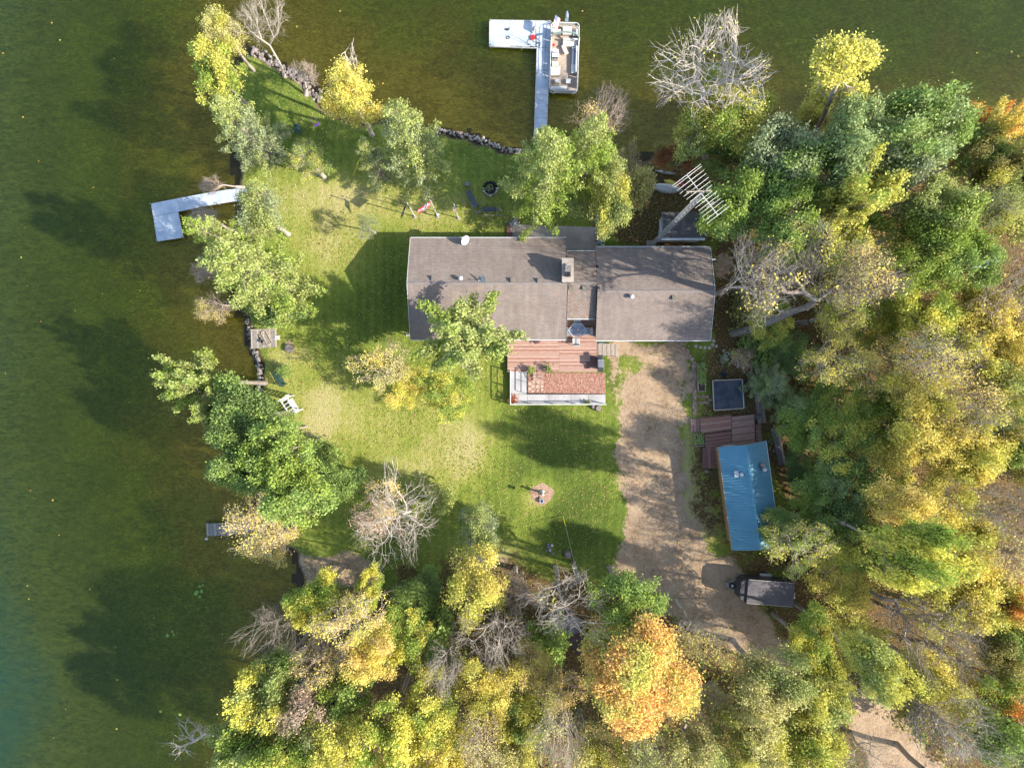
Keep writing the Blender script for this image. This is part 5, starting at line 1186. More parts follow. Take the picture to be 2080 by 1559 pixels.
def bed(label, c, w, l, rz, cells, seed, h_=.32, planted=1.0):
    e = thing('raised_bed', label, 'raised bed', (*G(*c, .3)[:2], 0), rz, 'raised beds'); t = .05
    for s in (-1, 1):
        b = MB(); b.box(s * (w / 2), 0, h_ / 2, t, l + t, h_); b.build('board', M['wood_pale'], e); b = MB(); b.box(0, s * (l / 2), h_ / 2, w - t, t, h_); b.build('board', M['wood_pale'], e)
    for k_ in range(1, cells): b = MB(); b.box(-w / 2 + w * k_ / cells, 0, h_ / 2, t, l - t, h_); b.build('board', M['wood_pale'], e)
    b = MB(); b.box(0, 0, h_ / 2 - .05, w - t - .01, l - t - .01, h_ - .08); b.build('soil', M['soil'], e)
    r = np.random.RandomState(seed); n = int(90 * planted); T = np.stack([r.uniform(-w * .45, w * .45, n), r.uniform(-l * (.45 - .0), l * .45, n) if planted > .9 else r.uniform(-l * .2, l * .45, n), h_ + r.uniform(0, .35, n)], 1)
    V_, F_, v_, w_ = leaves_np(T, 9, .10, .12, r, .4); o = link('plants', mesh_np('plants', V_, F_, [M['leaf']], {'v': v_, 'w': w_}), e); o['kind'] = 'stuff'; o.color = (*LC['g'], 1); o["tint"] = list(LC['b']); return e
bed('long narrow raised bed of green plants beside the brick path', (1425, 766), .60, 2.45, R(2), 1, 1, .32, .85)
bed('two-celled raised bed at the left end of the cabin deck', (1421, 893), .68, 1.1, R(5), 2, 2, .3, .5)

# ------------------------------------------------------------------ dark square pad
PA = thing('square_pad', 'dark slate-coloured square platform with pale edging above the cabin deck', 'platform', G(1479, 801, 0))
q_ = GP([(1447.5, 772.5), (1507.5, 770), (1511, 829), (1450.5, 833)], .5)
b_ = MB(); b_.prism(q_, .05, .50); b_.build('top', M['slate_pad'], PA, world=True)
for i in range(4):
    p, q = q_[i], q_[(i + 1) % 4]; b_ = MB(); b_.bar((p[0], p[1], .49), (q[0], q[1], .49), .09, .10); b_.build('edging', M['wood_pale'] if i != 1 else M['silver'], PA, world=True)
# cabin deck
CD = thing('cabin_deck', 'red-brown deck in front of the blue-roofed cabin', 'deck', G(1475, 870, 0))
def deck_patch(c, n, z, mats, name='board', along=False, parent=None):
    c0, c1, c2, c3 = [Vector((*G(a_, b__, z)[:2], z)) for a_, b__ in c]
    for k_ in range(n):
        t0, t1 = k_ / n + .004, (k_ + 1) / n - .004; P4 = [c0.lerp(c3, t0), c1.lerp(c2, t0), c1.lerp(c2, t1), c0.lerp(c3, t1)]
        b = MB(); b.prism([(p.x, p.y) for p in P4], z - .04, z + random.uniform(-.004, .004)); b.build(name, M[mats[k_ % len(mats)]], parent, world=True)
deck_patch([(1422, 850), (1486, 843), (1486, 872), (1424, 880)], 9, .42, ['deck_a', 'deck_a', 'deck_a', 'deck_b'], parent=CD)
deck_patch([(1487, 846), (1532, 841), (1534, 897), (1487, 903)], 16, .40, ['deck_b', 'deck_b', 'deck_a', 'deck_b'], parent=CD)
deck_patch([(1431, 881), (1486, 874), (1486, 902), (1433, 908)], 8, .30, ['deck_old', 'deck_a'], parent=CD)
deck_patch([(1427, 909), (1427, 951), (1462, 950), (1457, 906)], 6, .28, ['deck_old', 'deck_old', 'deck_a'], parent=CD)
deck_patch([(1403, 851), (1403, 877), (1422, 876), (1420, 850)], 5, .20, ['deck_b', 'deck_a'], 'step', parent=CD)
deck_patch([(1535, 862), (1545, 862), (1549, 896), (1536, 898)], 9, .30, ['deck_old', 'wood'], 'step', parent=CD)
b_ = MB(); x0_, y0_, _ = G(1422, 848, .42); x1_, y1_, _ = G(1486, 841, .42); b_.bar((x0_, y0_, .45), (x1_, y1_, .45), .05); x1_, y1_, _ = G(1424, 876, .42); b_.bar((x0_ - .05, y0_, .45), (x1_ - .05, y1_, .45), .05); b_.build('edge_trim', M['deck_old'], CD, world=True)
b_ = MB()
for (a_, c_) in ((1532, 843), (1533, 866), (1535, 895)): x, y, _ = G(a_, c_, .4); b_.box(x, y, .85, .07, .07, .9)
p, q = G(1532, 843, .4), G(1535, 895, .4); b_.bar((p[0], p[1], 1.3), (q[0], q[1], 1.3), .06); b_.build('hand_rail', M['deck_old'], CD, world=True)
small('garden_chair', 'dark metal chair on the right end of the cabin deck', 'chair', (*G(1538, 846, .5)[:2], .1), lambda b: (b.box(0, 0, .42, .42, .42, .03, .3), b.box(.05, .2, .65, .42, .03, .45, .3), [b.bar((s * .18, t * .18, 0), (s * .18, t * .18, .42), .03) for s in (-1, 1) for t in (-1, 1)]), M['navy'])

# the cabin with the blue metal roof
CB = thing('cabin', 'small tan-walled cabin with a ribbed blue metal roof beside the driveway', 'cabin', (19.9, -9.35, 0), R(7.75))
CLn, CWd, cze, czr = 8.72, 4.02, 2.7, 3.75
b_ = MB(); b_.prism([(-CWd / 2 + .46, -CLn / 2 + .25), (CWd / 2 - .22, -CLn / 2 + .25), (CWd / 2 - .22, CLn / 2 - .25), (-CWd / 2 + .46, CLn / 2 - .25)], 0, cze - .02)
for y in (-CLn / 2 + .25, CLn / 2 - .37): b_.add([(-CWd / 2 + .22, y, cze - .02), (CWd / 2 - .22, y, cze - .02), (0, y, czr - .12), (-CWd / 2 + .22, y + .12, cze - .02), (CWd / 2 - .22, y + .12, cze - .02), (0, y + .12, czr - .12)], [(0, 1, 2), (3, 5, 4), (0, 2, 5, 3), (1, 4, 5, 2), (0, 3, 4, 1)])
b_.build('wall', M['tan_wall'], CB)
M['blueroof'] = pm('blue_metal_roof', (.115, .32, .43), (.15, .37, .48), .7, .40, .15, spec=.5, grime=.25)
for s in (-1, 1):
    b_ = MB(); b_.add([(s * CWd / 2, -CLn / 2, cze), (s * CWd / 2, CLn / 2, cze), (0, CLn / 2, czr), (0, -CLn / 2, czr), (s * CWd / 2, -CLn / 2, cze - .05), (s * CWd / 2, CLn / 2, cze - .05), (0, CLn / 2, czr - .05), (0, -CLn / 2, czr - .05)],
                        [(0, 1, 2, 3), (7, 6, 5, 4), (0, 4, 5, 1), (1, 5, 6, 2), (2, 6, 7, 3), (3, 7, 4, 0)]); rf = b_.build('roof', M['blueroof'], CB)
    rib_me = None
    for k_ in range(38):
        y = -CLn / 2 + .02 + k_ * (CLn - .04) / 37
        if rib_me is None: b_ = MB(); b_.bar((s * CWd / 2, 0, cze + .016), (s * .10, 0, czr + .016 - (czr - cze) * .10 / (CWd / 2)), .060, .050); rib_me = b_.mesh('rib', M['blueroof'])
        o = link('rib', rib_me, rf); o.location = (0, y, 0)
b_ = MB(); b_.add([(-.16, -CLn / 2 - .02, czr - .045), (0, -CLn / 2 - .02, czr + .05), (.16, -CLn / 2 - .02, czr - .045), (-.16, CLn / 2 + .02, czr - .045), (0, CLn / 2 + .02, czr + .05), (.16, CLn / 2 + .02, czr - .045)], [(0, 3, 4, 1), (1, 4, 5, 2)]); b_.build('ridge_cap', M['blueroof'], CB)
for s in (-1, 1): b_ = MB(); b_.box(s * (CWd / 2 + .03), 0, cze - .06, .05, CLn, .12); b_.build('fascia', M['tan_wall'] if s < 0 else M['white'], CB)
b_ = MB(); b_.box(-1.02, 2.05, 3.38, .32, .50, .18, 0, 0, R(-20)); b_.box(-.95, 2.05, 3.50, .18, .2, .14); b_.build('roof_fan_housing', M['white_metal'], CB); b_ = MB(); b_.lathe(-.70, 1.98, [(.10, 3.2), (.10, 3.62), (.17, 3.64), (.15, 3.74), (0, 3.78)], 12); b_.build('roof_vent', M['white_metal'], CB, smooth=True)
b_ = MB(); b_.cyl(1.22, 2.15, 2.9, 3.75, .12, n=10); b_.lathe(1.22, 2.15, [(.20, 3.72), (.17, 3.86), (0, 3.9)], 10); b_.build('stove_pipe', M['silver'], CB); b_ = MB(); b_.box(1.20, 2.5, 3.30, .30, .26, .5); b_.build('chimney', M['stone_c'], CB)
for y in (-2.2, .8): 
    b_ = MB(); b_.box(-CWd / 2 + .45, y, 1.5, .05, 1.1, .9); f_ = b_.build('window', M['white'], CB); b_ = MB(); b_.box(-CWd / 2 + .43, y, 1.5, .05, .95, .75); b_.build('pane', M['glass'], f_)
b_ = MB(); b_.box(-.6, CLn / 2 - .24, 1.05, .9, .05, 2.0); b_.build('door', M['white'], CB)

# plank stack and long beam beside the cabin
PS = thing('plank_stack', 'long stack of weathered boards with a pink and blue panel on top', 'plank stack', (*G(1545, 820, .5)[:2], 0), R(7))
for k_ in range(3):
    for j in range(3): b_ = MB(); b_.box(-.22 + j * .22, random.uniform(-.06, .06), .12 + k_ * .13, .20, 3.3, .10); b_.build('plank', M['wood_grey'] if (k_ + j) % 3 else M['wood'], PS)
b_ = MB(); b_.box(-.05, 1.15, .53, .34, 1.15, .04); b_.build('pink_panel', M['pinkboard'], PS); b_ = MB(); b_.box(.06, 1.42, .575, .18, .58, .04); b_.build('blue_panel', M['skyblue'], PS)
LB = thing('long_beam', 'long grey beam lying on edge behind the cabin', 'beam', (*G(1582, 906, .3)[:2], 0), R(11.5))
for j in range(3): b_ = MB(); b_.box(-.20 + j * .20, 0, .18 + .05 * j, .18, 3.3, .22); b_.build('timber', M[('wood_grey', 'wood_grey', 'wood_pale')[j]], LB)
CT = thing('crates', 'small pile of pale rubble between the cabin and the long beam', 'rubble', G(1567, 905, 0))
for k_ in range(8): b_ = MB(); b_.box(random.uniform(-.3, .3), random.uniform(-.5, .6), .1, .2, .14, .16, random.uniform(0, 3)); b_.build('block', M['stone_b' if k_ % 2 else 'wood'], CT)

# ------------------------------------------------------------------ cargo trailer
TR = thing('cargo_trailer', 'charcoal enclosed cargo trailer with a grey roof and wedge nose, parked below the cabin', 'trailer', (*G(1560, 1200, 1.6)[:2], 0), R(-4.5))
hl, hw, h0, h1 = 2.0, 1.02, .50, 2.15
b_ = MB(); b_.prism([(-hl, -hw), (hl, -hw), (hl, hw), (-hl, hw)], h0, h1); b_.build('body', M['trailer_side'], TR)
b_ = MB(); b_.prism([(-hl - .002, -hw), (-hl - .45, -hw + .30), (-hl - .52, 0), (-hl - .45, hw - .30), (-hl - .002, hw)][::-1], h0, h1 - .12); b_.build('nose', M['trailer_side'], TR)
b_ = MB(); b_.prism([(-hl + .04, -hw + .03), (hl - .02, -hw + .03), (hl - .02, hw - .03), (-hl + .04, hw - .03)], h1, h1 + .035); b_.build('roof', M['trailer_roof'], TR)
for s in (-1, 1):
    b_ = MB(); b_.bar((-hl + .05, s * (hw - .01), h1 + .02), (hl, s * (hw - .01), h1 + .02), .025); b_.build('corner_trim', M['alu'], TR)
    b_ = MB(); b_.prism([(-.45, s * (hw + .02)), (.55, s * (hw + .02)), (.50, s * (hw + .24)), (-.40, s * (hw + .24))], .62, .72); b_.build('fender', M['alu'], TR)
    for x in (-.02, ): 
        b_ = MB(); vs = [];  b_.tube([(x + .05, s * (hw + .02), .34), (x + .05, s * (hw + .22), .34)], .34, 18); b_.build('wheel', M['rubber'], TR)
b_ = MB(); b_.bar((-hl - .45, .55, .48), (-hl - 1.25, 0, .48), .09); b_.bar((-hl - .45, -.55, .48), (-hl - 1.25, 0, .48), .09); b_.bar((-hl - .5, 0, .48), (-hl - 1.35, 0, .48), .08); b_.build('tongue', M['silver'], TR)
b_ = MB(); b_.lathe(-hl - .80, 0, [(.10, .62), (.10, .80), (.20, .84), (.27, .76), (.27, .66), (.2, .6)], 18); SPW = b_.build('spare_wheel', M['rubber'], TR, smooth=True); b_ = MB(); b_.cyl(-hl - .80, 0, .66, .82, .13, n=14); b_.build('rim', M['alu'], SPW)
b_ = MB(); b_.tube([(-hl - 1.1, 0, .0), (-hl - 1.1, 0, .75)], .04, 8); b_.build('jack', M['silver'], TR)
b_ = MB(); b_.box(hl + .02, 0, 1.3, .03, 1.7, 1.5); b_.build('rear_door', M['trailer_side'], TR); b_ = MB(); b_.box(hl + .12, -.1, 1.9, .10, .5, .2); b_.build('door_hinge', M['alu'], TR)
small('blue_post', 'slender teal post standing at the upper right corner of the trailer', 'post', G(1606, 1162, 0), lambda b: b.box(0, 0, .9, .12, .12, 1.8), M['teal'])

# ------------------------------------------------------------------ lawn centre: pump, anchor, wire, pole
PU = thing('garden_pump', 'cream garden pump ornament on a pink mulch ring in the middle of the lower lawn', 'pump', (*G(1101, 1001, .5)[:2], 0))
b_ = MB(); b_.lathe(0, 0, [(0, 0), (.22, 0), (.24, .12), (.12, .25), (.09, .75), (.16, .85), (.16, 1.0), (0, 1.15)], 12); b_.build('pump_body', M['white'], PU, smooth=True); b_ = MB(); b_.tube([(.05, 0, .9), (.35, .18, 1.25), (.5, .25, 1.0)], .03, 6); b_.build('pump_handle', M['dark'], PU)
b_ = MB(); b_.ball((-.08, .05, 1.18), .15, .12, .12, 8, 6); b_.build('ornament_bird', M['log'], PU)
small('blue_pot', 'blue and white glazed pot below the cream pump', 'pot', G(1100, 1016, 0), lambda b: b.lathe(0, 0, [(0, 0), (.14, 0), (.20, .2), (.17, .34), (.13, .34), (.12, .1), (0, .1)], 14), pm('glazed_pot', (.25, .38, .50), (.60, .66, .70), 5, .25))
BH = thing('bird_feeder', 'thin pole bird feeder next to the cream pump', 'bird feeder', G(1094, 1004, 0)); b_ = MB(); b_.tube([(0, 0, 0), (0, 0, 1.55)], .02, 6); b_.build('pole', M['dark'], BH)
b_ = MB(); b_.box(0, 0, 1.6, .22, .22, .04); b_.lathe(0, 0, [(.07, 1.62), (.07, 1.85), (.18, 1.85), (0, 2.05)], 10); b_.build('feeder', M['log'], BH)
slab('mulch_ring', [(G(1101, 1003, 0)[0] + 1.0 * math.cos(t) * (1 + .12 * math.sin(3 * t)), G(1101, 1003, 0)[1] + .9 * math.sin(t) * (1 + .1 * math.cos(4 * t))) for t in [k_ * .26 for k_ in range(24)]], .034, pm('pale_mulch_ring', (.36, .22, .15), (.50, .34, .25), 5, .95, kind='World'), .1)
UPp = Vector(G(1172, 1168, 0)); UP_ = thing('utility_pole', 'grey utility pole at the foot of the lawn with a silver conduit', 'utility pole', (UPp.x * .93, UPp.y * .93, 0))
b_ = MB(); b_.tube([(0, 0, 0), (0, 0, 6.2)], [.16, .12], 10); b_.build('pole', M['wood_grey'], UP_); b_ = MB(); b_.tube([(.2, 0, 0), (.2, 0, 5.2), (.1, .1, 5.5)], .06, 8); b_.box(-.05, .25, 2.6, .35, .2, .5); b_.build('conduit', M['silver'], UP_)
b_ = MB(); b_.box(0, 0, 5.8, 1.6, .1, .1, R(35)); b_.build('crossarm', M['wood_grey'], UP_); b_ = MB(); [b_.cyl(x * math.cos(R(35)), x * math.sin(R(35)), 5.85, 6.0, .05, n=8) for x in (-.7, 0.7)]; b_.build('insulators', M['white'], UP_)
GWY = thing('guy_wire', 'guy wire with a bright yellow guard anchored in the lower lawn', 'guy wire', G(1143, 1045, 0)); A_ = Vector(G(1143, 1045, 0)); T_p = Vector((UP_.location.x, UP_.location.y, 5.9)) - A_
b_ = MB(); b_.tube([(0, 0, 0), tuple(T_p)], .012, 5); b_.build('wire', M['silver'], GWY); b_ = MB(); b_.tube([tuple(T_p * .02), tuple(T_p * .17)], .035, 6); b_.build('guard', M['yellow'], GWY)
ORN = thing('rock_planting', 'little heap of pale rocks and flowers left of the tall sawn stump', 'rockery', G(1118, 1113, 0))
r_ = random.Random(12)
for k_ in range(12): b_ = MB(); b_.ball((r_.uniform(-.35, .35), r_.uniform(-.45, .35), r_.uniform(.05, .3)), r_.uniform(.09, .17), r_.uniform(.09, .15), .1, 7, 4, .2, r_); b_.build('stone', M[r_.choice(['stone_c', 'white', 'stone_b', 'purple', 'log'])], ORN)

# ------------------------------------------------------------------ roofs and vehicle half hidden in the woods
SH2 = thing('metal_roofed_shed', 'grey metal roof of a shed half hidden under the bare trees of the southern wood', 'shed', G(1145, 1262, 0), R(12)); SH2.scale = (.8, .8, .9)
b_ = MB(); b_.box(0, .2, .95, 2.8, 1.5, 1.9); b_.build('wall', M['wood'], SH2)
for k_ in range(7): b_ = MB(); b_.box(-1.35 + k_ * .45, .2, 1.95, .43, 1.8, .04); b_.build('roof_panel', pm('dull_metal_roof', (.10, .105, .115), (.16, .165, .18), 2, .7) if 'dullroof' not in M else M['dullroof'], SH2).name; M['dullroof'] = bpy.data.materials['dull_metal_roof']
LT = thing('brown_lean_to', 'purplish brown lean-to roof below the grey shed roof', 'lean-to', G(1172, 1292, 0), R(35)); LT.scale = (.75, .75, .9); b_ = MB(); b_.box(0, 0, .8, 1.6, 1.9, 1.6); b_.build('wall', M['wood'], LT); b_ = MB(); b_.box(0, 0, 1.66, 1.9, 2.2, .06); b_.build('roof', pm('plum_roofing', (.075, .05, .05), (.12, .08, .075), 3, .9), LT)
TP = thing('tarpaulin_boat', 'blue tarpaulin draped over a boat under the leafless trees at the right edge', 'boat', (*G(2006, 530, 1.0)[:2], 0), R(24)); TP.scale = (.75, .75, .75)
b_ = MB(); vs = []; n = 14; m_ = 7; rr2 = random.Random(3)
for i in range(n + 1):
    t = -1 + 2 * i / n; w = .85 * (1 - abs(t) ** 3) ** .6 + .1
    for j in range(m_): a_ = math.pi * j / (m_ - 1); vs.append((2.1 * t, -w * math.cos(a_), .4 + (.9 - .2 * t * t) * math.sin(a_) + rr2.uniform(-.05, .05)))
b_.add(vs, [(i * m_ + j, (i + 1) * m_ + j, (i + 1) * m_ + j + 1, i * m_ + j + 1) for i in range(n) for j in range(m_ - 1)]); b_.build('tarpaulin', M['tarp'], TP)
b_ = MB(); b_.tube([(-2.1, .6, .35), (0, .98, .4), (2.0, .6, .35)], .08, 6); b_.tube([(-2.1, -.6, .35), (0, -.98, .4), (2.0, -.6, .35)], .08, 6); b_.build('gunwale', M['white'], TP)
GB = 'bare trees in and around the wood'; GW = 'leafy trees of the wood'; GP_ = 'pines on the point and by the house'; GS = 'bare shrubs on the bank'
# (px, py, r, crown height, kind, variant, colour 1, colour 2, bark, name, label[, ry])
TREES = [
 # the north-west point
 (452, 66, 44, 6.5, 'Y', 0, 't', 'z', 'n', 'willow_tree', 'yellow-tan bushy willow at the very tip of the point, left of the white bare tree'),
 (534, 48, 58, 6.5, 'N', 0, 't', 't', 'w', 'bare_tree', 'whitish leafless tree leaning over the water at the tip of the point'),
 (443, 150, 56, 7, 'B', 0, 'l', 'z', 'n', 'maple_tree', 'bright yellow-green maple overhanging the west bank of the point', 66),
 (508, 276, 62, 6.5, 'P', 0, 'p', 'q', 'n', 'pine_tree', 'pale grey-green pine on the west bank, below the yellow-green maple'),
 (628, 326, 48, 4.5, 'S', 0, 'l', 'z', 'e', 'young_tree', 'small thin yellow-green tree on the lawn of the point, left of the two pines'),
 (712, 196, 64, 8, 'Y', 1, 'y', 'z', 'w', 'birch_tree', 'golden weeping birch on the north bank with a dead bough above it'),
 (622, 150, 30, 2.6, 'K', 1, 't', 't', 'x', 'bare_shrub', 'leafless grey shrub among the rocks on the north bank of the point'),
 (838, 298, 72, 8, 'P', 1, 'p', 'q', 'n', 'pine_tree', 'round grey-green pine in the middle of the north lawn, above the flags'),
 (762, 330, 36, 5, 'P', 2, 'q', 'p', 'n', 'pine_tree', 'small pine tucked against the left side of the round lawn pine'),
 (748, 458, 30, 3.0, 'S', 1, 'g', 'p', 'e', 'sapling', 'small grey-green sapling on the lawn beside the corner of the house'),
 (578, 752, 13, .8, 'H', 1, 'g', 'g', 'n', 'young_conifer', 'tiny dark conifer seedling beside the green garden swing'),
 (428, 376, 42, 2.0, 'K', 2, 't', 't', 'x', 'bare_shrub', 'reddish leafless shrub over the water just above the small white dock', 24),
 (418, 448, 42, 2.4, 'K', 3, 't', 't', 'x', 'bare_shrub', 'brown leafless shrub below the small white dock, beside its head', 36),
 (418, 548, 30, 2.6, 'K', 1, 't', 't', 'x', 'bare_shrub', 'grey leafless shrub on the west bank halfway down, above the orange-leaved one', 40),
 (520, 432, 70, 7.5, 'Y', 2, 'p', 'q', 'e', 'larch_tree', 'pale thin-leaved tree behind the landing of the small white dock', 58),
 (478, 500, 50, 8, 'P', 3, 'q', 'l', 'n', 'pine_tree', 'green pine on the west bank between the small dock and the large bank pine'),
 (532, 560, 94, 8.5, 'P', 4, 'l', 'q', 'n', 'pine_tree', 'large yellow-green pine on the west bank opposite the house', 84),
 (436, 622, 58, 3.0, 'W', 0, 'c', 'y', 'x', 'bare_shrub', 'shrub with orange leaves over the water above the timber platform', 42),
 (560, 640, 52, 1.6, 'H', 0, 'g', 'G', 'n', 'bush', 'low dark green bush at the water edge above the timber platform', 26),
 # the west bank
 (386, 772, 84, 8.5, 'M', 0, 'l', 'q', 'a', 'maple_tree', 'spiky light green maple leaning far out over the lake on the west side', 66),
 (432, 836, 40, 6.5, 'M', 1, 'l', 'q', 'n', 'maple_tree', 'small drooping green maple below the spiky one over the lake', 52),
 (496, 850, 80, 7, 'B', 1, 'G', 'g', 'n', 'oak_tree', 'dark green tree on the west bank right beside the spiky maple'),
 (584, 874, 34, 3.2, 'B', 2, 'g', 'q', 'n', 'bush', 'rounded green bush at the lawn edge below the white arbour'),
 (498, 946, 66, 7.5, 'B', 3, 'G', 'g', 'n', 'oak_tree', 'darkest green tree of the west bank, half in the lake shade'),
 (566, 918, 72, 8.5, 'B', 4, 'g', 'l', 'n', 'oak_tree', 'mid green tree at the centre of the big west bank clump'),
 (600, 1000, 78, 9, 'B', 0, 'l', 'g', 'n', 'oak_tree', 'light green tree at the bottom of the big west bank clump'),
 (682, 980, 52, 7, 'B', 1, 'g', 'G', 'n', 'oak_tree', 'green tree on the right end of the west bank clump, next to the lawn'),
 (660, 926, 34, 2.4, 'H', 1, 'G', 'g', 'n', 'bush', 'dark green bush beside the round tyre planter'),
 (520, 1070, 78, 6, 'W', 1, 'y', 'c', 'w', 'bare_tree', 'half bare tree with yellow leaves beside the small grey dock', 84),
 (560, 1096, 54, 4.6, 'S', 3, 'c', 'y', 'x', 'young_tree', 'orange-leaved small tree between the grey dock and the launch track'),
 (572, 1010, 46, 3.0, 'S', 0, 'c', 't', 'x', 'shrub', 'rusty orange shrub under the light green bank trees', 26),
 (806, 1056, 96, 8.5, 'N', 2, 't', 'k', 'w', 'bare_tree', 'large bare tree with a pinkish haze of twigs at the foot of the lawn', 102),
 (770, 1040, 66, 4.5, 'S', 1, 'k', 'c', 'x', 'young_tree', 'thin tree with a few orange leaves left of the large pinkish bare tree'),
 (898, 1012, 26, 2.4, 'H', 0, 'g', 'q', 'n', 'bush', 'small green bush right of the large pinkish bare tree'),
 (968, 1074, 56, 6.5, 'Y', 2, 'p', 'q', 'n', 'willow_tree', 'pale sage-green tree at the lower edge of the lawn', 54),
 (964, 1190, 62, 8.5, 'Y', 3, 'z', 'y', 'w', 'birch_tree', 'tall golden-green birch below the pale sage tree', 76),
 # beside the house
 (786, 742, 68, 4.5, 'S', 4, 't', 'y', 'x', 'crab_apple_tree', 'tan thinning tree on the lawn by the lower left corner of the house', 60),
 (830, 782, 46, 4.0, 'Y', 0, 'Y', 'y', 'e', 'crab_apple_tree', 'golden small tree between the tan one and the large green maple'),
 (908, 802, 66, 4.5, 'Y', 1, 'l', 'Y', 'e', 'crab_apple_tree', 'bright yellow tree just below the large green maple', 52),
 (950, 688, 110, 8.5, 'M', 2, 'l', 'q', 'n', 'maple_tree', 'large spiky green maple whose crown covers the lower roof edge', 96),
 (1112, 368, 84, 8.5, 'P', 0, 'l', 'q', 'n', 'pine_tree', 'green pine between the fire pit and the patio behind the house', 88),
 (1190, 326, 70, 8, 'P', 2, 'q', 'l', 'n', 'pine_tree', 'dark-centred pine by the landing of the long white dock'),
 (1104, 296, 30, 4, 'P', 3, 'g', 'q', 'n', 'pine_tree', 'low dark pine covering the shore end of the long white dock'),
 (1234, 404, 56, 7, 'Y', 2, 'z', 'q', 'n', 'cedar_tree', 'tall olive-tan cedar left of the antenna tower', 82),
 (1222, 240, 72, 6, 'W', 3, 'c', 'r', 'x', 'bare_tree', 'bare grey tree with rusty leaves beside the moored boat', 56),
 (1272, 332, 34, 3, 'S', 2, 'd', 'c', 'x', 'shrub', 'rust-brown shrub in the gap left of the antenna tower', 44),
 (1300, 380, 26, 2, 'H', 0, 'd', 't', 'n', 'bush', 'brown bush left of the silver canoe', 44),
 # the north-east wood
 (1482, 240, 80, 8.5, 'Y', 0, 'z', 'l', 'n', 'cottonwood_tree', 'olive-yellow tree on the shore below the great white bare tree', 70),
 (1420, 268, 56, 7, 'B', 2, 'z', 'q', 'n', 'cottonwood_tree', 'olive tree left of the olive-yellow shore tree'),
 (1370, 320, 54, 4, 'B', 3, 'd', 'r', 'n', 'bush', 'dark olive brush with reddish leaves above the silver canoe', 32),
 (1470, 326, 60, 5, 'B', 4, 'd', 'g', 'n', 'bush', 'dark olive brush under the trees right of the silver canoe', 40),
 (1500, 420, 74, 9, 'B', 0, 'g', 'l', 'n', 'maple_tree', 'green maple just right of the antenna booms'),
 (1590, 342, 84, 10, 'B', 1, 'g', 'p', 'n', 'maple_tree', 'grey-green maple above the antenna and right of the shore brush'),
 (1600, 450, 72, 10.5, 'B', 2, 'g', 'l', 'n', 'maple_tree', 'green maple in the crook between the antenna and the bright maple'),
 (1722, 296, 76, 11, 'B', 3, 'b', 'b', 'n', 'ash_tree', 'blue-green ash on the shore, left one of the two'),
 (1856, 262, 90, 11.5, 'B', 4, 'b', 'g', 'n', 'ash_tree', 'blue-green ash on the shore, right one of the two', 80),
 (1800, 352, 70, 10, 'B', 0, 'b', 'p', 'n', 'ash_tree', 'smaller blue-green ash in front of the two shore ashes'),
 (1752, 404, 98, 12, 'M', 1, 'l', 'z', 'n', 'maple_tree', 'bright yellow-green maple with orange tips, middle of the north-east wood', 84),
 (1902, 446, 70, 11, 'B', 1, 'l', 'q', 'n', 'maple_tree', 'light green maple right of the bright yellow-green one'),
 (1946, 520, 68, 10.5, 'B', 2, 'l', 'g', 'n', 'maple_tree', 'light green maple left of the blue tarpaulin'),
 (1848, 530, 66, 10, 'Y', 3, 'l', 'z', 'n', 'birch_tree', 'feathery yellow-green birch between the light maples and the gold trees', 60),
 (2040, 254, 62, 10.5, 'M', 2, 'o', 'y', 'n', 'maple_tree', 'bright orange maple near the top right corner', 54),
 (1974, 316, 60, 8.5, 'Y', 1, 'd', 'g', 'n', 'oak_tree', 'dark olive tree left of and below the orange corner maple'),
 (2044, 350, 62, 9, 'B', 3, 'g', 'd', 'n', 'oak_tree', 'dull green oak directly below the orange corner maple', 54),
 (2040, 430, 73, 9.5, 'Y', 0, 'q', 'z', 'n', 'oak_tree', 'tan-green oak on the right edge above the blue tarpaulin', 60),
 (1990, 430, 50, 9, 'W', 4, 'g', 'q', 'n', 'bare_tree', 'thin leafless tree in the gap left of the tan-green oak'),
 (1650, 250, 40, 6, 'Y', 2, 'd', 'z', 'n', 'bush', 'olive understory left of the blue-green ashes'),
 # right of the house
 (1540, 560, 70, 9.5, 'N', 4, 't', 't', 'w', 'bare_tree', 'pale leafless tree close to the right end of the house roof', 86),
 (1610, 486, 54, 9, 'W', 0, 'y', 'q', 'e', 'bare_tree', 'leafless tree among the greens above the leaning trunk'),
 (1664, 520, 60, 10, 'S', 1, 'Y', 'l', 'e', 'aspen_tree', 'yellow-leaved thin aspen above the leaning trunk', 70),
 (1740, 560, 66, 9.5, 'W', 1, 't', 'c', 'e', 'bare_tree', 'bare tan tree behind the yellow aspen'),
 (1562, 650, 46, 5.5, 'B', 4, 'l', 'z', 'n', 'maple_tree', 'yellow-green low maple just below the leaning trunk'),
 (1520, 640, 26, 1.6, 'H', 1, 'g', 'd', 'n', 'bush', 'green bush at the end of the dry stone row', 54),
 (1610, 720, 56, 2.8, 'B', 0, 'G', 'g', 'n', 'bush', 'dark green thicket below the yellow-green low maple', 44),
 (1560, 700, 40, 1.6, 'H', 0, 'g', 'G', 'n', 'bush', 'green undergrowth between the flower bed and the thicket'),
 (1512, 728, 22, 1.0, 'H', 1, 't', 'k', 'x', 'bush', 'dry tan bush behind the pink flower tub'),
 (1566, 776, 40, 3.5, 'P', 4, 'b', 'p', 'n', 'spruce_tree', 'small blue-grey spruce right of the dark square pad', 44),
 (1700, 640, 58, 9, 'S', 0, 'z', 'l', 'n', 'elm_tree', 'yellow-green elm right of the leaning trunk'),
 (1780, 650, 66, 8.5, 'Y', 1, 'l', 'Y', 'n', 'elm_tree', 'bright feathery yellow-green elm, centre of the eastern wood'),
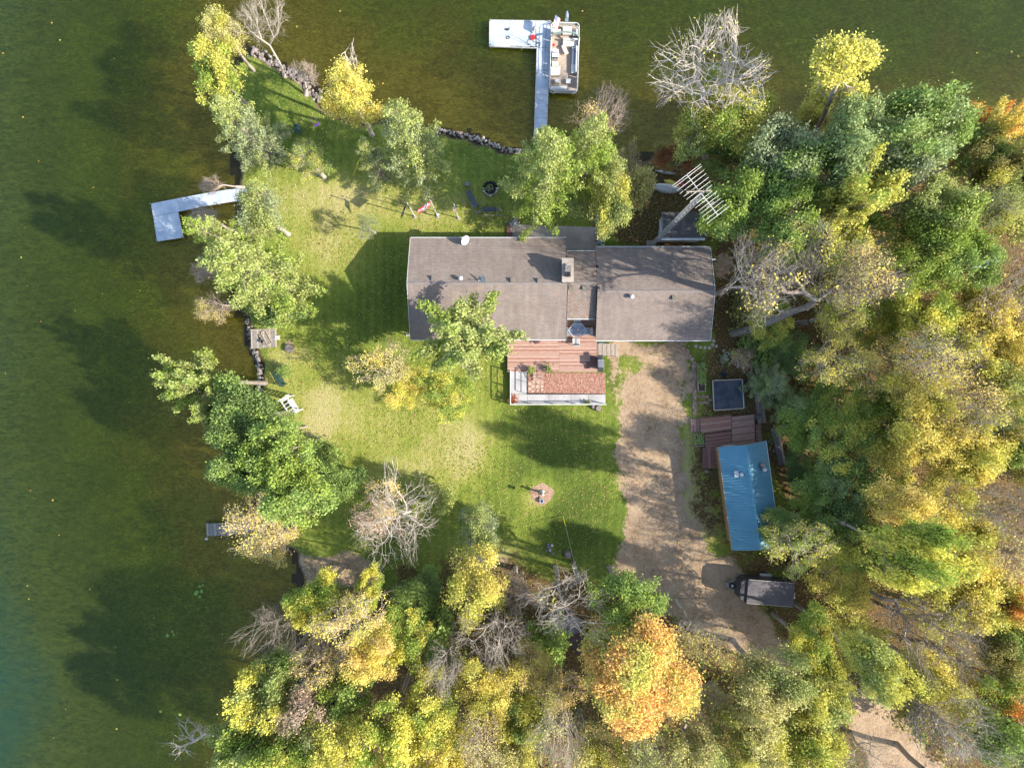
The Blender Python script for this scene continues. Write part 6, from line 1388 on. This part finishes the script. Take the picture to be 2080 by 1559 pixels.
 (1872, 620, 67, 8.5, 'B', 2, 'Y', 'l', 'n', 'elm_tree', 'yellow elm below the feathery birch'),
 (1950, 640, 73, 8, 'Y', 2, 'z', 'y', 'x', 'oak_tree', 'tan oak below the blue tarpaulin'),
 (2040, 600, 76, 8.5, 'N', 2, 't', 't', 'x', 'bare_tree', 'leafless brown tree right of the blue tarpaulin', 66),
 (2040, 690, 67, 8.5, 'B', 3, 'y', 'y', 'n', 'oak_tree', 'golden-tan oak on the right edge below the leafless brown tree'),
 (1960, 720, 67, 8.5, 'B', 0, 'y', 'z', 'n', 'oak_tree', 'golden oak left of the right-edge golden-tan oak'),
 (1690, 730, 60, 9.5, 'S', 3, 'y', 'z', 'e', 'hickory_tree', 'golden hickory with many bare twigs above the dark thicket gap'),
 (1790, 748, 70, 9, 'S', 4, 'y', 'c', 'e', 'hickory_tree', 'apricot-gold hickory in the middle of the eastern wood', 60),
 (1880, 728, 64, 9.5, 'W', 2, 'z', 'y', 'w', 'bare_tree', 'whitish bare tree rising from the middle of the eastern wood', 70),
 (1646, 850, 58, 6.0, 'B', 1, 'g', 'l', 'n', 'maple_tree', 'green maple right of the plank stack', 58),
 (1606, 820, 34, 4.0, 'P', 0, 'b', 'b', 'n', 'spruce_tree', 'blue-grey spruce behind the plank stack'),
 (1626, 940, 40, 2.6, 'B', 2, 'G', 'g', 'n', 'bush', 'dark green thicket right of the long grey beam', 40),
 (1724, 830, 62, 8.5, 'Y', 1, 'l', 'Y', 'n', 'ash_tree', 'yellow-green ash in the row above the blue-roofed cabin trees'),
 (1800, 830, 58, 9, 'B', 3, 'Y', 'l', 'n', 'ash_tree', 'yellow ash below the apricot-gold hickory'),
 (1872, 820, 67, 9.5, 'Y', 0, 'y', 'Y', 'e', 'hickory_tree', 'gold hickory below the whitish bare tree'),
 (1960, 820, 70, 9.5, 'W', 3, 'c', 't', 'n', 'bare_tree', 'grey bare tree with apricot leaves near the right edge'),
 (2042, 790, 62, 9, 'Y', 1, 'q', 'z', 'n', 'oak_tree', 'greenish-tan oak on the right edge, halfway down'),
 (1716, 900, 64, 8.5, 'B', 4, 'g', 'Y', 'n', 'maple_tree', 'green maple with yellow tips right of the blue roof'),
 (1800, 905, 60, 9, 'Y', 2, 'Y', 'y', 'n', 'maple_tree', 'yellow maple right of the green maple with yellow tips'),
 (1890, 912, 69, 9.5, 'Y', 2, 'y', 'y', 'e', 'oak_tree', 'apricot oak below the grey bare tree'),
 (1980, 905, 69, 9.5, 'B', 3, 'y', 'z', 'n', 'oak_tree', 'large apricot-tan oak near the right edge'),
 (2046, 900, 50, 9, 'B', 0, 'g', 'd', 'n', 'oak_tree', 'green oak on the right edge beside the apricot-tan oak', 60),
 (1668, 996, 56, 6, 'B', 1, 'g', 'l', 'n', 'maple_tree', 'green maple touching the right slope of the blue roof', 62),
 (1716, 980, 58, 8, 'B', 2, 'g', 'b', 'n', 'maple_tree', 'grey-green maple behind the one that touches the blue roof'),
 (1786, 990, 56, 9, 'Y', 0, 'l', 'y', 'n', 'maple_tree', 'green-gold maple left of the golden canopy'),
 (1832, 1030, 66, 10, 'Y', 1, 'y', 'c', 'n', 'maple_tree', 'golden canopy with an orange cast, lower middle of the eastern wood', 54),
 (1916, 1000, 64, 9.5, 'B', 2, 'y', 'z', 'n', 'ash_tree', 'tan-gold ash right of the golden canopy'),
 (2000, 1020, 84, 10, 'N', 3, 't', 't', 'n', 'bare_tree', 'grey leafless tree on the right side above the lower gold trees', 66),
 (1580, 1066, 40, 6, 'B', 3, 'q', 'g', 'n', 'maple_tree', 'green low maple over the bottom right corner of the blue roof'),
 (1622, 1106, 66, 7.5, 'S', 3, 'Y', 'l', 'w', 'maple_tree', 'pale yellow-green maple with grey twigs just above the trailer', 58),
 (1700, 1064, 56, 8, 'B', 4, 'g', 'G', 'n', 'maple_tree', 'deep green maple right of the pale maple above the trailer'),
 (1760, 1110, 60, 8.5, 'B', 0, 'l', 'Y', 'n', 'ash_tree', 'yellow-green ash below the golden canopy'),
 (1850, 1120, 70, 15, 'B', 3, 'Y', 'l', 'n', 'ash_tree', 'lemon-green ash right of the yellow-green ash below the golden canopy'),
 (1930, 1110, 71, 9.5, 'B', 0, 'y', 'z', 'n', 'ash_tree', 'lemon ash left of the lower right bare twigs'),
 (2040, 1110, 66, 9, 'W', 4, 't', 'c', 'x', 'bare_tree', 'tan bare tree on the right edge beside the lemon ash'),
 (1716, 1186, 67, 7.5, 'Y', 0, 'y', 'z', 'x', 'oak_tree', 'golden-tan oak right of the trailer', 56),
 (1990, 1200, 76, 9, 'B', 1, 'y', 'z', 'n', 'oak_tree', 'golden oak above the orange-red edge maple'),
 (1900, 1200, 71, 8.5, 'B', 2, 'y', 'z', 'n', 'oak_tree', 'mustard oak left of the golden oak in the lower right wood'),
 (2056, 1230, 52, 9.5, 'M', 0, 'o', 'y', 'n', 'maple_tree', 'orange-red maple on the right edge, lower part'),
 (2050, 1310, 56, 9, 'B', 1, 'g', 'd', 'n', 'oak_tree', 'dark green oak below the orange-red edge maple'),
 (1640, 1306, 54, 7, 'B', 2, 'Y', 'l', 'n', 'maple_tree', 'vivid yellow maple below and right of the trailer', 62),
 (1730, 1290, 62, 8, 'Y', 0, 'z', 'y', 'e', 'maple_tree', 'mustard maple right of the vivid yellow one'),
 (1776, 1350, 54, 13, 'B', 1, 'q', 'z', 'e', 'oak_tree', 'tan-green oak above the lower right dirt track'),
 (1900, 1294, 90, 9.5, 'N', 0, 't', 't', 'n', 'bare_tree', 'large grey leafless tree in the lower right wood', 80),
 (1912, 1380, 73, 8, 'Y', 2, 'y', 'z', 'x', 'oak_tree', 'orange-tan oak below the large grey leafless tree'),
 (2046, 1400, 64, 8.5, 'Y', 3, 'o', 'l', 'n', 'maple_tree', 'orange and green maple on the right edge near the bottom'),
 (2030, 1490, 66, 9, 'B', 3, 'l', 'g', 'n', 'maple_tree', 'yellow-green maple in the bottom right corner', 60),
 (1940, 1478, 84, 9.5, 'N', 1, 't', 't', 'w', 'bare_tree', 'white-twigged bare tree right of the lower dirt track', 74),
 (1850, 1420, 34, 2.5, 'H', 0, 'g', 'd', 'n', 'bush', 'green brush on the right verge of the lower dirt track', 60),
 (1762, 1530, 50, 6, 'N', 2, 't', 't', 'w', 'bare_tree', 'small white-twigged bare tree at the bottom edge beside the dirt track'),
 # the southern wood
 (1110, 1306, 40, 3.0, 'H', 0, 'd', 'g', 'n', 'bush', 'olive brush crowding the brown lean-to in the southern wood'),
 (1672, 1380, 50, 7.5, 'B', 4, 'q', 'z', 'n', 'oak_tree', 'small green-tan oak closing over the bend of the dirt track'),
 (1568, 1392, 84, 9, 'Y', 3, 't', 'q', 'n', 'oak_tree', 'large tan-green oak left of the lower dirt track', 70),
 (1650, 1440, 67, 8.5, 'B', 0, 'q', 'z', 'n', 'oak_tree', 'green-tan oak on the left verge of the lower dirt track'),
 (1640, 1530, 72, 9, 'Y', 1, 'z', 'l', 'n', 'oak_tree', 'yellow-green oak at the bottom edge left of the dirt track', 58),
 (1520, 1500, 76, 9.5, 'Y', 2, 'z', 't', 'n', 'oak_tree', 'mustard-tan oak at the bottom edge below the orange maple', 66),
 (1430, 1540, 66, 9, 'Y', 3, 'q', 't', 'n', 'oak_tree', 'grey-green oak at the bottom edge below the orange maple tips'),
 (1450, 1440, 54, 7, 'S', 4, 't', 'q', 'x', 'oak_tree', 'thin tan oak right of the orange maple'),
 (1424, 1286, 60, 6.5, 'W', 0, 'z', 'y', 'w', 'bare_tree', 'white-twigged bare tree beside the driveway, right of the orange maple', 54),
 (1272, 1218, 66, 9, 'B', 4, 'l', 'g', 'n', 'maple_tree', 'lime-green maple crown above the orange maple, next to the driveway', 66),
 (1146, 1226, 84, 8.5, 'N', 1, 'c', 't', 'w', 'bare_tree', 'wide bare tree with fine pale twigs below the utility pole', 66),
 (1002, 1290, 60, 8, 'N', 3, 't', 't', 'w', 'bare_tree', 'pale leafless tree left of the shed roof in the southern wood', 70),
 (1048, 1200, 36, 5, 'K', 4, 't', 't', 'x', 'bare_shrub', 'brown leafless shrub between the golden birch and the wide bare tree', 44),
 (902, 1352, 50, 7.5, 'N', 0, 't', 't', 'w', 'bare_tree', 'small pale leafless tree right of the mustard-yellow tree', 48),
 (824, 1292, 50, 7.5, 'B', 0, 'Y', 'l', 'n', 'maple_tree', 'mustard-yellow tree standing alone in the dark gap of the southern wood', 56),
 (852, 1200, 50, 3.0, 'B', 1, 'G', 'g', 'n', 'bush', 'dark green thicket left of the tall golden-green birch', 40),
 (880, 1270, 40, 2.6, 'H', 1, 'G', 'g', 'n', 'bush', 'dark green brush between the birch and the mustard-yellow tree', 46),
 (1080, 1350, 50, 6.5, 'S', 0, 'y', 'c', 'x', 'oak_tree', 'orange-tan thin oak below the shed roof'),
 (1130, 1400, 56, 7, 'S', 1, 'z', 'c', 'x', 'oak_tree', 'brownish thin oak left of the orange maple', 46),
 (990, 1400, 60, 8.5, 'Y', 0, 'y', 'z', 'n', 'maple_tree', 'orange-gold maple in the middle of the southern wood', 56),
 (880, 1440, 64, 9, 'Y', 1, 'Y', 'l', 'n', 'maple_tree', 'lemon-green maple below the small pale leafless tree'),
 (884, 1526, 66, 9.5, 'B', 2, 'Y', 'y', 'n', 'maple_tree', 'lemon-yellow maple at the bottom edge, centre left', 56),
 (980, 1490, 58, 8, 'W', 2, 'c', 't', 'x', 'bare_tree', 'pinkish bare tree right of the lemon maples'),
 (1060, 1460, 50, 7.5, 'B', 3, 'g', 'z', 'n', 'maple_tree', 'green maple peeping out beside the pinkish bare tree'),
 (1128, 1480, 60, 8.5, 'W', 3, 't', 'z', 'w', 'bare_tree', 'grey-twigged bare tree left of the orange maple foot'),
 (1060, 1550, 54, 8.5, 'Y', 2, 'z', 't', 'n', 'oak_tree', 'yellow-tan oak at the bottom edge, centre'),
 (1200, 1550, 64, 8.5, 'Y', 3, 't', 'z', 'n', 'oak_tree', 'brown-tan oak at the bottom edge under the orange maple'),
 (1320, 1540, 66, 9, 'S', 2, 'q', 't', 'n', 'oak_tree', 'olive thin oak at the bottom edge right under the orange maple'),
 (788, 1490, 64, 9, 'B', 4, 'l', 'Y', 'n', 'maple_tree', 'lime maple with yellow tips at the bottom, left of the lemon ones'),
 (720, 1250, 60, 8.5, 'S', 3, 'Y', 'c', 'w', 'poplar_tree', 'gold poplar with white twigs just below the launch track', 62),
 (752, 1330, 48, 8.5, 'Y', 0, 'y', 'c', 'n', 'poplar_tree', 'orange-gold poplar left of the mustard-yellow tree'),
 (700, 1400, 54, 7, 'B', 0, 'l', 'g', 'n', 'poplar_tree', 'green poplar below the orange-gold one'),
 (638, 1216, 50, 7.5, 'B', 1, 'l', 'Y', 'n', 'poplar_tree', 'lime-yellow poplar at the lake end of the launch track', 46),
 (750, 1190, 28, 6, 'B', 2, 'l', 'Y', 'n', 'poplar_tree', 'small lime poplar touching the launch track', 34),
 (564, 1268, 62, 7, 'N', 1, 't', 't', 'n', 'bare_tree', 'grey leafless tree leaning over the lake below the launch'),
 (652, 1330, 62, 7.5, 'W', 4, 'c', 'y', 'x', 'bare_tree', 'brown bare tree with orange leaves right of the grey lake-side one', 56),
 (560, 1366, 48, 7, 'B', 3, 'g', 'q', 'n', 'alder_tree', 'green alder on the lake bank below the two bare trees'),
 (532, 1420, 60, 8, 'B', 4, 'q', 'Y', 'n', 'alder_tree', 'yellow-green alder jutting out over the dark lake'),
 (630, 1440, 58, 8.5, 'S', 4, 'k', 'q', 'x', 'alder_tree', 'pinkish-tan thin alder inland of the yellow-green alders'),
 (500, 1506, 58, 8, 'B', 0, 'l', 'q', 'n', 'alder_tree', 'light green alder at the bottom of the lake bank'),
 (580, 1530, 66, 9, 'B', 1, 'l', 'z', 'n', 'alder_tree', 'yellow-green alder at the bottom edge right of the light green one', 56),
 (690, 1500, 60, 9, 'Y', 1, 'z', 'Y', 'n', 'alder_tree', 'mustard alder at the bottom edge between green ones'),
]
for T_ in TREES:
    ry_ = T_[11] if len(T_) > 11 else None
    px, py, r_, zc_, kd, ix, c1_, c2_, bk_, nm_, lb_ = T_[:11]
    grp = GB if nm_ == 'bare_tree' else (GP_ if nm_ == 'pine_tree' else (GS if nm_ == 'bare_shrub' else ('bushes and thickets' if nm_ == 'bush' else GW)))
    ct_ = 'bush' if nm_ in ('bush', 'bare_shrub', 'shrub') else ('sapling' if nm_ in ('sapling', 'young_conifer') else 'tree')
    tree(px, py, r_, zc_, kd, ix, c1_, c2_, bk_, nm_, lb_, ct_, grp, ry=ry_)

# trees of their own shape
custom_tree('bare_tree', 'great white leafless tree on the shore right of the long dock', 'tree', [G(1408, 318, 0), G(1412, 304, 2), G(1408, 280, 4.5), G(1418, 225, 7.5)],
            [(G(1380, 130, 12), (2.2, 2.2, 1.5), 80), (G(1450, 100, 13), (2.4, 2.6, 1.8), 120), (G(1500, 160, 12), (2.4, 2.4, 1.6), 100), (G(1440, 180, 10), (2.6, 2.2, 1.6), 80), (G(1365, 175, 9), (1.6, 1.4, 1.0), 80), (G(1540, 150, 10), (1.0, 1.2, .8), 50), (G(1465, 62, 13), (1.4, 1.3, 1), 90)],
            21, 'w', (5, .25, .12, 't', 'z', .10), .016, GB)
custom_tree('poplar_tree', 'slender yellow-crowned poplar standing out above the shore on a long bare stem', 'tree', [G(1620, 335, 0), G(1645, 290, 4), G(1672, 238, 8), G(1693, 185, 12), G(1704, 165, 13.5)],
            [(G(1700, 118, 16), (1.5, 1.2, 1.4), 150), (G(1740, 112, 16), (1.3, .9, 1.1), 110), (G(1672, 190, 10), (.9, .9, .8), 55), (G(1738, 186, 12), (.9, .7, .8), 45), (G(1690, 140, 15), (.9, 1.0, 1), 60)],
            22, 'n', (28, .24, .135, 'z', 'Y', 1.0), .012, GW)
custom_tree('leaning_tree', 'tall tree whose grey trunk leans out from the right end of the house', 'tree', [G(1488, 677, 0), G(1525, 668, 2.2), G(1570, 650, 4.5), G(1610, 632, 6.4), G(1640, 622, 7.8)],
            [(G(1590, 545, 12), (2.4, 2.0, 1.2), 170), (G(1665, 500, 12.5), (1.4, 2.0, 1.2), 80), (G(1780, 575, 13), (2.6, 1.2, 1.3), 120), (G(1720, 600, 11), (2.0, 1.0, 1.2), 90), (G(1540, 600, 11), (1.3, 1.2, .8), 70)],
            23, 'a', (7, .25, .17, 'y', 'z', .12), .017, GB)
custom_tree('maple_tree', 'big orange and green maple, the brightest orange crown of the southern wood', 'tree', [G(1250, 1290, 0), G(1255, 1300, 2), G(1262, 1320, 4)],
            [(G(1240, 1330, 11), (1.9, 1.8, 1.3), 190), (G(1320, 1310, 12), (1.7, 1.7, 1.2), 170), (G(1350, 1390, 12), (2.3, 1.8, 1.3), 240), (G(1270, 1410, 12.5), (2.0, 2.0, 1.3), 240), (G(1290, 1350, 13.5), (2.0, 1.6, 1.0), 180), (G(1230, 1290, 8), (1.3, 1.3, 1), 90), (G(1290, 1460, 11.5), (1.5, 1.1, 1.0), 110), (G(1385, 1420, 11), (1.0, .9, .9), 70), (G(1225, 1385, 10), (1.0, 1.2, .9), 80)],
            24, 'n', (44, .30, .135, 'z', 'O', 1.0), .012, GW, .28)
custom_tree('bare_tree', 'dead leafless branches fanning out over the dark lake in the bottom left', 'tree', [G(470, 1502, .0), G(455, 1497, 2), G(440, 1492, 3.2)],
            [(G(385, 1478, 5), (1.7, .8, .6), 26), (G(370, 1515, 5), (1.3, .8, .6), 22), (G(410, 1490, 5), (.9, .7, .5), 16)],
            25, 'w', None, .020, GB)
custom_tree('dead_tree', 'forked dead bough sticking up out of the golden weeping birch', 'tree', [G(664, 232, 0), G(680, 205, 3), G(692, 165, 6.5), G(702, 140, 8)],
            [(G(713, 100, 10), (.3, .5, .5), 7), (G(700, 118, 10), (.3, .4, .4), 7), (G(722, 125, 9.5), (.3, .5, .4), 8)],
            26, 'w', None, .030, GB)
# three more lean trunks with bare tops show among the leaves of the eastern wood
for (a_, b_, c_, lb_) in (((1860, 780), (1905, 745), (1960, 715), 'grey leaning bare trunk among the gold hickories of the eastern wood'),
                          ((1730, 1175), (1790, 1215), (1840, 1255), 'dark leaning trunk running down to the large grey leafless tree'),
                          ((1800, 1330), (1840, 1400), (1890, 1480), 'dark leaning trunk beside the lower dirt track')):
    p0, p1, p2 = G(*a_, 2.5), G(*b_, 7), G(*c_, 11); bx = (2 * p0[0] - p1[0] * 1.0, 2 * p0[1] - p1[1] * 1.0, 0); bx = (p0[0] * .93, p0[1] * .93, 0)
    custom_tree('bare_tree', lb_, 'tree', [bx, p0, p1], [((p2[0], p2[1], p2[2]), (2.0, 1.8, 1.0), 90), ((p1[0] * .6 + p2[0] * .4, p1[1] * .6 + p2[1] * .4, 10), (1.5, 1.5, 1), 50)], 31 + int(a_[0]), 'a', None, .016, GB)

# a few trees of the same wood just beyond the frame, to the right and below
for i, (px, py, kd) in enumerate([(2170, 430, 'B'), (2160, 620, 'Y'), (2180, 800, 'S'), (2160, 980, 'Y'), (2180, 1160, 'B'), (2160, 1340, 'S'), (2150, 1520, 'Y'), (2160, 260, 'B'),
                                  (1960, 1640, 'Y'), (1500, 1640, 'B'), (1300, 1650, 'Y'), (1100, 1650, 'S'), (900, 1650, 'B'), (700, 1640, 'Y'), (520, 1650, 'B')]):
    tree(px, py, 74, 9, kd, i % 4, 'lzgy'[i % 4], 'yqlt'[i % 4], 'n', 'tree', 'tree of the same wood standing just beyond the edge of the view', 'tree', 'trees beyond the frame')

# ------------------------------------------------------------------ undergrowth, fallen leaves, lily pads
rng = np.random.RandomState(5)
def scatter(n, lo, hi, keep):
    P = np.stack([rng.uniform(lo[0], hi[0], n), rng.uniform(lo[1], hi[1], n)], 1); return P[keep(P)]
def wood_keep(P):
    return (inside(P, WOODS)) & (inside(P, SH)) & (sdist(P, SH) > .3) & (sdist(P, DIRT) < -.8) & (sdist(P, LAUNCH) < -.5)
UP = scatter(7500, (-22, -38), (54, 24), wood_keep)
noz = np.sin(UP[:, 0] * .7) + np.sin(UP[:, 1] * .9 + UP[:, 0] * .3) + rng.normal(0, .7, len(UP)); UP = UP[noz > -.3]
px_ = UP[:, 0] * PXM + 1040; py_ = 779.5 - UP[:, 1] * PXM
clear = ((px_ > 1430) & (px_ < 1600) & (py_ > 740) & (py_ < 1290)) | ((px_ > 1280) & (px_ < 1480) & (py_ > 320) & (py_ < 720)) | ((px_ > 1050) & (px_ < 1230) & (py_ > 1215) & (py_ < 1330)) | ((px_ > 1760) & (px_ < 1960) & (py_ > 520) & (py_ < 620))
UP = UP[~clear]
T3 = np.concatenate([UP, rng.uniform(.15, 2.0, (len(UP), 1)) ** 1.4], 1)
V, F, vv, ww = leaves_np(T3, 16, .42, .19, rng, .4, rng.rand(len(T3)) ** 1.6)
o = link('undergrowth', mesh_np('undergrowth', V, F, [M['leaf']], {'v': vv, 'w': ww})); o.color = (.15, .22, .045, 1); o["tint"] = [.46, .42, .09]; prop(o, kind='stuff')

def flat_leaves(name, P, z, size, col, tint, lift=.02):
    n = len(P); t = rng.uniform(0, 6.28, n); s = size * rng.uniform(.6, 1.3, n); zz = z + rng.uniform(.004, lift, n)
    c, s_ = np.cos(t), np.sin(t); V = []
    for a, b, dz in ((.6, 0, 0), (0, .42, .35), (-.5, 0, .1), (0, -.42, .3)):
        V.append(np.stack([P[:, 0] + s * (a * c - b * s_), P[:, 1] + s * (a * s_ + b * c), zz + dz * s * .35], 1))
    V = np.stack(V, 1).reshape(-1, 3)
    o = link(name, mesh_np(name, V, np.arange(4 * n).reshape(-1, 4), [M['leaf']], {'v': rng.rand(n), 'w': rng.rand(n)})); o.color = (*col, 1); o["tint"] = list(tint); prop(o, kind='stuff'); return o
def lawn_keep(P):
    k = inside(P, SH) & (sdist(P, SH) > .7); x, y = P[:, 0], P[:, 1]
    k &= ~((x > -8.7) & (x < 16.9) & (y > 3.6) & (y < 12.4)); k &= ~((x > -.6) & (x < 8.4) & (y > -2) & (y < 4)); k &= ~((x > 16.5) & (x < 23) & (y < -2.5) & (y > -14.2))
    dens = .35 + .65 * lownoise(np.concatenate([P, np.zeros((len(P), 1))], 1), np.random.RandomState(2), .28); return k & (rng.rand(len(P)) < dens)
flat_leaves('fallen_leaves', scatter(40000, (-24, -38), (50, 30), lawn_keep), 0.0, .095, (.52, .42, .14), (.50, .30, .14))
flat_leaves('leaves_floating_on_the_lake', scatter(260, (-45, -33), (45, 33), lambda P: ~inside(P, SH) & (sdist(P, SH) < -.5)), WZ, .16, (.42, .36, .08), (.5, .30, .06), .012)
# grass tufts give the lawn its nap
GPn = scatter(60000, (-24, -18), (18, 30), lambda P: inside(P, SH) & (sdist(P, SH) > .5) & (sdist(P, DIRT) < -.2) & ~((P[:, 0] > -8.7) & (P[:, 0] < 16.9) & (P[:, 1] > 3.6) & (P[:, 1] < 12.4)) & ~((P[:, 0] > -.6) & (P[:, 0] < 9.6) & (P[:, 1] > -2) & (P[:, 1] < 4)) & ~((P[:, 0] > 14) & (P[:, 1] < 4)) & ~((P[:, 0] > -.3) & (P[:, 0] < 9) & (P[:, 1] > 12) & (P[:, 1] < 14.5)))
n = len(GPn); th = rng.uniform(0, 6.28, n); hh = rng.uniform(.04, .11, n); w_ = rng.uniform(.03, .07, n); c_, s_ = np.cos(th), np.sin(th)
V = np.stack([np.stack([GPn[:, 0] - w_ * c_, GPn[:, 1] - w_ * s_, np.zeros(n)], 1), np.stack([GPn[:, 0] + w_ * c_, GPn[:, 1] + w_ * s_, np.zeros(n)], 1),
              np.stack([GPn[:, 0] - s_ * hh * .8, GPn[:, 1] + c_ * hh * .8, hh], 1)], 1).reshape(-1, 3)
o = link('grass', mesh_np('grass', V, np.arange(3 * n).reshape(-1, 3), [M['leaf']], {'v': rng.rand(n) ** 1.5, 'w': rng.rand(n)})); o.color = (.19, .225, .048, 1); o["tint"] = [.40, .35, .14]; prop(o, kind='stuff')
# lily pads in the lower left bay
LP = [(406, 1190), (400, 1202), (409, 1200), (406, 1211), (398, 1205), (350, 1282), (340, 1290), (353, 1289), (412, 1188), (366, 1450), (326, 1444)]
for i, (a_, b_) in enumerate(LP):
    m_ = MB(); x, y, _ = G(a_, b_, WZ); t0 = rng.uniform(0, 6.28); rr = rng.uniform(.10, .17)
    vs = [(0, 0, 0)] + [(rr * math.cos(t0 + .25 + 5.8 * k / 11), rr * math.sin(t0 + .25 + 5.8 * k / 11), .004) for k in range(12)]
    m_.add(vs, [(0, k, k + 1) for k in range(1, 12)]); o = m_.build('lily_pad', M['lily'] if 'lily' in M else M['lime']); o.location = (x, y, WZ + .012)
    prop(o, 'floating yellow-green lily pad in the shaded bay near the small grey dock' if i < 5 or i == 8 else 'floating lily pad further down the shaded bay, below the others', 'lily pad', 'lily pads in the bay')
